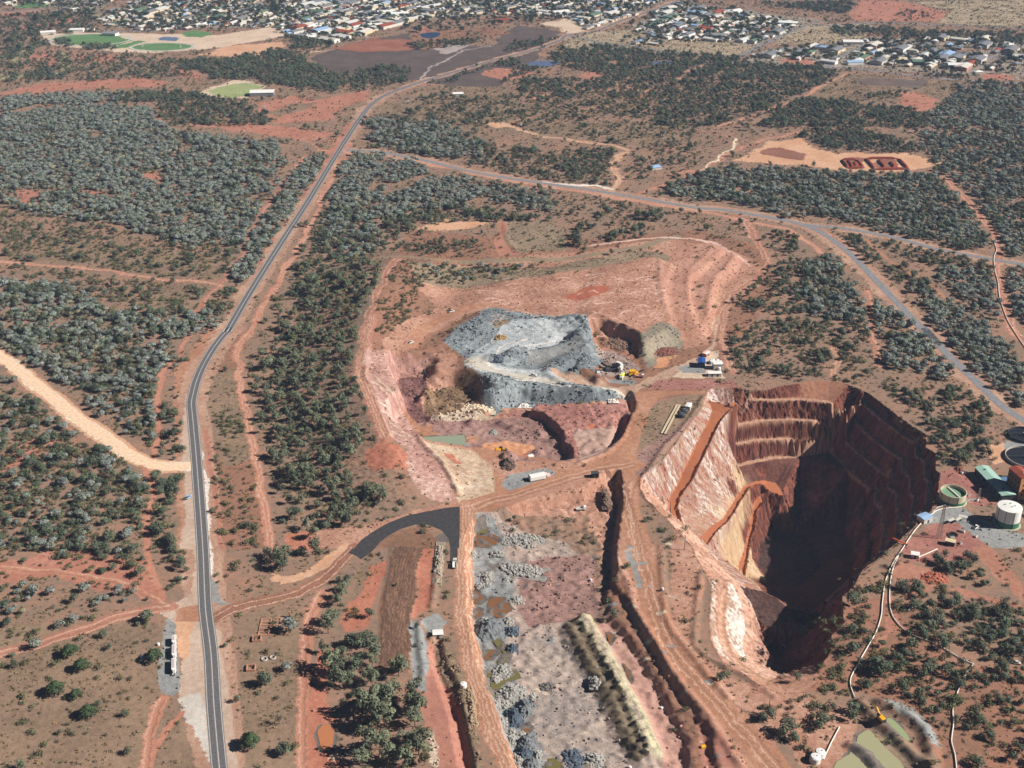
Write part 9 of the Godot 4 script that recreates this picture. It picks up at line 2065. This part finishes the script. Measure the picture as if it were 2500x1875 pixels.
func extra_plants() -> Array:
	if not extra_made.is_empty(): return extra_made
	x_("g", -274.3, 533.5, 0.56)
	x_("g", -208.9, 564.5, 1.19)
	x_("g", -228.7, 550.1, 0.75)
	x_("g", -223.1, 539.7, 0.75)
	x_("g", -255.6, 581.9, 1.00)
	x_("g", -159.3, 541.8, 0.44)
	x_("g", -130.7, 510.1, 1.25)
	x_("g", -112.3, 459, 1.12)
	x_("g", -204.6, 472, 0.38)
	x_("g", -228.7, 473.5, 0.56)
	x_("g", -213.5, 584.4, 0.38)
	x_("m", -263.7, 540.8, 1.19)
	x_("m", -241.6, 579.3, 0.75)
	x_("m", -290.3, 596.1, 1.00)
	x_("m", -281.7, 589.6, 1.25)
	x_("m", -277.6, 630.4, 0.75)
	x_("m", -289.4, 571.8, 0.88)
	x_("m", -282.4, 571.8, 0.75)
	x_("m", -287.3, 562, 0.75)
	x_("m", -295.1, 576.8, 0.75)
	x_("g", -81.7, 568.1, 1.12)
	x_("g", -131.1, 510.1, 1.31)
	x_("g", -114.1, 459, 1.00)
	x_("g", -68.9, 597.4, 0.38)
	x_("g", -98.7, 601.4, 0.75)
	x_("m", -125.5, 554.8, 1.62)
	x_("m", -121.7, 521.8, 1.25)
	x_("e", -99.4, 593.5, 0.83)
	x_("e", -100, 585.7, 0.90)
	x_("e", -101.5, 579.3, 0.83)
	x_("e", -100, 566.9, 0.75)
	x_("e", -103.2, 562, 1.12)
	x_("e", -103.6, 553.6, 1.20)
	x_("e", -103.5, 601.4, 0.60)
	x_("e", -104.2, 536.3, 0.75)
	x_("e", -93.5, 532.9, 0.90)
	x_("e", -75.9, 525.1, 1.05)
	x_("e", -97.9, 521.8, 1.42)
	x_("e", -93.1, 518.6, 1.35)
	x_("e", -94.9, 510.1, 1.35)
	x_("e", -89, 508, 1.20)
	x_("e", -74.2, 509, 1.27)
	x_("e", -76.8, 513.2, 0.90)
	x_("e", -60.8, 517.5, 1.42)
	x_("e", -58.9, 520.8, 1.05)
	x_("e", -72.4, 490.5, 1.72)
	x_("e", -75.3, 485.6, 1.65)
	x_("e", -65.7, 493.6, 1.50)
	x_("e", -68.8, 475.9, 1.72)
	x_("e", -65.2, 480.7, 1.50)
	x_("e", -66.1, 497.6, 1.35)
	x_("e", -52.1, 497.6, 1.35)
	x_("e", -48.6, 486.6, 1.50)
	x_("e", -49.4, 478.7, 1.42)
	x_("e", -52.3, 490.5, 1.20)
	x_("e", -69.8, 459, 1.65)
	x_("e", -65.6, 462.7, 1.35)
	x_("e", -60.1, 453.6, 1.50)
	x_("e", -46.1, 459, 1.50)
	x_("e", -50.4, 464.5, 1.27)
	x_("e", -52.1, 451.8, 1.35)
	x_("e", -61.7, 503.8, 1.05)
	x_("e", -73, 451.8, 1.20)
	x_("e", -43, 451.8, 1.05)
	x_("e", -139.1, 613.6, 1.42)
	x_("e", -143.7, 621.9, 1.12)
	x_("e", -139.7, 627.6, 1.05)
	x_("e", -122, 630.4, 1.12)
	x_("g", -87.1, 540.8, 1.50)
	x_("g", -81.4, 543.1, 1.50)
	x_("g", -76.9, 543.1, 1.25)
	x_("g", -90.3, 543.1, 1.25)
	x_("g", -75.9, 532.9, 1.38)
	x_("g", -84.9, 521.8, 1.50)
	x_("g", -82.5, 526.2, 1.25)
	x_("g", -86.9, 514.3, 1.00)
	x_("e", -92.7, 689.1, 1.42)
	x_("e", -88.6, 692.3, 1.20)
	x_("e", -96.6, 692.3, 1.05)
	x_("e", -119.6, 699, 1.50)
	x_("e", -144.3, 726.5, 1.35)
	x_("e", -147, 709.1, 1.35)
	x_("e", -130, 730, 1.20)
	x_("e", -112.4, 737.2, 1.05)
	x_("e", -140.9, 669.9, 1.20)
	x_("e", -125.7, 648.5, 1.05)
	x_("e", -131.3, 657.6, 1.05)
	x_("g", 198.8, 579.3, 1.38)
	x_("g", 152.8, 514.3, 0.88)
	x_("g", 187.3, 506.9, 0.88)
	x_("g", 205.1, 542, 0.88)
	x_("g", 197.7, 519.7, 1.50)
	x_("g", 201.9, 521.8, 1.25)
	x_("g", 193.8, 518.6, 1.12)
	x_("g", 132.9, 484.6, 1.12)
	x_("g", 127.8, 482.6, 0.88)
	x_("g", 158.7, 480.7, 1.00)
	x_("g", 155.2, 476.8, 1.12)
	x_("g", 141.2, 468.3, 1.00)
	x_("g", 175.9, 489.5, 1.12)
	x_("g", -90, 1811.2, 1.25)
	x_("g", 67.8, 1199.6, 1.75)
	x_("g", 72.3, 1219.8, 1.25)
	x_("g", 66.4, 1170.5, 2.00)
	x_("g", 63.9, 1189.8, 1.25)
	x_("g", 101.9, 1269.9, 1.62)
	x_("g", 95.6, 1256.4, 1.25)
	x_("g", 127.2, 1209.6, 1.62)
	x_("g", 112.9, 1204.6, 1.50)
	x_("g", 101.9, 1194.7, 1.25)
	x_("g", 132.7, 1194.7, 1.25)
	x_("g", 141.6, 1251, 1.75)
	x_("g", 150.5, 1251, 1.88)
	x_("g", 135.4, 1261.8, 1.50)
	x_("g", 23.6, 1485.6, 1.75)
	x_("g", 28.1, 1507.3, 1.25)
	x_("g", 74.9, 1525.9, 1.00)
	x_("g", -49.6, 1592, 1.62)
	x_("g", 89.1, 1600.1, 1.12)
	return extra_made
func lone_trees() -> Array: return [[-130.6, 464.7, 0.92, "large dense green tree beside the highway, casting a round shadow"], [-242.7, 534.2, 0.85, "broad green tree in dry grass, northern and larger of two close together"], [-232.5, 522.6, 0.8, "round green tree just south of the broader one in dry grass"], [-195.9, 530.3, 0.85, "broad green tree overhanging a white car by the lay-by"], [-218.1, 486.3, 0.8, "round green tree alone in the dry grass, south of a pair"], [-240.3, 503.5, 0.9, "dark green tree with a dead white pole in its crown"], [-229.1, 500.4, 0.62, "smaller round tree just east of the one with the dead pole"]]
func dead_trees() -> Array: return [[-119, 480.7, "bare dead tree leaning over dry grass by the fence track"], [-224.4, 592.8, "thin bare tree at the pale track north of the lay-by"], [232.2, 591.5, "pale dry yellow-leaved tree between the two pipelines"], [233.2, 616.3, "bare bush on the pit rim path"], [-94, 525.1, "bare grey tree among the gum trees"]]
func landmarks() -> Array:
	var l := []
	l.append(["beside the white trailers", -184.9, 532.9])
	l.append(["by the lay-by's south end", -180.9, 503.8])
	l.append(["near the pale track fork", -179.1, 464.5])
	l.append(["along the red track in the dry field", -262.6, 543.1])
	l.append(["in the dry south-west field", -238.7, 493.6])
	l.append(["near the orange track west of the highway", -252.3, 606.8])
	l.append(["at the field junction west of the highway", -203.3, 584.4])
	l.append(["in the far south-west corner of the field", -244.1, 459.9])
	l.append(["at the mine turn-off", -173.2, 593.5])
	l.append(["by the brick footings", -133.8, 554.8])
	l.append(["by the white concrete rings", -133.5, 531.8])
	l.append(["along the service track east of the footings", -108.7, 493.6])
	l.append(["in the dry strip east of the highway", -128, 473.9])
	l.append(["by the orange puddle under the gums", -94.3, 473.9])
	l.append(["at the head of the gum row", -99.8, 590.9])
	l.append(["in the gum row beside the red track", -102.5, 557.2])
	l.append(["in the dense gum clump by the furrows", -84.3, 536.3])
	l.append(["in the gum clump at its western edge", -96.2, 514.3])
	l.append(["in the southern gum clump", -69.6, 483.6])
	l.append(["at the furrows' foot", -59.9, 516.4])
	l.append(["on the eastern side of the southern gum clump", -49.9, 485.6])
	l.append(["at the very south of the gum clump", -58.9, 455.4])
	l.append(["by the pale side track near the asphalt", -139.1, 613.6])
	l.append(["where the pale road meets the highway", -238.1, 726.5])
	l.append(["below the pale road", -279.4, 726.5])
	l.append(["south of the pale road, midway", -323.6, 763.2])
	l.append(["at the pale road's western end", -391, 857.2])
	l.append(["in the thick green belt by the sandy track", -296, 692.3])
	l.append(["in the green belt beside the highway verge", -229.5, 692.3])
	l.append(["in the western thicket", -324.1, 684.2])
	l.append(["on the sandy bare patch", -258.2, 684.2])
	l.append(["north of the pale road", -346.1, 880.6])
	l.append(["between sandy track and highway", -252.7, 792.7])
	l.append(["in the grey wood at the pale road", -398.1, 922.8])
	l.append(["west of the curved sandy track", -282, 802.9])
	l.append(["on the strip beside the white-edged highway", -188.6, 709.1])
	l.append(["on the strip beside the highway bend", -222, 824])
	l.append(["at the long dump's south foot", -118.7, 692.3])
	l.append(["at the lone bush mound by the asphalt", -92.5, 687.4])
	l.append(["low on the long dump", -147, 709.1])
	l.append(["on the long dump's lower slope", -130.1, 744.5])
	l.append(["on the long dump beside the brown crest road", -121.9, 792.7])
	l.append(["midway up the long dump", -157.8, 802.9])
	l.append(["on the long dump's narrow part", -140.1, 857.2])
	l.append(["high on the long dump", -168.1, 905])
	l.append(["on the long dump's northern shoulder", -161.1, 963.7])
	l.append(["at the long dump's northern end", -158.2, 1056.8])
	l.append(["at the red dump's western foot", -101.5, 1017.9])
	l.append(["by the twin white tanks", 142.8, 466.4])
	l.append(["along the timber poles above the ponds", 136.1, 483.6])
	l.append(["at the pipeline bend", 180.2, 495.6])
	l.append(["between the two pipelines", 205.1, 536.3])
	l.append(["on the pit's south-east rim", 180.3, 525.1])
	l.append(["at the pit's dark south corner", 158.8, 505.9])
	l.append(["beside the western pipeline near the pit rim", 207, 578.1])
	l.append(["under the curving pipeline", 219.8, 536.3])
	l.append(["north of the curving pipeline", 243.5, 565.7])
	l.append(["by the pipeline corner", 249.1, 525.1])
	l.append(["along the southern pipeline", 229.8, 498.6])
	l.append(["in the thicket west of the southern pipeline", 212.9, 488.5])
	l.append(["in the thicket east of the southern pipeline", 254.4, 509])
	l.append(["in the far south-east corner", 237.4, 459.9])
	l.append(["by the grey pond bank", 212.4, 469.2])
	l.append(["in the eastern thicket by the red tracks", 272, 559.6])
	l.append(["by the white hut", 260.9, 621.9])
	l.append(["on the red slope among the tracks", 279.4, 604.1])
	l.append(["by the open green tank", 276.7, 687])
	l.append(["at the white tank", 306.8, 685.5])
	l.append(["above the mint-roofed hall", 329.3, 752.5])
	l.append(["on the pit's east rim", 302.5, 763.2])
	l.append(["in the wood above the pit's east rim", 333.2, 792.7])
	l.append(["on the flat north of the pit", 228.1, 905])
	l.append(["beside the bright eastern road", 337, 868.8])
	return l
func pile_list() -> Array:
	var l := []
	l.append(["smooth blue-grey gravel mound beside the largest orange pool", -14, 565.5, 9.2, 9.2, 6, 0.0, [110, 114, 116], 0.15])
	l.append(["small round dark gravel mound beside the olive pool", 0, 548.5, 3, 4.1, 2.6, 0.0, [78, 88, 98], 0.3])
	l.append(["grey rubble heap standing in the olive pool", -5.3, 529, 5.1, 6.1, 2.5, 0.0, [142, 140, 134], 1])
	l.append(["pale grey blocky rubble at the head of the long spoil row", 0.2, 510.7, 8.2, 8, 3.2, 0.0, [142, 140, 134], 1])
	l.append(["blue-grey gravel mound of the spoil row beside the pale blocky rubble", 7.2, 500.4, 5.6, 7.2, 5, 0.0, [110, 114, 116], 0.35])
	l.append(["dark blue-grey gravel mound in the middle of the spoil row", 0.9, 492.3, 5.2, 8.1, 4.5, 0.0, [78, 88, 98], 0.4])
	l.append(["pale rubble band on the west flank of the spoil row", -0.5, 477.6, 3.7, 8.2, 3, 0.0, [142, 140, 134], 1])
	l.append(["large blue-grey gravel mound beside the small orange pool", 7.6, 473.8, 5.8, 7.2, 5, 0.0, [110, 114, 116], 0.3])
	l.append(["dark gravel mound south of the large blue-grey one", 5.5, 466.3, 5, 5.6, 4.5, 0.0, [78, 88, 98], 0.4])
	l.append(["pale rubble at the south end of the spoil row", 2.8, 460.8, 4.3, 6, 3, 0.0, [142, 140, 134], 1])
	l.append(["blue-grey mound at the very south end of the spoil row", 8.8, 459, 4.3, 5.5, 4.5, 0.0, [110, 114, 116], 0.3])
	l.append(["elongated grey rubble heap of sharp blocks on the stage floor", 6.7, 622.7, 13.1, 6.3, 2.2, -0.25, [142, 140, 134], 1.1])
	l.append(["dark grey rubble heap at the stage floor's south side", 30.5, 463.5, 7.3, 7, 3, 0.0, [78, 88, 98], 1.1])
	l.append(["pale grey rubble heap beside the dark one at the south side", 41.1, 461.7, 5, 5.5, 2.6, 0.0, [142, 140, 134], 1.1])
	l.append(["small grey rubble heap beside the largest orange pool", 2.9, 593.1, 4.8, 4.6, 2.4, 0.0, [142, 140, 134], 1])
	l.append(["little dark rubble heap above the round gravel mound", 0.1, 563.7, 3.1, 3.6, 1.8, 0.0, [78, 88, 98], 0.9])
	l.append(["scattered dark boulders in the middle of the stage floor", 18.5, 517.1, 4, 3.2, 1.2, 0.0, [96, 90, 86], 1])
	l.append(["grey rubble slab heap at the foot of the brown ridge", 45.4, 517.1, 3.2, 4.3, 2.2, 0.0, [142, 140, 134], 1])
	l.append(["dark rubble tongue beside the olive puddle", -14.9, 615.7, 3.7, 6.9, 2.0, 0.0, [142, 140, 134], 1])
	l.append(["grey broken rock heap near the orange puddle at the stage head", 6.8, 655.8, 13.7, 7.6, 2.4, 0.0, [142, 140, 134], 1])
	l.append(["brown and black boulder heap north of the gravel pad", -2.8, 740.6, 5.1, 9.2, 4, 0, [96, 78, 70], 1.2])
	l.append(["reddish boulder field along the haul road under the olive bank", 124.4, 922.8, 12, 7.6, 2.2, 0.3, [120, 78, 66], 1.2])
	l.append(["red rubble mound west of the mint hall", 310.9, 732.2, 2.9, 4.8, 2.2, 0, [140, 92, 74], 1])
	l.append(["pale red spoil heap among bushes east of the pipelines", 254.4, 606.1, 8.8, 6.1, 3, 0, [168, 104, 82], 0.5])
	l.append(["small grey gravel heap on the pit floor north of the loader", -14, 801.7, 3, 3.7, 1.6, 0, [142, 140, 134], 0.5])
	l.append(["black spoil block on the grey heap's road", -12.1, 901.8, 4.1, 5.2, 2.5, 0, [78, 88, 98], 1])
	l.append(["brown weathered clods on the grey heap's north bank", -9.8, 944.2, 6.1, 5.7, 2.6, 0, [150, 124, 84], 0.8])
	l.append(["brown rubble of the cut under the red dump", 90.7, 939.9, 14.1, 12.2, 2.4, -0.4, [112, 88, 74], 1.2])
	l.append(["pale rock rubble at the gully's foot, white and grey", -27.8, 837.4, 12.3, 7.7, 3, 0, [196, 180, 156], 1])
	l.append(["white lime heap at the foot of the blue-grey tip", 9.8, 844.2, 4.1, 3.4, 0.9, 0, [226, 220, 210], 0.4])
	l.append(["white lime heap at the tip's east end", 78.3, 836.6, 3.4, 2.8, 0.8, 0, [216, 206, 196], 0.5])
	l.append(["brown rubble along the stage head bank", 63.3, 701.5, 2.7, 10.1, 2.4, 0, [110, 90, 76], 1.2])
	l.append(["grey broken rock strip beside the haul track hut", -44.7, 620.5, 2.4, 18.6, 1.6, 0, [150, 138, 122], 1])
	l.append(["tan broken rock along the track under the white round tank", -20.6, 493.6, 2.1, 17, 1.6, 0.1, [150, 128, 104], 1])
	l.append(["grey rubble scatter beside the western haul track, by the olive puddle", -19.2, 606.9, 2.4, 3.4, 1.4, 0.0, [142, 140, 134], 1])
	l.append(["grey stones at the stage head beside the orange puddle", -25, 640.4, 2.1, 4.4, 1.4, 0.0, [142, 140, 134], 1])
	l.append(["grey rubble north of the small olive puddle", -9, 640.4, 3.8, 2.9, 1.4, 0.0, [142, 140, 134], 1])
	l.append(["grey stones below the sharp-block heap", -3.1, 613.7, 2.4, 5.5, 1.4, 0.0, [142, 140, 134], 1])
	l.append(["pale stones at the smooth mound's north foot", -16.1, 573.4, 2.7, 3.1, 1.4, 0.0, [142, 140, 134], 1])
	l.append(["grey rubble right of the smooth mound", -2.1, 573.4, 2.7, 3.7, 1.4, 0.0, [142, 140, 134], 1])
	l.append(["stones between the olive pool and the spoil row", -9.2, 522.5, 2.2, 2.7, 1.4, 0.0, [142, 140, 134], 1])
	l.append(["rubble filling the spoil row's narrow waist", -3.4, 503.5, 2.5, 3.1, 1.4, 0.0, [142, 140, 134], 1])
	l.append(["pale stones on the spoil row's outer edge", -8.3, 500.4, 2.1, 4.1, 1.4, 0.0, [142, 140, 134], 1])
	l.append(["pale rubble strip beside the track, midway along the spoil row", -4.6, 483.4, 2.1, 4.4, 1.4, 0.0, [142, 140, 134], 1])
	l.append(["grey stones just north of the small orange pool", 4.3, 479.5, 2.4, 2.9, 1.4, 0.0, [142, 140, 134], 1])
	l.append(["grey stones beyond the spoil row's south end", 12.9, 466.3, 2, 2.8, 1.4, 0.0, [142, 140, 134], 1])
	l.append(["grey stones east of the pale blocky rubble", 10.9, 508.6, 2.1, 3.1, 1.4, 0.0, [142, 140, 134], 1])
	return l
